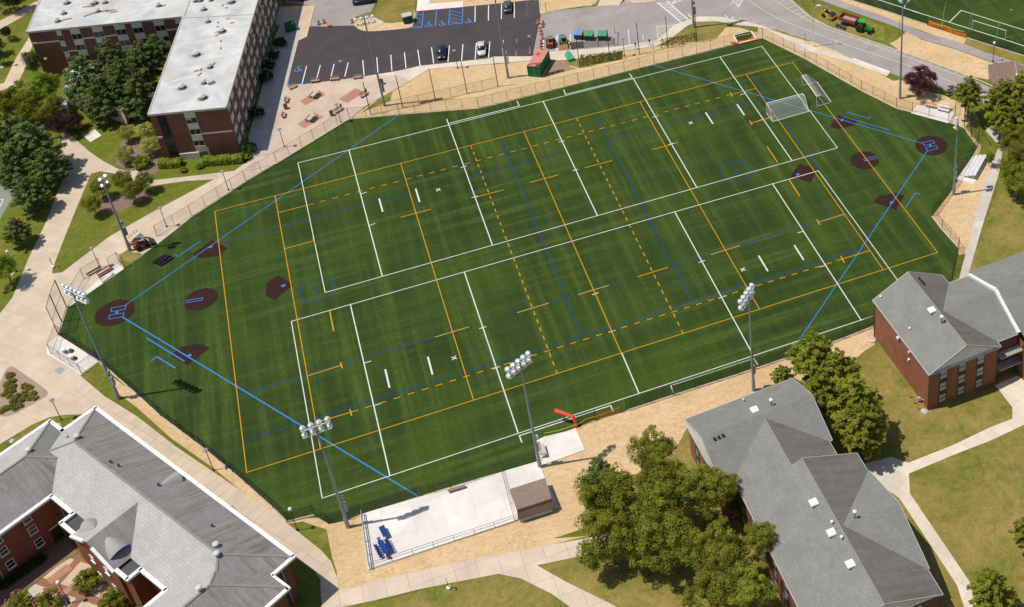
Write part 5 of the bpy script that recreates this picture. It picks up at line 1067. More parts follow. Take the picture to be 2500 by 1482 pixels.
for p, l in ((Q('A3',(478,105)), 'thin dark post on the straw corner behind the parking lot'), (Q('Z6',(80,215)), 'thin dark post on the grass verge left of the yellow roller'), (Q('A4',(1137,280)), 'thin brown post on the straw left of the tall floodlight pole'), (Q('Y3',(1197,688)), 'thin leaning sign post on the straw verge beside the street light'), (Q('A2',(1945,10)), 'thin post on the straw behind the parking bays')):
    g = G(p); q = MB(); q.tube((0,0,0), (0,0,3.6 if 'brown' in l else 2.6), .05, n=6); o = q.build('post', m_bronze); o.location = g; tag(o, l, 'post')
# meters on the pavement
for p, l in ((Q('A3',(1258,430)), 'short dark parking meter on the pavement, left one of the pair'), (Q('A3',(1380,400)), 'short dark parking meter on the pavement, right one of the pair')):
    root = empty('parking_meter', G(p), l, 'parking meter', 'parking meters by the bays'); q = MB(); q.tube((0,0,0), (0,0,1.1), .05, n=6); q.build('post', m_dark, root); q = MB(); q.box((0,0,1.35), (.3,.25,.5)); q.build('meter_head', m_dark, root)

# ------------------------------------------------------------------ bins, barrels, containers
def up(p, z=0.0): g = G(p, z); return V((g.x, g.y, z))
m_orange = mat('barrel_orange', color=(.72,.125,.035), rough=.5)
m_barwhite = mat('barrel_white', color=(.78,.70,.62), rough=.5)
def barrel():
    root = empty('traffic_barrel', (0,0,0), 'x', 'traffic barrel', 'orange barrels closing off the new parking lot')
    q = MB(); q.lathe((0,0,.06), [(.30,0),(.29,.3),(.265,.32),(.255,.58),(.235,.6),(.22,.86),(.19,.92),(.1,.98)], 14); q.build('drum', m_orange, root)
    q = MB(); q.lathe((0,0,.18), [(.305,0),(.303,.14)], 14); q.lathe((0,0,.48), [(.282,0),(.278,.13)], 14); q.build('reflective_band', m_barwhite, root)
    q = MB(); q.lathe((0,0,0), [(.42,0),(.42,.06),(.3,.09)], 14); q.build('rubber_base', m_dark, root); return root
BR = barrel(); first = True
BL = ['orange barrel at the top left of the row, on new asphalt', 'orange barrel at the top right of the row, beside the old road', 'orange barrel just below the top right barrel of the row', 'orange barrel fourth from the top of the row', 'orange barrel fifth from the top, touching the fourth', 'orange barrel in the middle of the row beside a white line', 'orange barrel third from the container end of the row', 'orange barrel second from the container end of the row', 'orange barrel at the container end of the row', 'left one of two orange barrels by the driveway drain', 'right one of two orange barrels by the driveway drain', 'lone orange barrel beside the lamp cluster at the kerb']
for p, l in zip(Q('Z5',(40,178),(158,192),(140,258),(88,360),(110,425),(142,545),(112,655),(106,735),(110,800)) + Q('A2',(638,212),(684,200),(930,198)), BL):
    o = BR if first else copy_tree(BR); first = False; o.location = up(p, .02); o['label'] = l
g = up(Q('A2',(730,232)), .03); q = MB(); q.lathe((0,0,.2), [(.25,-.4),(.2,.3),(.1,.45)], 12, V((1,.3,.1))); o = q.build('traffic_barrel', m_orange); o.location = g; tag(o, 'small orange barrel lying on its side beside yellow tape', 'traffic barrel')
q = MB(); a, b = up(Q('A2',(655,228)), .1), up(Q('A2',(722,232)), .1); q.bar(a, b, .12, .05); o = q.build('caution_tape', mat('tape_yellow', color=(.75,.62,.05))); tag(o, 'yellow caution tape lying between barrels on the driveway edge', 'tape')
# shipping container: red roof, green sides
c0, c1, c2, c3 = [G(p, 2.6) for p in Q('A3',(310,572),(412,582),(497,440),(400,430))]
dirL = W2(c2) - W2(c1); LL = dirL.length; dirL.normalize(); wv_ = W2(c0) - W2(c1); ww = wv_ - dirL * wv_.dot(dirL); Wc = ww.length; ww.normalize(); cc = W2(c1) + dirL * LL/2 + ww * Wc/2; an = math.atan2(dirL.y, dirL.x)
con = empty('shipping_container', cc, 'green corrugated shipping container with faded red roof on the straw', 'container', None, an)
m_cgreen = mat('container_green', color=(.02,.19,.055), rough=.5); m_cred = mat('container_roof_red', color=(.56,.215,.175), rough=.8)
q = MB(); hx, hy = LL/2, Wc/2
def corr(a, b, z0, z1, n, dep):
    a, b = V(a), V(b); d = (b - a) / n; nn = V((d.y, -d.x, 0)).normalized() * dep
    for i in range(n):
        p0 = a + d*i; pts = [p0, p0 + d*.3, p0 + d*.5 - nn, p0 + d*.8 - nn, p0 + d]
        for x, y in zip(pts, pts[1:]): q.face([x + V((0,0,z0)), y + V((0,0,z0)), y + V((0,0,z1)), x + V((0,0,z1))])
corr((-hx,-hy,0),(hx,-hy,0),.15,2.5,22,.05); corr((hx,-hy,0),(hx,hy,0),.15,2.5,8,.04); corr((hx,hy,0),(-hx,hy,0),.15,2.5,22,.05); corr((-hx,hy,0),(-hx,-hy,0),.15,2.5,8,.04); q.build('side_panel', m_cgreen, con)
q = MB()
for x in (-hx, hx):
    for y in (-hy, hy): q.box((x, y, 1.3), (.16,.16,2.6))
for y in (-hy, hy): q.box((0, y, 2.5), (LL, .12, .14)); q.box((0, y, .1), (LL, .12, .18))
for x in (-hx, hx): q.box((x, 0, 2.5), (.12, Wc, .14)); q.box((x, 0, .1), (.12, Wc, .18))
q.build('frame', m_cgreen, con)
q = MB(); q.box((0,0,2.59), (LL + .06, Wc + .06, .06)); q.build('roof', m_cred, con)
q = MB(); q.box((hx*.45, hy*.35, 2.64), (.9, .55, .05)); q.build('roof_patch', mat('roof_patch_red', color=(.52,.05,.03)), con)
q = MB()
for y in (-hy*.5, hy*.5): q.tube((-hx-.06, y, .3), (-hx-.06, y, 2.4), .03, n=6)
q.build('locking_bar', m_cgreen, con)
# dumpsters
def dumpster(px0, px1, label, body, lid, dep=1.5, lid2=None):
    a, b = up(px0), up(px1); d = (b - a); L = d.length; an = math.atan2(d.y, d.x); nn = V((-sin(an), cos(an), 0)); c = (a + b)/2 + nn * dep/2
    root = empty('dumpster', c, label, 'dumpster', 'dumpsters on the concrete pad', an)
    q = MB(); hy = dep/2; q.raw([(-L/2,-hy+.1,.15),(L/2,-hy+.1,.15),(L/2,hy-.1,.15),(-L/2,hy-.1,.15),(-L/2,-hy,1.25),(L/2,-hy,1.25),(L/2,hy,1.65),(-L/2,hy,1.65)], [(3,2,1,0),(0,1,5,4),(1,2,6,5),(2,3,7,6),(3,0,4,7)])
    for s in (-1,1): q.box((s*(L/2+.05), 0, .8), (.1, .9, .18)); q.box((s*L*.32, -hy+.02, .7), (.12,.1,.95))
    q.build('bin_body', body, root)
    for s, m in ((-1, lid), (1, lid2 or lid)):
        l = MB(); x0, x1 = (-L/2-.03, -.02) if s < 0 else (.02, L/2+.03); l.hexa([V((x0,-hy-.06,1.25)),V((x1,-hy-.06,1.25)),V((x1,hy,1.66)),V((x0,hy,1.66)),V((x0,-hy-.06,1.33)),V((x1,-hy-.06,1.33)),V((x1,hy,1.74)),V((x0,hy,1.74))]); l.build('lid', m, root)
    w = MB()
    for s in (-1,1):
        for y in (-hy*.6, hy*.6): w.lathe((s*L*.38, y, .1), [(.1,-.04),(.1,.04)], 8, V((1,0,0)))
    w.build('caster', m_dark, root)
m_dg = mat('dumpster_green', color=(.012,.085,.042), rough=.5); m_dgl = mat('dumpster_lid_green', color=(.075,.29,.15), rough=.4); m_db = mat('dumpster_blue', color=(.02,.075,.22), rough=.5); m_dbl = mat('dumpster_lid_blue', color=(.10,.30,.62), rough=.4); m_dgr = mat('dumpster_lid_grey', color=(.27,.24,.26), rough=.6)
dumpster(Q('Z5',(910,570)), Q('Z5',(1100,580)), 'blue dumpster with one blue and one grey lid', m_db, m_dbl, 1.7, m_dgr)
dumpster(Q('Z5',(1150,595)), Q('Z5',(1360,600)), 'green dumpster in the middle, next to the blue one', m_dg, m_dgl)
dumpster(Q('Z5',(1480,595)), Q('Z5',(1700,600)), 'green dumpster standing alone at the right end of the pad', m_dg, m_dgl)
g = up(Q('A2',(1415,190)), .02); root = empty('utility_cabinet', g, 'dark green cabinet with pale grey lid on the grass island', 'cabinet', None, .05); q = MB(); q.box((0,0,.85), (1.9,1.5,1.7)); q.build('cabinet_body', m_dg, root); q = MB(); q.box((0,0,1.78), (2.05,1.65,.18)); q.build('lid', m_trim, root)
g = up(Q('A2',(395,262)), .1); root = empty('utility_cabinet', g, 'dark green cabinet in the dormitory shade beside the yellow kerb', 'cabinet', None, .2); q = MB(); q.box((0,0,.9), (2.0,1.3,1.8)); q.build('cabinet_body', m_dg, root); q = MB(); q.box((.6,.3,1.9), (.6,.6,.3)); q.build('lid', m_dg, root)
g = up(Q('Z5',(845,1075))); root = empty('utility_box', g, 'pale green utility box tapering to a rounded cap on the verge', 'utility box', None, .08); q = MB(); q.box((0,.9,.35), (1.35,2.3,.7)); q.build('box_base', mat('aqua_green', color=(.085,.36,.215), rough=.5), root); q = MB(); q.hexa([V((-.6,.2,.7)),V((.6,.2,.7)),V((.6,2.0,.7)),V((-.6,2.0,.7)),V((-.25,1.2,1.25)),V((.25,1.2,1.25)),V((.2,1.8,1.5)),V((-.2,1.8,1.5))]); q.build('cap', mat('aqua_green'), root)
# enclosure posts
q = MB()
for x in (1868, 1150): 
    for y in (400, 830 if x > 1500 else 900):
        pass
# benches, tables and bins on the patio
m_wood = mat('bench_wood', color=(.46,.27,.20), rough=.7)
def bench(p0, p1, label, side, back=True, zb=.11, grp='benches on the patio', m=None):
    a, b = up(p0, zb), up(p1, zb); d = b - a; L = d.length; an = math.atan2(d.y, d.x); c = (a + b)/2
    root = empty('bench', c, label, 'bench', grp, an); m = m or m_wood
    q = MB()
    for y in (-.2, 0, .2): q.box((0, y, .45), (L, .17, .05))
    q.build('seat', m, root)
    if back:
        q = MB(); s = side
        for z in (.62, .80): q.box((0, s*(.3 + (z-.6)*.3), z), (L, .05, .14))
        q.build('backrest', m, root)
    for x in (-L/2 + .2, L/2 - .2): q = MB(); q.box((x, 0, .22), (.08, .5, .44)); q.build('leg', m_dark, root)
for p0, p1, l, s in (((310,255),(480,180),'wooden bench at the blue painted corner of the patio',1), ((775,105),(955,85),'wooden bench along the parking kerb, left one of three',1), ((1175,62),(1365,45),'wooden bench along the parking kerb, middle one of three',1), ((1660,25),(1850,5),'wooden bench along the parking kerb, right one of three',1),
                     ((255,540),(290,440),'wooden bench at the shaded edge beside the round bin',1), ((195,860),(225,760),'wooden bench at the shaded edge, nearest the lamp post',1), ((1815,430),(1960,345),'dark wooden bench beside the empty red paving patch',1), ((1275,755),(1440,660),'dark wooden bench along the patio fence beside the lamp',1)):
    bench(Q('Z7', p0), Q('Z7', p1), l, s)
def picnic(p, label, an):
    root = empty('picnic_table', up(p, .12), label, 'picnic table', 'picnic tables on the red paving', an)
    q = MB(); q.box((0,0,.74), (1.9,.8,.06)); q.build('tabletop', mat('table_top', color=(.50,.45,.36)), root)
    for y in (-.75, .75): q = MB(); q.box((0,y,.45), (1.8,.32,.05)); q.build('seat', m_dark, root)
    for x in (-.6, .6): q = MB(); q.bar((x,-.75,.02), (x,.3,.74), .08); q.bar((x,.75,.02), (x,-.3,.74), .08); q.build('leg', m_dark, root)
picnic(Q('Z7',(852,392)), 'dark picnic table on the red paving patch nearest the parked cars', .9); picnic(Q('Z7',(780,885)), 'dark picnic table on the red paving patch near the lamp post', .9)
def bin_(p, label, r=.38, h=1.0, m=None):
    root = empty('litter_bin', up(p, .11), label, 'bin', 'litter bins on the patio'); q = MB(); q.lathe((0,0,0), [(r*.85,0),(r,.1),(r,h)], 14); q.build('bin_body', m or mat('bin_brown', color=(.25,.16,.085)), root); q = MB(); q.lathe((0,0,h), [(r*1.04,0),(r*.9,.08),(r*.4,.16)], 14); q.build('lid', m_dark, root)
bin_(Q('Z7',(245,650)), 'round brown litter bin between two benches at the shaded edge'); bin_(Q('Z7',(1210,790)), 'round brown litter bin at the left end of the fence bench'); bin_(Q('Z7',(2265,130)), 'round brown litter bin beside the floodlight pole', .36)
for p, l in ((Q('Z7',(1935,318)), 'slim dark ash urn at the end of the upper bench'), (Q('Z7',(1408,640)), 'slim pale ash urn at the end of the fence bench')): bin_(p, l, .2, .9)

# ------------------------------------------------------------------ vehicles
m_tyre = mat('tyre', color=(.022,.022,.024), rough=.9); m_rim = mat('rim', color=(.42,.42,.43), rough=.35, metal=.5)
def paint(n, c, rough=.28): return mat(n, color=c, rough=rough, spec=.5)
def wheel(parent, c, r, w, axis=V((0,1,0)), rim=None):
    q = MB(); q.lathe(c, [(r*.62,-w*.5),(r*.94,-w*.5),(r,-w*.32),(r,w*.32),(r*.94,w*.5),(r*.62,w*.5)], 16, axis); o = q.build('wheel', m_tyre, parent)
    q = MB(); q.lathe(c, [(r*.2,-w*.46),(r*.62,-w*.42),(r*.62,w*.42),(r*.2,w*.46)], 12, axis); q.build('rim', rim or m_rim, o)
def loft(mb, secs):
    """closed cross sections joined lengthways; each a list of points with the same count"""
    n = len(secs[0]); P = [p for s in secs for p in s]
    F = [(j*n+i, j*n+(i+1)%n, (j+1)*n+(i+1)%n, (j+1)*n+i) for j in range(len(secs)-1) for i in range(n)]
    F += [tuple(reversed(range(n))), tuple(range((len(secs)-1)*n, len(secs)*n))]; mb.smooth = True; mb.raw(P, F); mb.smooth = False
def car(p_front, p_rear, label, body, suv=False, grp='cars in the parking lot'):
    a, b = up(p_front, .02), up(p_rear, .02); d = a - b; an = math.atan2(d.y, d.x); c = (a + b)/2
    root = empty('parked_car', c, label, 'car', grp, an); L = 4.75; h0 = .06 if suv else 0
    def sec(x, w, zl, zt): return [V((x,-w*.92,zl)), V((x,w*.92,zl)), V((x,w,zl+.2)), V((x,w*.97,zt-.1)), V((x,w*.80,zt)), V((x,-w*.80,zt)), V((x,-w*.97,zt-.1)), V((x,-w,zl+.2))]
    q = MB(); loft(q, [sec(x, w, .28, z + h0*3) for x, w, z in ((-2.36,.66,.74),(-2.28,.80,.90),(-1.9,.88,.97),(-1.2,.91,.95),(0,.92,.93),(1.0,.91,.92),(1.75,.87,.84),(2.2,.78,.74),(2.37,.60,.62))]); q.build('body', body, root)
    zr = 1.44 if not suv else 1.72; xr0, xr1 = (-1.0, .25) if not suv else (-1.95, .35)
    def gs(x, w, z0, z1): return [V((x,-w,z0)), V((x,w,z0)), V((x,w*.84,z1)), V((x,-w*.84,z1))]
    q = MB(); loft(q, [gs(xr0-(.85 if not suv else .3),.78,.92,.97), gs(xr0,.80,.9,zr-.03), gs(xr1,.80,.9,zr-.03), gs(xr1+1.0,.77,.88,.93)]); q.build('windows', m_glass, root)
    q = MB(); loft(q, [[V((x,-w,zr-.06)), V((x,w,zr-.06)), V((x,w*.9,z)), V((x,-w*.9,z))] for x, w, z in ((xr0-.12,.60,zr-.03),(xr0+.1,.66,zr),(xr1-.15,.66,zr),(xr1+.1,.60,zr-.04))]); q.build('roof', body, root)
    for x in (-1.42, 1.42):
        for y in (-.80, .80): wheel(root, (x, y, .33), .33, .22)
    for y in (-.58, .58): q = MB(); q.box((2.22, y, .66), (.2,.32,.13)); q.build('headlight', m_lamp, root); q = MB(); q.box((-2.3, y, .82), (.1,.34,.14)); q.build('tail_light', mat('tail_red', color=(.4,.02,.02), rough=.3), root)
    for y in (-.98, .98): q = MB(); q.box((.75, y, .98), (.16,.18,.13)); q.build('mirror', body, root)
car(Q('A2',(1708,528)), Q('A2',(1712,420)), 'dark navy blue sedan facing the straw bank', paint('paint_navy', (.012,.022,.055)))
car(Q('A2',(2062,502)), Q('A2',(2055,383)), 'pale silver sedan facing the straw bank', paint('paint_silver', (.56,.57,.52)))
car(Q('A2',(2285,30)), Q('A2',(2285,120)), 'dark grey sedan nosed in at the far row of bays', paint('paint_grey', (.085,.09,.10)))
car(Q('A2',(955,36)), Q('A2',(1110,14)), 'black sport utility car on the driveway beside the grass island', paint('paint_black', (.012,.013,.016)), True)
car(Q('A2',(500,-8)), Q('A2',(400,-14)), 'dark car cut by the top edge near the dormitory lawn', paint('paint_dark', (.03,.04,.05)))
# skid loaders beside the barrels
m_or = paint('machine_orange', (.66,.12,.04), .45); m_yel = paint('machine_yellow', (.68,.36,.02), .5); m_mgrey = mat('machine_grey', color=(.16,.185,.19), rough=.6); m_fl = mat('machine_cream', color=(.62,.50,.36), rough=.6)
def skid(front, rear, label, cat, body, bucket, z=.02, cream=False):
    a, b = up(front, z), up(rear, z); d = a - b; an = math.atan2(d.y, d.x); c = (a + b)/2; root = empty('skid_loader', c, label, cat, None, an)
    q = MB(); q.hexa([V((-1.3,-.55,.35)),V((.9,-.55,.35)),V((.9,.55,.35)),V((-1.3,.55,.35)),V((-1.35,-.6,1.25)),V((.7,-.5,.95)),V((.7,.5,.95)),V((-1.35,.6,1.25))]); q.build('body', body, root)
    q = MB()
    for x in (-.75, .65):
        for y in (-.5, .5): q.bar((x,y,.9), (x*.92,y,2.0), .09)
    q.build('cab_frame', m_mgrey, root); q = MB(); q.box((-.05,0,2.05), (1.5,1.15,.1)); q.build('cab_roof', m_mgrey, root)
    q = MB(); q.box((-.1,0,1.1), (.6,.55,.15)); q.box((-.4,0,1.4), (.14,.55,.5)); q.build('seat', m_dark, root)
    q = MB()
    for y in (-.72, .72): q.bar((-1.2,y,1.35), (1.0,y,1.15), .14,.2); q.bar((1.0,y,1.15), (1.5,y,.45), .14,.2)
    q.build('lift_arm', bucket, root)
    q = MB(); q.hexa([V((1.3,-.95,.05)),V((2.1,-.95,.02)),V((2.1,.95,.02)),V((1.3,.95,.05)),V((1.25,-.95,.75)),V((1.5,-.95,.72)),V((1.5,.95,.72)),V((1.25,.95,.75))]); q.build('bucket', bucket, root)
    for x in (-.75, .65):
        for y in (-.72, .72): wheel(root, (x, y, .42), .42, .32, rim=bucket)
    q = MB(); q.box((-1.38,0,.85), (.1,.8,.5)); q.build('grille', m_dark, root)
skid(Q('Z5',(655,800)), Q('Z5',(640,560)), 'grey skid loader with brown bucket parked in a bay beside the dumpsters', 'skid loader', m_mgrey, mat('bucket_brown', color=(.40,.22,.06)))
skid(Q('Z5',(340,600)), Q('Z5',(340,800)), 'small orange and black loader parked between the barrels and a white line', 'skid loader', m_or, m_dark)
skid((362,597), (337,608), 'orange skid loader parked inside the field corner under a floodlight pole', 'skid loader', m_or, m_dark, .06)
q = MB(); g = up(Q('Y2',(420,310)), .05); an = .75
for i in range(4): q.bar(g + V((cos(an)*(-.9+.6*i), sin(an)*(-.9+.6*i), 0)), g + V((cos(an)*(-.9+.6*i), sin(an)*(-.9+.6*i), .9)), .07)
for zz in (.45,.9): q.bar(g + V((cos(an)*-1, sin(an)*-1, zz)), g + V((cos(an)*1, sin(an)*1, zz)), .07)
q.box(g + V((.3,-.5,.35)), (1.9,.7,.3), an); tag(q.build('pallet_fork_frame', m_fl), 'pale rusty frame and planks beside the orange skid loader', 'frame')
g = up(Q('Y2',(310,520)), .05); q = MB(); q.box(g + V((0,0,.25)), (.9,.8,.5), .6); q.box(g + V((.2,.1,.56)), (.6,.5,.14), .2); tag(q.build('sack', mat('sack_cream', color=(.66,.52,.38))), 'lumpy cream sacks left of the orange skid loader', 'sacks')
# tractor with dump trailer
m_jg = paint('tractor_green', (.03,.27,.03), .4); m_jy = mat('tractor_yellow', color=(.72,.46,.06), rough=.5)
def tractor(front, rear, label):
    a, b = up(front), up(rear); d = a - b; an = math.atan2(d.y, d.x); c = (a + b)/2; root = empty('tractor', c, label, 'tractor', None, an)
    q = MB(); q.hexa([V((.1,-.4,.75)),V((1.75,-.36,.75)),V((1.75,.36,.75)),V((.1,.4,.75)),V((.1,-.4,1.5)),V((1.7,-.3,1.3)),V((1.7,.3,1.3)),V((.1,.4,1.5))]); q.build('hood', m_jg, root)
    q = MB(); q.box((-.5,0,.7), (1.9,.7,.5)); q.box((.9,0,.55), (1.5,.3,.3)); q.build('chassis', m_dark, root)
    q = MB()
    for y in (-.75,.75): q.box((-.9,y,1.25), (1.1,.5,.12)); q.box((-1.35,y,1.0), (.12,.5,.5))
    q.build('fender', m_jg, root)
    q = MB()
    for x in (-1.3,-.1):
        for y in (-.55,.55): q.bar((x,y,1.2), (x,y,2.45), .07)
    q.build('canopy_frame', m_dark, root); q = MB(); q.box((-.65,0,2.5), (1.7,1.4,.12), 0, .08); q.build('canopy', paint('canopy_green', (.03,.36,.06), .4), root)
    q = MB(); q.box((-.85,0,1.25), (.5,.5,.14)); q.box((-1.1,0,1.55), (.12,.5,.5)); q.build('seat', m_jy, root)
    q = MB(); q.tube((-.15,0,1.3), (-.35,0,1.65), .03, n=6); q.lathe((-.36,0,1.66), [(.2,-.02),(.2,.02)], 12, V((-.5,0,1))); q.build('steering_wheel', m_dark, root)
    for y in (-.85,.85): wheel(root, (-.95,y,.78), .78, .45, rim=m_jy)
    for y in (-.72,.72): wheel(root, (1.3,y,.48), .48, .3, rim=m_jy)
    q = MB(); q.tube((1.0,.15,1.35), (1.0,.15,2.0), .04, n=6); q.build('exhaust_pipe', m_dark, root)
tractor(Q('Z6',(2060,1120)), Q('Z6',(1600,1000)), 'green tractor with a green canopy hitched to the red trailer')
a, b = up(Q('Z6',(1490,960))), up(Q('Z6',(960,800))); d = a - b; an = math.atan2(d.y, d.x); c = (a + b)/2 + V((-sin(an), cos(an), 0)) * .9; root = empty('dump_trailer', c, 'rust red dump trailer with an empty bed behind the green tractor', 'trailer', None, an)
m_tr = mat('trailer_red', color=(.33,.06,.04), rough=.7); L_, B_ = 3.9, 2.15
q = MB(); q.box((0,0,1.0), (L_,B_,.1)); q.build('bed_floor', mat('bed_floor', color=(.37,.29,.26)), root)
for nm, c_, s_ in (('side_board',(0,B_/2,1.4),(L_,.09,.75)), ('side_board',(0,-B_/2,1.4),(L_,.09,.75)), ('tailgate',(-L_/2,0,1.45),(.09,B_-.1,.9)), ('headboard',(L_/2,0,1.45),(.09,B_-.1,.9))): q = MB(); q.box(c_, s_); q.build(nm, m_tr, root)
q = MB()
for y in (-.5,.5): q.box((0,y,.8), (L_,.12,.22))
q.bar((L_/2,.4,.75), (L_/2+1.3,0,.6), .12); q.bar((L_/2,-.4,.75), (L_/2+1.3,0,.6), .12); q.build('chassis', m_tr, root)
for x in (-1.0,-.2):
    for y in (-1.0,1.0): wheel(root, (x,y,.4), .4, .28, rim=m_white)
for p, l in ((Q('Z6',(885,890)), 'dark tyre lying on the kerb grass beside the trailer, left one'), (Q('Z6',(1000,935)), 'dark drum on the kerb grass between the tyre and the wheel'), (Q('Z6',(1120,985)), 'dark tyre standing on the kerb grass below the trailer, right one')):
    g = up(p, .02); q = MB(); q.lathe((0,0,.3), [(.12,-.3),(.38,-.28),(.42,0),(.38,.28),(.12,.3)], 14, V((.5,.2,1)) if 'drum' not in l else V((1,.2,0))); o = q.build('loose_tyre', mat('dusty_rubber', color=(.09,.085,.085))); o.location = g; tag(o, l, 'tyre')
# yellow seeder / roller with canopy
a, b = up(Q('Z6',(680,700))), up(Q('Z6',(360,560))); d = a - b; an = math.atan2(d.y, d.x); c = (a + b)/2 + V((-sin(an), cos(an), 0)) * .7; root = empty('road_roller', c, 'yellow roller with a dark canopy on the verge beside the street light', 'roller', None, an)
q = MB(); q.box((-.35,0,.75), (1.7,1.1,.5), 0, .1); q.box((-.95,0,1.15), (.6,.9,.4)); q.build('body', m_yel, root)
q = MB(); q.lathe((1.0,0,.62), [(.3,-.85),(.62,-.85),(.62,.85),(.3,.85)], 20, V((0,1,0))); q.build('drum', m_mgrey, root)
q = MB()
for y in (-.95,.95): q.box((.8,y,.65), (1.3,.1,.35))
q.box((1.68,0,.65), (.12,2.0,.4)); q.build('drum_frame', m_yel, root)
q = MB(); q.box((-.2,0,1.15), (.5,.55,.12)); q.box((-.45,0,1.45), (.12,.55,.55)); q.build('seat', m_dark, root)
q = MB()
for x, y in ((-.9,-.5),(-.9,.5)): q.bar((x,y,1.2), (x+.1,y,2.35), .08)
q.build('canopy_frame', m_dark, root); q = MB(); q.box((-.55,0,2.4), (1.3,1.2,.09)); q.build('canopy', mat('canopy_slate', color=(.13,.16,.19)), root)
for y in (-.62,.62): wheel(root, (-.9,y,.45), .45, .3, rim=m_yel)
q = MB(); q.hexa([V((.5,-.65,1.2)),V((1.4,-.65,1.2)),V((1.4,.65,1.2)),V((.5,.65,1.2)),V((.45,-.7,1.45)),V((1.5,-.7,1.35)),V((1.5,.7,1.35)),V((.45,.7,1.45))]); q.build('hopper', m_dark, root)

# ------------------------------------------------------------------ goals and nets
m_net = mat('goal_net', f_net(1, .20, (.72,.74,.72)), spec=.1)
def goal(fp, rp, label, ztop=2.44, top_depth=.9, net=True, name='soccer_goal', grp='white soccer goals'):
    """fp: two front post feet, rp: two rear ground corners (photo positions)"""
    a, b = up(fp[0], .06), up(fp[1], .06); r0, r1 = up(rp[0], .06), up(rp[1], .06); root = empty(name, a, label, 'goal', grp)
    T = V((0,0,ztop)); d0 = (r0 - a); d1 = (r1 - b)
    for p in (a, b): q = MB(); q.tube(p, p + T, .065, n=8); place(root, q.build('goal_post', m_white, root))
    q = MB(); q.tube(a + T, b + T, .065, n=8); place(root, q.build('crossbar', m_white, root))
    if net:
        t0, t1 = a + T + d0.normalized() * top_depth, b + T + d1.normalized() * top_depth
        q = MB(); q.tube(a, r0, .05, n=6); q.tube(b, r1, .05, n=6); q.tube(r0, r1, .06, n=6); place(root, q.build('ground_bar', m_white, root))
        
        for s0, s1, s2 in ((a + T, t0, r0), (b + T, t1, r1)): q = MB(); q.tube(s0, s1, .05, n=6); q.tube(s1, s2, .045, n=6); place(root, q.build('back_stay', m_white, root))
        q = MB(); q.face([a + T, b + T, t1, t0]); q.face([t0, t1, r1, r0]); q.face([a, a + T, t0, r0]); q.face([b, b + T, t1, r1]); place(root, q.build('net', m_net, root))
    return root
goal((Q('A4',(72,912)), Q('A4',(363,834))), (Q('A4',(122,978)), Q('A4',(412,895))), 'white soccer goal with its net facing the camera side, on the outfield lines')
goal((Q('A4',(358,690)), Q('A4',(475,857))), (Q('A4',(476,658)), Q('A4',(592,823))), 'white soccer goal turned sideways beside the road fence', 2.44, .95)
goal((Q('Y7',(693,408)), Q('Y7',(1145,548))), (None or Q('Y7',(693,408)), Q('Y7',(1145,548))), 'white goal frame on the second field beyond the fence', 2.35, net=False)
m_onet = mat('orange_netting', f_net(1, .78, (.72,.16,.035)), spec=.1); m_onet2 = mat('orange_netting_open', f_net(1, .42, (.66,.12,.04)), spec=.1)
def netrun(pts, h, label, m, sag=0.0):
    P = [up(p) for p in pts]; root = empty('safety_netting', P[0], label, 'safety netting', 'orange safety netting'); q = MB(); n = len(P)
    for i in range(n-1):
        for j in range(4):
            t0, t1 = j/4, (j+1)/4; a, b = P[i].lerp(P[i+1], t0), P[i].lerp(P[i+1], t1); hs = lambda t: h[i] + (h[i+1]-h[i])*t - sag*sin(pi*t)
            q.face([a + V((0,0,.02)), b + V((0,0,.02)), b + V((0,0,hs(t1))), a + V((0,0,hs(t0)))])
    place(root, q.build('netting', m, root))
    for p, hh in zip(P, h): s = MB(); s.tube(p, p + V((0,0,max(.4,hh))), .04, n=6); place(root, s.build('stake', m_dark, root))
netrun(Q('Y7',(88,352),(285,395),(420,455),(620,522)), [1.5,1.35,.9,1.1], 'long sagging orange safety netting along the second field', m_onet, .15)
netrun(Q('Y6',(595,348),(925,250)), [1.3,1.5], 'dark orange safety netting stretched across the south gate opening', m_onet2, .1)
a, b, c_, d_ = Q('Y3',(70,560),(340,492),(425,615),(140,690)); root = empty('netted_pad', up(a), 'small turf pad with a white frame and orange netting at the fence corner', 'turf pad')
P4 = [up(p, .06) for p in (a,b,c_,d_)]; q = MB(); q.face(P4); place(root, q.build('turf_mat', m_turf, root)); q = MB()
for i in range(4): q.bar(P4[i] + V((0,0,.05)), P4[(i+1)%4] + V((0,0,.05)), .25, .22)
place(root, q.build('frame', m_white, root))
q = MB(); q.face([P4[3] + V((0,0,.06)), P4[2] + V((0,0,.06)), P4[2].lerp(P4[1],.40) + V((0,0,.14)), P4[3].lerp(P4[2],.5).lerp(P4[0].lerp(P4[1],.5),.12) + V((0,0,.08)), P4[3].lerp(P4[0],.30) + V((0,0,.12))]); place(root, q.build('netting', m_onet, root))
q = MB(); e0, e1 = up(Q('Y3',(30,680)), .05), up(Q('Y3',(435,630)), .05); q.bar(e0 + V((0,0,.15)), P4[3] + V((0,0,.15)), .5, .3); q.bar(P4[3] - V((0,.3,-.1)), e1 - V((0,0,-.1)), .3, .25); place(root, q.build('netting_roll', m_onet, root))
q = MB(); e0, e1 = P4[0].lerp(P4[3],.2), P4[1].lerp(P4[2],.3); q.bar(e0 + V((.3,0,.1)), e1 + V((-.3,0,.1)), .10, .04); place(root, q.build('yellow_tape', mat('tape_yellow'), root))
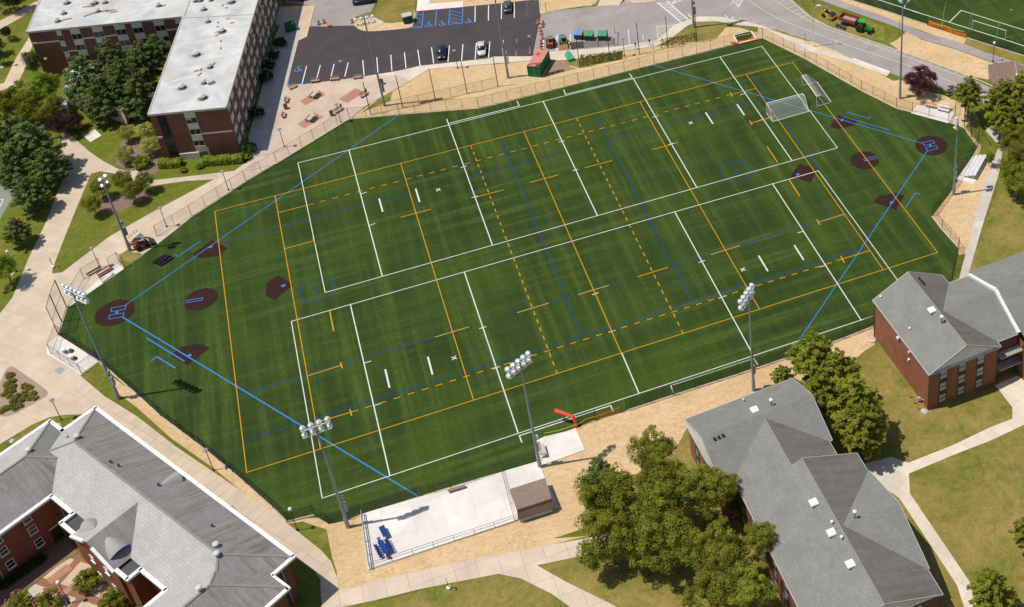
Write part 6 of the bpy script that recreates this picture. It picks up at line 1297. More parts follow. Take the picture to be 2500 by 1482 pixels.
# rolled orange netting hanging over the gate end
g = up(Q('Y6',(348,432))); root = empty('netting_bundle', g, 'bright orange bundle of rolled netting leaning over the fence at the gate', 'netting bundle')
m_ob = mat('bundle_orange', color=(.80,.085,.03), rough=.7); q = MB(); q.tube((0,0,0), (0,0,1.3), .30, .22, 10); q.tube((0,0,1.2), (-.1,.25,2.0), .22, .2, 10); place_ = q.build('upright_roll', m_ob, root)
t = G(Q('Y6',(82,222)), 2.2) - V((g.x,g.y,0)); q = MB(); q.tube((-.1,.25,1.95), t*.45 + V((-.05,.12,1.15)), .24, .27, 10); q.tube(t*.45 + V((-.05,.12,1.15)), t, .27, .33, 10); q.build('hanging_roll', m_ob, root)
def tape(pts, z, label):
    P = [up(p, zz) for p, zz in zip(pts, z)]; q = MB()
    for i in range(len(P)-1):
        a, b = P[i], P[i+1]; pr = a
        for j in range(1, 7): f = j/6; c = a.lerp(b, f) - V((0,0,.25*sin(pi*f))); q.bar(pr, c, .03, .12); pr = c
    tag(q.build('caution_tape', mat('tape_yellow')), label, 'tape')
tape([Q('Y6',(-60,512)), Q('Y6',(335,405)), Q('Y6',(470,330)), Q('Y6',(905,180))], [.9,1.2,1.0,1.1], 'yellow caution tape strung past the orange bundle at the south gate')
tape([Q('Y7',(105,290)), Q('Y7',(330,355)), Q('Y7',(580,430))], [1.4,1.2,1.2], 'yellow caution tape strung behind the long orange netting')

# ------------------------------------------------------------------ dugouts, terrace and loose things
def rowbench(p0, p1, rows, label, m, cat='bleachers', name='bleacher', zb=.12, dirn=None, step=.62, rise=.38, h0=.42, w=.3):
    a, b = up(p0, zb), up(p1, zb); d = b - a; L = d.length; an = math.atan2(d.y, d.x); root = empty(name, (a+b)/2, label, cat, None, an); s = dirn or 1
    for r_ in range(rows):
        q = MB(); q.box((0, s*step*r_, h0 + rise*r_), (L, w, .06)); q.build('seat', m, root)
        if r_: q = MB(); q.box((0, s*(step*r_ - .3), h0 + rise*(r_-1) + .02), (L, .28, .05)); q.build('footboard', m, root)
    n = max(2, int(L/1.8) + 1)
    for i in range(n):
        x = -L/2 + .2 + (L - .4)*i/(n-1); q = MB()
        q.bar((x, -.1*s, 0), (x, s*(step*(rows-1)+.1), h0 + rise*(rows-1) - .03), .06); q.bar((x, s*step*(rows-1), 0), (x, s*step*(rows-1), h0 + rise*(rows-1)-.03), .06); q.bar((x, 0, 0), (x, 0, h0-.03), .06); q.build('frame', m_trim, root)
    return root
m_alu = mat('aluminium', color=(.74,.73,.72), rough=.4, metal=.15)
rowbench(Q('Y1',(615,282)), Q('Y1',(775,318)), 3, 'white bleachers of three rows on the dugout slab beside the purple tree', m_alu, dirn=1)
rowbench(Q('Y1',(1000,1215)), Q('Y1',(1165,930)), 3, 'white bleachers of three rows on the east dugout slab', m_alu, dirn=-1, step=.8, w=.62, rise=.3)
rowbench(Q('Y1',(450,232)), Q('Y1',(600,262)), 2, 'rack of pale slatted seats at the back of the upper right dugout', mat('slat_red', color=(.42,.22,.18)), 'bench', 'slatted_bench', dirn=1, step=.35)
rowbench(Q('Z8',(830,250)), Q('Z8',(975,140)), 1, 'low white bench nearest the turf in the west dugout', m_alu, 'bench', 'dugout_bench', .06)
rowbench(Q('Z8',(805,215)), Q('Z8',(945,130)), 1, 'dark middle bench in the west dugout', m_dark, 'bench', 'dugout_bench', .06)
rowbench(Q('Z8',(795,188)), Q('Z8',(965,85)), 2, 'rust red slatted bench in the west dugout', mat('slat_rust', color=(.24,.05,.04)), 'bench', 'slatted_bench', .06, step=.4)
rowbench(Q('Z8',(655,172)), Q('Z8',(815,78)), 1, 'long dark bench behind the west dugout against the fence', m_dark, 'bench', 'dugout_bench', .06, w=.45)
rowbench(Q('Z8',(445,350)), Q('Z8',(545,412)), 1, 'tan bench beside the floodlights in the west dugout', mat('bench_tan', color=(.42,.30,.20)), 'bench', 'dugout_bench', .06, w=.5)
rowbench(Q('B1',(1098,705)), Q('B1',(1218,668)), 1, 'long wooden bench on the white terrace by the fence', mat('bench_brown', color=(.30,.19,.12)), 'bench', 'terrace_bench', .19, w=.42)
for p, l in ((Q('Z8',(385,1085)), 'white bin with black lid on the southwest dugout slab, upper one'), (Q('Z8',(480,1165)), 'white bin with black lid on the southwest dugout slab, lower one'), (Q('Z8',(440,1075)), 'small white cooler beside the upper white bin')):
    root = empty('equipment_bin', up(p, .07), l, 'bin', 'bins in the southwest dugout', .5); q = MB(); q.lathe((0,0,0), [(.34,0),(.40,.75)], 12); q.build('bin_body', m_white, root); q = MB(); q.lathe((.15,-.35,.2), [(.36,0),(.36,.05),(.2,.1)], 12); q.build('lid', m_dark, root)
for p0, p1, l in ((Q('Y2',(945,1035)), Q('Y2',(1290,810)), 'upper left black rubber roll of the row on the turf'), (Q('Y2',(1015,1060)), Q('Y2',(1345,830)), 'second black rubber roll of the row on the turf'), (Q('Y2',(1090,1085)), Q('Y2',(1425,840)), 'third black rubber roll of the row on the turf'), (Q('Y2',(1150,1120)), Q('Y2',(1500,900)), 'lower right black rubber roll of the row on the turf')):
    a, b = up(p0, .2), up(p1, .2); q = MB(); q.tube(a, b, .2, n=10); q.tube(a - (b-a).normalized()*.05, b + (b-a).normalized()*.05, .09, n=8); tag(q.build('rubber_roll', mat('rubber_black', color=(.020,.022,.030), rough=.8)), l, 'roll', 'black rubber rolls on the turf')
# blue folding furniture on the terrace
m_blu = mat('vinyl_blue', color=(.012,.045,.22), rough=.4)
def cot(p, an, label, L=1.9):
    root = empty('folding_table', up(p, .19), label, 'table', 'blue folding furniture on the terrace', an); q = MB(); q.box((0,0,.72), (L,.75,.05)); q.build('tabletop', m_blu, root)
    for x in (-L*.38, L*.38):
        for y in (-.3,.3): q = MB(); q.bar((x,y,0), (x*.9,y,.7), .04); q.build('leg', m_dark, root)
cot(Q('S2',(568,530)), 1.75, 'small blue folding table on the white terrace, standing apart'); cot(Q('S2',(560,850)), 1.78, 'long blue folding table amid the chairs on the white terrace', 2.3)
def chair(c, an, label):
    root = empty('folding_chair', c, label, 'chair', 'navy folding chairs round the long blue table', an); q = MB(); q.box((0,0,.44), (.42,.42,.04)); q.build('seat', m_blu, root); q = MB(); q.box((-.22,0,.72), (.04,.42,.28)); q.build('backrest', m_blu, root)
    for y in (-.19,.19): q = MB(); q.bar((-.26,y,0), (.14,y,.44), .04); q.bar((.2,y,0), (-.22,y,.84), .04); q.build('leg', m_dark, root)
g = up(Q('S2',(560,850)), .19); ca, sa = cos(1.78), sin(1.78)
for i in range(5):
    for s in (-1, 1): t = -1.0 + .5*i; w = .72; chair(g + V((ca*t - sa*w*s, sa*t + ca*w*s, 0)), 1.78 - s*pi/2 + random.uniform(-.3,.3), 'navy folding chair on the %s side of the long blue table' % ('left' if s > 0 else 'right'))
chair(g + V((ca*1.5, sa*1.5, 0)), 1.78 + pi, 'navy folding chair at the upper end of the long blue table'); chair(g - V((ca*1.5, sa*1.5, 0)), 1.78, 'navy folding chair at the lower end of the long blue table')
def guard(px, label, h, z=.17, sp=2.6, r=.04, m=None, rails=(1.0,.55), zt=None):
    P = [up(p, z) for p in px]; root = empty('guard_rail', P[0], label, 'railing', 'railings of the white terrace'); m = m or m_trim
    for i in range(len(P)-1):
        a, b = P[i], P[i+1]; n = max(1, round((b-a).length/sp))
        for j in range(n + (i == len(P)-2)): q = MB(); p = a.lerp(b, j/n); q.tube(p, p + V((0,0,h)), r, n=6); place(root, q.build('post', m, root))
    for f in rails:
        q = MB()
        for a, b in zip(P, P[1:]): q.tube(a + V((0,0,h*f)), b + V((0,0,h*f)), r, n=6)
        place(root, q.build('rail', m, root))
guard(Q('S2',(118,150),(275,1228)), 'steel guard rail along the left edge of the white terrace', 1.1, r=.07, m=m_pole)
guard(Q('S2',(300,1205)) and [Q('S2',(300,1205)), Q('S1',(400,1275))], 'thin brown railing along the south edge of the white terrace', 1.1, r=.03, m=m_bronze)
guard([Q('B1',(1462,562)), Q('S1',(395,1270))], 'brown railing across the terrace left of the shed', 1.0, r=.03, m=m_bronze)
guard([Q('S1',(820,160)), Q('S1',(945,195))], 'short railing at the steps beside the floodlight pole', 1.0, .13, 1.2, .03, m_dark)
g = [up(p, .13) for p in Q('S1',(800,0),(905,0),(960,185),(850,215))]; root = empty('bleacher_stand', g[0], 'grey aluminium bench steps beside the floodlight pole and shed', 'bleachers')
for i in range(3):
    a, b = g[0].lerp(g[1], (i+.5)/3), g[3].lerp(g[2], (i+.5)/3); q = MB(); q.bar(a + V((0,0,.25+.2*i)), b + V((0,0,.25+.2*i)), .36, .06); place(root, q.build('plank', m_trim, root))
q = MB()
for f in (.1,.9): a, b = g[0].lerp(g[3], f), g[1].lerp(g[2], f); q.bar(a, b + V((0,0,.6)), .06)
place(root, q.build('frame', m_trim, root))
# path signs
def sign(p, label, h=2.2):
    root = empty('path_sign', up(p, .04), label, 'sign', 'slim signs beside the paths'); q = MB(); q.tube((0,0,0), (0,0,h), .05, n=8); q.build('post', m_bronze, root); q = MB(); q.box((0,-.28,h-.2), (.05,.5,.3)); q.build('sign_blade', m_trim, root); q = MB(); q.lathe((.0,0,0), [(.28,0),(.3,.25),(.12,.34)], 10); q.build('stone_base', m_white, root)
sign(Q('B1',(1102,1355)), 'slim brown sign post with white base at the south path'); sign(Q('Z3',(645,1245)), 'slim brown sign post with white base at the promenade corner')
# yellow bollards and the gas meter by the right-hand hall
def bollard(p, label, h=1.25): g = up(p); q = MB(); q.tube((0,0,0), (0,0,h), .1, n=10); q.lathe((0,0,h), [(.1,0),(.07,.06),(.02,.09)], 10); o = q.build('bollard', mat('bollard_yellow', color=(.72,.44,.03), rough=.5)); o.location = g; tag(o, label, 'bollard', 'yellow bollards guarding the gas meter')
for p, l in ((Q('R1',(486,1285)), 'yellow bollard farthest from the corner of the brick hall'), (Q('R1',(524,1345)), 'middle yellow bollard beside the gas meter'), (Q('R1',(562,1400)), 'yellow bollard nearest the corner of the brick hall')): bollard(p, l)
bollard(Q('R1',(482,1380)), 'short yellow stub in the grass beside the bollards', .3)
g = up(Q('R1',(572,1330))); root = empty('gas_meter', g, 'grey gas meter and pipes against the brick hall', 'gas meter', None, -.5); q = MB(); q.box((0,0,.8), (.5,.35,.5), 0, .15); q.build('meter_body', m_trim, root); q = MB(); q.tube((.2,0,.9), (.9,-.4,.9), .05, n=8); q.tube((.9,-.4,.9), (1.1,-.5,.1), .05, n=8); q.tube((-.2,0,.7), (-.3,0,0), .05, n=8); q.build('pipe', m_trim, root)
for p, l, s in ((Q('R1',(122,725)), 'pale splash block at the far corner of the brick hall', .6), (Q('R1',(628,1420)), 'pale splash block at the near corner of the brick hall', .6), (Q('A6',(358,352)), 'pale boulder below the lamp post on the grass', .5), (Q('A6',(75,450)), 'small pale boulder on the grass edge by the plaza', .4), (Q('Z3',(148,1328)), 'small white stone beside the globe lamp post', .35), (Q('Z1',(45,915)), 'pale stone at the lawn edge left of the magnolia', .45)):
    g = up(p, .06); bm = bmesh.new(); bmesh.ops.create_icosphere(bm, subdivisions=2, radius=s)
    for v in bm.verts: v.co *= 1 + random.uniform(-.15,.15); v.co.z *= .5
    me = bpy.data.meshes.new('boulder'); bm.to_mesh(me); bm.free(); o = link('boulder', me, None, m_trim); o.location = g; tag(o, l, 'boulder')

# screen fence of the dumpster pad
m_scr = mat('privacy_mesh_brown', f_net(1, .82, (.045,.034,.028)), spec=.1); m_scr2 = mat('privacy_mesh_thin', f_net(1, .45, (.075,.062,.052)), spec=.1); m_tanp = mat('tan_post', color=(.52,.36,.16), rough=.7)
P = [up(p, .1) for p in Q('Z5',(838,788),(1135,762),(1500,728),(1868,694))]; root = empty('screen_fence', P[0], 'dark brown privacy screen along the pavement in front of the dumpsters', 'fence')
for i, m in ((0, m_scr), (1, m_scr2), (2, m_scr2)): q = MB(); q.wall(P[i], P[i+1], .1, 1.75); place(root, q.build('screen_panel', m, root))
for p in P: q = MB(); q.tube(p, p + V((0,0,1.85)), .06, n=6); place(root, q.build('post', m_dark, root))
b_ = up(Q('Z5',(1885,400)), .02); q = MB(); q.bar(P[3] + V((0,0,1.7)), b_ + V((0,0,1.7)), .12); q.tube(b_, b_ + V((0,0,1.75)), .08, n=6); q.tube(P[3] + V((.25,0,0)), P[3] + V((.25,0,1.75)), .08, n=6); o_ = q.build('gate_frame', m_tanp); tag(o_, 'tan gate frame at the right end of the dumpster pad', 'gate')
g = up(Q('Z5',(812,790)), .1); root = empty('bollard', g, 'pale post with a bright yellow-green round cap at the left end of the dumpster screen', 'bollard')
q = MB(); q.tube((0,0,0), (0,0,1.45), .09, n=8); q.build('post', m_trim, root); q = MB(); q.lathe((0,0,1.6), [(.05,-.2),(.2,-.1),(.23,0),(.2,.1),(.05,.2)], 12); q.build('cap', mat('cap_lime', color=(.62,.72,.02), rough=.5), root)

# ------------------------------------------------------------------ trees, shrubs and plants
def leafmat(n, a, c, d): 
    m = mat(n, f_leaf(a, c, d), rough=.75, spec=.12); return m
lm_pine = leafmat('needles_dark', (.105,.150,.048), (.205,.262,.075), (.36,.40,.12))
lm_pine2 = leafmat('needles_yellowish', (.165,.190,.026), (.33,.345,.045), (.54,.53,.08))
lm_oak = leafmat('leaves_olive', (.150,.172,.022), (.30,.315,.038), (.48,.475,.065))
lm_lime = leafmat('leaves_bright', (.155,.225,.022), (.30,.39,.038), (.48,.57,.07))
lm_gold = leafmat('leaves_pale', (.28,.30,.07), (.53,.53,.15), (.75,.70,.23))
lm_mag = leafmat('leaves_glossy', (.095,.125,.042), (.23,.25,.105), (.61,.59,.34))
lm_purple = leafmat('leaves_purple', (.088,.026,.035), (.168,.054,.067), (.272,.099,.106))
lm_plum = leafmat('leaves_dark_plum', (.029,.016,.016), (.056,.029,.027), (.096,.051,.045))
lm_shrub = leafmat('leaves_dark_shrub', (.035,.064,.021), (.067,.108,.032), (.115,.16,.053))
lm_hedge = leafmat('leaves_hedge', (.156,.211,.022), (.285,.36,.034), (.46,.515,.074))
lm_weed = leafmat('leaves_weed', (.20,.21,.04), (.36,.34,.075), (.55,.48,.14))
m_flower = mat('flowers_white', color=(.62,.60,.52)); m_pink = mat('flowers_pink', color=(.62,.12,.20))
def crown_mesh(name, seed, kind, nclump, nleaf, size, flat=1.0):
    """a unit crown (radius 1): many leaf clumps spread through the volume"""
    R = random.Random(seed); v = []; f = []; tone = []
    def leaf(p, n, s, t):
        n = n.normalized(); x = n.orthogonal().normalized(); a = R.uniform(0, 6.28); y = n.cross(x); u = x*cos(a) + y*sin(a); w = n.cross(u); i = len(v); l = s*R.uniform(.7,1.5); k_ = s*R.uniform(.35,.6) if kind == 'needle' else s*R.uniform(.6,.95)
        c = p + n * R.uniform(-.2,.2)*s
        v.extend([tuple(c - u*l*.5), tuple(c + w*k_*.5 - n*s*.08), tuple(c + u*l*.5 - n*s*.18), tuple(c - w*k_*.5 - n*s*.08)]); f.append((i,i+1,i+2,i+3)); tone.append(t)
    if kind == 'needle':
        cl = []
        tiers = 9
        for k_ in range(tiers):
            z = -.80 + 1.72 * k_/(tiers-1); L0 = (1.02 - .80*max(0, (z+.25)/1.2)**1.25) * (1 if z > -.5 else .86); nb = max(4, int(11*L0))
            for b_ in range(nb):
                a = 6.283*(b_ + .5*(k_ % 2))/nb + R.uniform(-.28,.28); L = L0*R.uniform(.66,1.06); tb = R.random(); dz = R.uniform(-.07,.07); up_ = R.uniform(.02,.16)
                n_ = int(nleaf*(.35 + L*.75))
                for _ in range(n_):
                    t = R.uniform(.18,1.0)**.75; wd = .21*(1 - .55*t)*L0**.4; s_ = R.gauss(0,.5)*wd
                    p = V((cos(a)*L*t - sin(a)*s_, sin(a)*L*t + cos(a)*s_, (z + dz + up_*t + R.gauss(0,.030) - abs(s_)*.25)*flat))
                    n = V((cos(a)*.35 + R.gauss(0,.45), sin(a)*.35 + R.gauss(0,.45), 1.0)).normalized(); o = V((cos(a) + R.gauss(0,.5), sin(a) + R.gauss(0,.5), .25 + R.gauss(0,.2))); u = (o - n*o.dot(n)).normalized(); w = n.cross(u); l = size*R.uniform(.8,1.5); q_ = size*R.uniform(.28,.46); i0 = len(v)
                    v.extend([tuple(p - u*l*.5), tuple(p + w*q_), tuple(p + u*l*.6 - n*size*.1), tuple(p - w*q_)]); f.append((i0,i0+1,i0+2,i0+3)); tone.append(min(1, max(0, tb*.45 + R.random()*.55)))
    elif kind == 'round':
        cl = []
        for i in range(nclump):
            z = R.uniform(-.75,1); a = i*2.39996; h = math.sqrt(max(0,1-z*z)); q = R.uniform(.62,.86); cl.append((V((cos(a)*h*q, sin(a)*h*q, z*q*flat)), R.uniform(.20,.30), .85))
        for i in range(nclump//3): p = V((R.gauss(0,1),R.gauss(0,1),R.gauss(0,1))).normalized()*R.uniform(.1,.5); cl.append((p, .3, .9))
    else:
        cl = []
        lob = [(V((R.uniform(-.5,.5), R.uniform(-.5,.5), R.uniform(-.35,.5)*flat)), R.uniform(.38,.58)) for _ in range(9)]
        for i in range(nclump):
            c, r = lob[i % 9]; p = V((R.gauss(0,1), R.gauss(0,1), R.gauss(.25,.9))).normalized() * r * R.uniform(.7,1.02); cl.append((c + p, R.uniform(.13,.22), .8))
    for c, r, fl in cl:
        tb = R.random()
        for _ in range(nleaf):
            n = V((R.gauss(0,1), R.gauss(0,1), R.gauss(.35,.9))).normalized(); p = c + V((n.x*r, n.y*r, n.z*r*fl)) * R.uniform(.75,1.05)
            leaf(p, (n + V((R.uniform(-.5,.5),R.uniform(-.5,.5),R.uniform(-.2,.6)))), size, min(1, max(0, tb*.6 + R.random()*.4)))
    me = bpy.data.meshes.new(name); me.from_pydata(v, [], f); at = me.attributes.new('tone', 'FLOAT', 'FACE'); at.data.foreach_set('value', tone); me.update(); return me
def trunk_mesh(name, seed, n=7):
    R = random.Random(seed); q = MB(); q.tube((0,0,-.02), (.02,.01,.5), .055, .042, 8); q.tube((.02,.01,.5), (0,0,1.15), .042, .015, 8)
    for i in range(n):
        a = i*2.4 + R.uniform(-.3,.3); z = R.uniform(.45,1.0); L = R.uniform(.35,.6); p = V((cos(a)*L, sin(a)*L, z + R.uniform(.12,.3))); m_ = V((cos(a)*L*.5, sin(a)*L*.5, z + .06)); q.tube((0,0,z), m_, .022, .014, 5); q.tube(m_, p, .014, .004, 5)
    return q.mesh(name, [m_bark])
CM = {}
def crown(kind, i, m):
    key = (kind, i, m.name)
    if key not in CM:
        base = (kind, i)
        if base not in CM:
            CM[base] = {'needle': lambda: crown_mesh('needle_crown', 11+i, 'needle', 64, 120, .085, .95), 'broad': lambda: crown_mesh('broad_crown', 31+i, 'broad', 150, 105, .052, .9), 'round': lambda: crown_mesh('round_crown', 51+i, 'round', 60, 85, .08, 1.0), 'shrub': lambda: crown_mesh('shrub_crown', 71+i, 'round', 34, 60, .13, .8)}[kind]()
        me = CM[base].copy(); me.materials.clear(); me.materials.append(m); CM[key] = me
    return CM[key]
TM = [trunk_mesh('trunk', s) for s in (1, 2, 3)]
nT = [0]
def tree(kind, m, c, hc, r, label, tall=1.0, grp=None, cat='tree', name=None):
    """crown centre seen at photo position c, hc metres up; r is the crown radius"""
    nT[0] += 1; i = nT[0]; g = G(c, hc); root = empty(name or {'needle':'pine_tree','broad':'broadleaf_tree','round':'young_tree'}[kind], (g.x, g.y, 0), label, cat, grp)
    o = link('crown', crown(kind, i % 3, m), root); o.location = (0,0,hc); o.scale = (r*random.uniform(.94,1.06), r*random.uniform(.94,1.06), r*tall); o.rotation_euler = (0,0,random.uniform(0,6.28))
    t = link('trunk', TM[i % 3], root); t.scale = (r*.9, r*.9, hc); t.rotation_euler = (0,0,random.uniform(0,6.28)); return root
A1 = lambda x, y: Q('A1', (x, y))
PG = 'dark pines in the dormitory courtyard'
tree('needle', lm_pine, A1(610,560), 6.2, 4.6, 'large dark pine in front of the white lobby roof', 1.1, PG)
tree('needle', lm_pine, A1(810,440), 7.0, 4.3, 'dark pine in the middle of the courtyard nearest the west wing windows', 1.1, PG)
tree('needle', lm_pine, A1(1030,440), 7.2, 4.0, 'dark pine pressed against the left edge of the white dormitory roof', 1.1, PG)
tree('needle', lm_pine, A1(740,700), 5.2, 4.6, 'low wide dark pine at the front of the courtyard group', 1.0, PG)
tree('needle', lm_pine, A1(1000,690), 5.4, 4.2, 'dark pine below the roof edge, above the pale young trees', 1.1, PG)
tree('needle', lm_pine, A1(880,560), 8.0, 3.8, 'tallest dark pine at the centre of the courtyard group', 1.1, PG)
tree('needle', lm_pine, A1(1130,350), 8.2, 2.8, 'slim dark pine reaching over the roof edge of the dormitory', 1.2, PG)
tree('broad', lm_lime, A1(330,640), 5.5, 3.5, 'bright green broadleaf tree in front of the blank brick wall', 1.0)
tree('broad', lm_mag, Q('Z1',(600,800)), 4.6, 2.3, 'glossy pale-leaved magnolia at the corner of the west wing', 1.5)
tree('broad', lm_oak, A1(150,720), 5.0, 3.9, 'dark olive broadleaf tree left of the small pavilion', .95)
tree('broad', lm_oak, A1(20,760), 5.0, 3.6, 'dark olive tree cut by the left edge above the big pine', .95)
tree('broad', lm_oak, A1(330,790), 3.8, 2.8, 'dark olive tree hanging over the small pale pavilion', .95)
tree('broad', lm_plum, A1(470,880), 2.6, 2.9, 'very dark plum-coloured low tree at the end of the promenade', .8)
LG = 'big pines between the promenade and the tennis court'
tree('needle', lm_pine, A1(230,1060), 6.2, 5.4, 'largest dark pine overhanging the promenade', 1.0, LG)
tree('needle', lm_pine, A1(60,980), 6.5, 4.6, 'dark pine cut by the left edge beside the largest pine', 1.0, LG)
tree('needle', lm_pine, A1(90,1190), 5.0, 4.2, 'dark pine above the tennis court at the left edge', 1.0, LG)
tree('needle', lm_pine, A1(350,1200), 4.5, 3.8, 'dark pine at the lower right of the big group, shading the promenade', .95, LG)
tree('needle', lm_pine, Q('Z3',(360,340)), 4.2, 3.7, 'rounded dark pine at the corner of the tennis court', .95)
tree('needle', lm_pine, Q('Z3',(200,790)), 3.4, 2.6, 'small loose pine between the tennis court and the promenade', .95)
tree('broad', lm_lime, Q('Z3',(60,1270)), 3.6, 2.7, 'bright young broadleaf tree at the left edge by the globe lamp', 1.0)
YG = 'young round trees in the mulch bed by the promenade'
for p, l, r in (((655,150),'young round tree behind the four-lamp floodlight pole',1.7), ((605,262),'young round tree lowest on the lawn by the promenade',1.75), ((805,100),'young round tree at the top of the mulch bed',1.8), ((862,178),'young round tree in the middle of the mulch bed',1.7), ((945,108),'young round tree at the right end of the mulch bed',1.65)):
    tree('round', lm_oak, Q('A5',p), 2.7, r, l, 1.0, YG)
GG = 'pale yellow-green young trees at the dormitory end'
for p, l, r in (((910,960),'pale yellow-green young tree farthest from the brick wall',1.6), ((1060,945),'pale yellow-green young tree under the pines',1.8), ((1085,1050),'pale yellow-green young tree against the brick wall',1.9), ((900,1115),'pale yellow-green young tree beside the promenade bend',1.9)):
    tree('round', lm_gold, A1(*p), 2.2, r, l, 1.0, GG)
tree('broad', lm_shrub, Q('Z1',(100,265)), 2.2, 1.4, 'small thin tree on the lawn below the top left path', 1.1); tree('broad', lm_shrub, Q('Z1',(-30,520)), 2.4, 1.5, 'small dark tree at the left edge, upper one of two', 1.0); tree('broad', lm_shrub, Q('Z1',(-30,690)), 2.4, 1.5, 'small dark tree at the left edge, lower one of two', 1.0); tree('broad', lm_shrub, Q('Z4',(330,-60)), 3.2, 3.0, 'dark tree cut by the top edge left of the dormitory', .9)
# right side
tree('broad', lm_purple, Q('A4',(1300,650)), 3.3, 3.3, 'purple-leaved tree beside the tall floodlight pole', .95)
tree('needle', lm_pine2, Q('A4',(1700,735)), 7.0, 3.5, 'yellow-green pine standing alone beside the upper right dugout', .9)
RG = 'yellow-green pines at the right edge'
tree('needle', lm_pine2, Q('A4',(1960,800)), 7.5, 4.2, 'yellow-green pine next to the lone pine, by the right edge', 1.0, RG); tree('needle', lm_pine2, Q('A4',(2120,740)), 8.5, 4.2, 'tall yellow-green pine cut by the right edge below the street light', 1.05, RG); tree('needle', lm_pine2, Q('A4',(1960,950)), 6.0, 2.7, 'lower yellow-green pine overhanging the walkway by the backstop', 1.0, RG); tree('needle', lm_pine2, Q('A4',(2110,940)), 7.0, 4.2, 'yellow-green pine cut by the right edge in the middle of the group', 1.0, RG)
tree('broad', lm_oak, Q('Y1',(1640,660)), 6.0, 3.0, 'olive broadleaf tree beside the east walkway', .95); tree('broad', lm_oak, Q('Y1',(1800,860)), 6.5, 3.6, 'olive broadleaf tree cut by the right edge beside the bleachers', .95); tree('broad', lm_oak, Q('Y1',(1640,1090)), 5.0, 2.9, 'olive broadleaf tree shading the lawn right of the east walkway', .9); tree('broad', lm_oak, Q('Y1',(1760,1220)), 5.0, 3.2, 'olive broadleaf tree lowest at the right edge', .9); tree('broad', lm_lime, Q('Y1',(1345,930)), 2.2, 1.1, 'little bright tree at the head of the white bleachers', 1.3)
HG = 'pines between the two residence halls'
for p, h, r, l in (((1985,868),8.0,4.0,'pine at the field end of the group between the residence halls'), ((2048,905),8.0,3.8,'pine second from the field between the residence halls'), ((2085,975),8.0,4.2,'pine nearest the right-hand brick hall in the group of pines'), ((2105,1040),7.0,4.0,'pine at the path end of the group between the residence halls'), ((2000,960),7.5,3.6,'pine pressed against the grey roof of the lower hall')):
    tree('needle', lm_pine2, p, h, r, l, 1.05, HG)
tree('needle', lm_pine2, (1910,914), 3.0, 1.9, 'low bushy pine at the field-side corner of the lower hall', .8)
OG = 'old trees west of the lower residence hall'
tree('needle', lm_pine, Q('B2',(275,735)), 5.2, 2.6, 'dark spiky conifer on the straw at the edge of the old trees', 1.35)
for p, h, r, l in (((565,575),9.0,3.3,'olive tree at the top of the old group, crown against the straw'), ((585,745),8.5,4.2,'olive tree in the upper middle of the old group'), ((360,860),7.0,4.8,'wide olive tree beside the dark conifer'), ((330,1075),6.0,4.6,'wide olive tree at the west end, over the south path'), ((650,920),8.0,4.6,'olive tree at the centre of the old group'), ((520,1130),6.5,4.2,'olive tree casting the broad shadow on the south lawn')):
    tree('broad', lm_oak, Q('B2',p), h, r, l, .95, OG)
for p, h, r, l in (((850,820),8.0,3.6,'yellow-green tree touching the west eave of the hall'), ((965,790),8.0,2.6,'yellow-green tree tucked under the white gable of the hall'), ((690,1090),7.5,4.0,'bright yellow-green tree in the lower middle of the old group'), ((930,1150),7.0,4.2,'loose yellow-green tree at the lower right of the old group'), ((1170,1080),8.0,2.6,'thin yellow-green tree leaning over the grey roof'), ((900,1370),6.5,4.0,'loose yellow-green tree near the bottom edge by the hall'), ((1130,1350),7.0,3.2,'yellow-green tree against the lower west wall of the hall'), ((1045,925),2.0,1.2,'small bright bush under the hall eave')):
    tree('broad', lm_pine2, Q('B2',p), h, r, l, .95, OG)
tree('needle', lm_pine2, Q('B3',(1400,1370)), 3.8, 3.3, 'yellow-green pine over the walk at the lower right corner', 1.0); tree('needle', lm_pine2, Q('B3',(1620,1010)), 4.5, 2.2, 'pine tip cut by the right edge above the corner lawn', 1.1)
# shrubs
def shrub(m, p, h, r, label, tall=.8, grp=None, flowers=None, name='shrub', i=None):
    nT[0] += 1; g = up(p, .03); root = empty(name, g, label, 'shrub', grp); o = link('foliage', crown('shrub', (nT[0] if i is None else i) % 3, m), root); o.location = (0,0,r*tall*.75); o.scale = (r, r, r*tall); o.rotation_euler = (0,0,random.uniform(0,6.28))
    if flowers:
        R = random.Random(nT[0]); q = MB()
        for _ in range(24):
            n = V((R.gauss(0,1),R.gauss(0,1),R.gauss(.5,.8))).normalized(); c = V((n.x*r, n.y*r, r*tall*.75 + n.z*r*tall))*1.0; s = .10 if flowers is m_flower else .13; q.box(c, (s,s,s), R.uniform(0,3))
        q.build('flower', flowers, root)['kind'] = 'stuff'
    return root
SG = 'round shrubs in the shade of the dormitory'
for p, r, l, fl in (((305,400),1.5,'dark shrub nearest the utility cabinet in the dormitory shade',None), ((250,510),1.35,'dark shrub second from the utility cabinet in the dormitory shade',None), ((205,600),1.55,'white-flowering shrub, upper one of the touching pair',m_flower), ((185,700),1.6,'white-flowering shrub, lower one of the touching pair',m_flower), ((105,1015),1.65,'white-flowering shrub standing alone by the shaded walk',m_flower), ((45,1330),1.5,'dark shrub at the foot of the dormitory corner beside the hedge',None)):
    shrub(lm_shrub, Q('A2',p), 0, r, l, .9, SG, fl)
shrub(lm_hedge, A1(1035,1200), 0, 1.75, 'round clipped bright shrub left of the entrance hedges', .8); shrub(lm_hedge, A1(1330,1240), 0, .75, 'small bright shrub at the left side of the entrance walk', .8); shrub(lm_hedge, A1(1445,1215), 0, .8, 'small bright shrub at the right side of the entrance walk', .8); shrub(lm_hedge, A1(1790,1150), 0, .95, 'small bright shrub at the right end of the long hedge', .8)
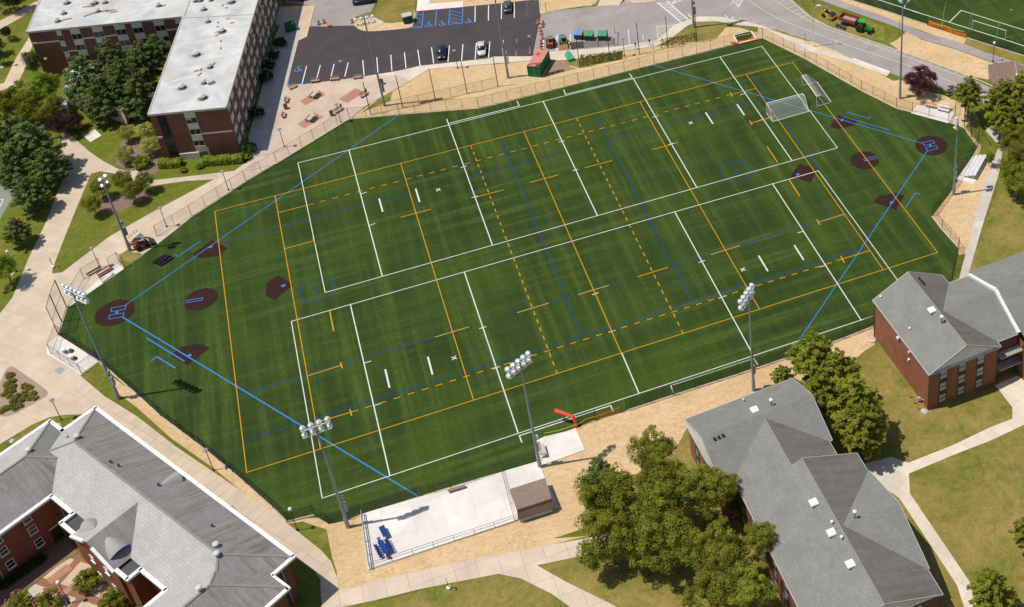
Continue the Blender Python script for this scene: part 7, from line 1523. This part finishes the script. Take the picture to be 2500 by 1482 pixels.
def hedge(p0, p1, w, h, label):
    a, b = up(p0), up(p1); d = b - a; n = max(3, int(d.length/1.0)); root = empty('hedge', a, label, 'hedge', 'clipped hedges at the dormitory entrance', 0); R = random.Random(5); v = []; f = []; tone = []; me = bpy.data.meshes.new('foliage'); u = d.normalized(); s = V((-u.y,u.x,0))
    for i in range(int(d.length*420)):
        t = R.uniform(0,d.length); c_ = R.choice((0,0,1,2)); 
        if c_ == 0: p = u*t + s*R.uniform(-w,w) + V((0,0,h)); n_ = V((0,0,1))
        else: q_ = 1 if c_ == 1 else -1; p = u*t + s*w*q_ + V((0,0,R.uniform(.1,h))); n_ = s*q_ + V((0,0,.4))
        p += V((R.gauss(0,.07),R.gauss(0,.07),R.gauss(0,.08) + .1*sin(t*2.1))); n_ = (n_ + V((R.uniform(-.6,.6),R.uniform(-.6,.6),R.uniform(-.2,.6)))).normalized(); x = n_.orthogonal().normalized()*.11; y = n_.cross(x); i0 = len(v); v += [tuple(p-x-y),tuple(p+x-y),tuple(p+x+y),tuple(p-x+y)]; f.append((i0,i0+1,i0+2,i0+3)); tone.append(R.random())
    me.from_pydata(v, [], f); me.attributes.new('tone','FLOAT','FACE').data.foreach_set('value', tone); me.materials.append(lm_hedge); link('foliage', me, root); return root
hedge(A1(1160,1205), A1(1320,1195), .75, 1.15, 'short bright clipped hedge left of the dormitory entrance'); hedge(A1(1480,1190), A1(1765,1165), .7, 1.25, 'long bright clipped hedge right of the dormitory entrance')
CG = 'flowering bushes in the brick courtyard'
for p, r, l, fl in (((1090,1230),1.9,'green courtyard bush nearest the centre gable',None), ((1390,1480),1.9,'green courtyard bush below the sunlit brick wall',None), ((620,1480),1.8,'pink-flowering courtyard bush beside the black lamp post',m_pink), ((270,1500),1.7,'pink-flowering courtyard bush at the lower left edge',m_pink)):
    shrub(lm_oak, Q('R5',p), 0, r, l, .95, CG, fl)
R_ = random.Random(3)
for i in range(6):
    shrub(lm_shrub, Q('R5',(60 + 88*i, 1235 - 62*i)), 0, .8, 'dark low bush in the shaded bed along the courtyard wall', .8, 'dark bushes along the shaded courtyard wall')
def inside(p, poly):
    r = False
    for a, b in zip(poly, poly[1:] + poly[:1]):
        if (a[1] > p[1]) != (b[1] > p[1]) and p[0] < (b[0]-a[0])*(p[1]-a[1])/(b[1]-a[1]) + a[0]: r = not r
    return r
bed = Q('A6',(10,300),(5,215),(45,40),(75,20),(105,45),(235,150),(235,180)); n = 0; tuft = None
while n < 46:
    p = (R_.uniform(0, 95), R_.uniform(908, 1022))
    if not inside(p, bed): continue
    g = up(p, .06); s = R_.uniform(.38,.6)
    if tuft is None: tuft = link('ornamental_grass', crown('shrub', 1, lm_weed)); tag(tuft, 'small yellow-green tuft in the triangular planting bed', 'plant', 'tufts in the triangular planting bed'); o = tuft
    else: o = tuft.copy(); C.objects.link(o)
    o.location = g + V((0,0,s*.4)); o.scale = (s, s, s*.8); o.rotation_euler = (0,0,R_.uniform(0,6)); n += 1
# weeds along the fence strip: ground cover nobody could count
v = []; f = []; tone = []
for band, cnt in ((Q('Z5',(1050,960),(2075,850),(2075,1020),(1060,1210)), 800), (Q('A3',(1480,350),(1790,290),(1790,360),(1480,430)), 300)):
    x0, x1 = min(q[0] for q in band), max(q[0] for q in band); y0, y1 = min(q[1] for q in band), max(q[1] for q in band); k_ = 0
    while k_ < cnt:
        p = (R_.uniform(x0,x1), R_.uniform(y0,y1))
        if not inside(p, band): continue
        k_ += 1; g = up(p); h = R_.uniform(.1,.5); a = R_.uniform(0,6.28); d = V((cos(a),sin(a),0))*.09; t = V((R_.gauss(0,.15),R_.gauss(0,.15),h)); i0 = len(v); v += [tuple(g-d),tuple(g+d),tuple(g+t+d*1.2),tuple(g+t-d*1.2)]; f.append((i0,i0+1,i0+2,i0+3)); tone.append(R_.random())
me = bpy.data.meshes.new('weeds'); me.from_pydata(v, [], f); me.attributes.new('tone','FLOAT','FACE').data.foreach_set('value', tone); me.materials.append(lm_weed); tag(link('weeds', me), 'tall yellow-green weeds along the fence by the dumpsters', 'weeds', None, 'stuff')
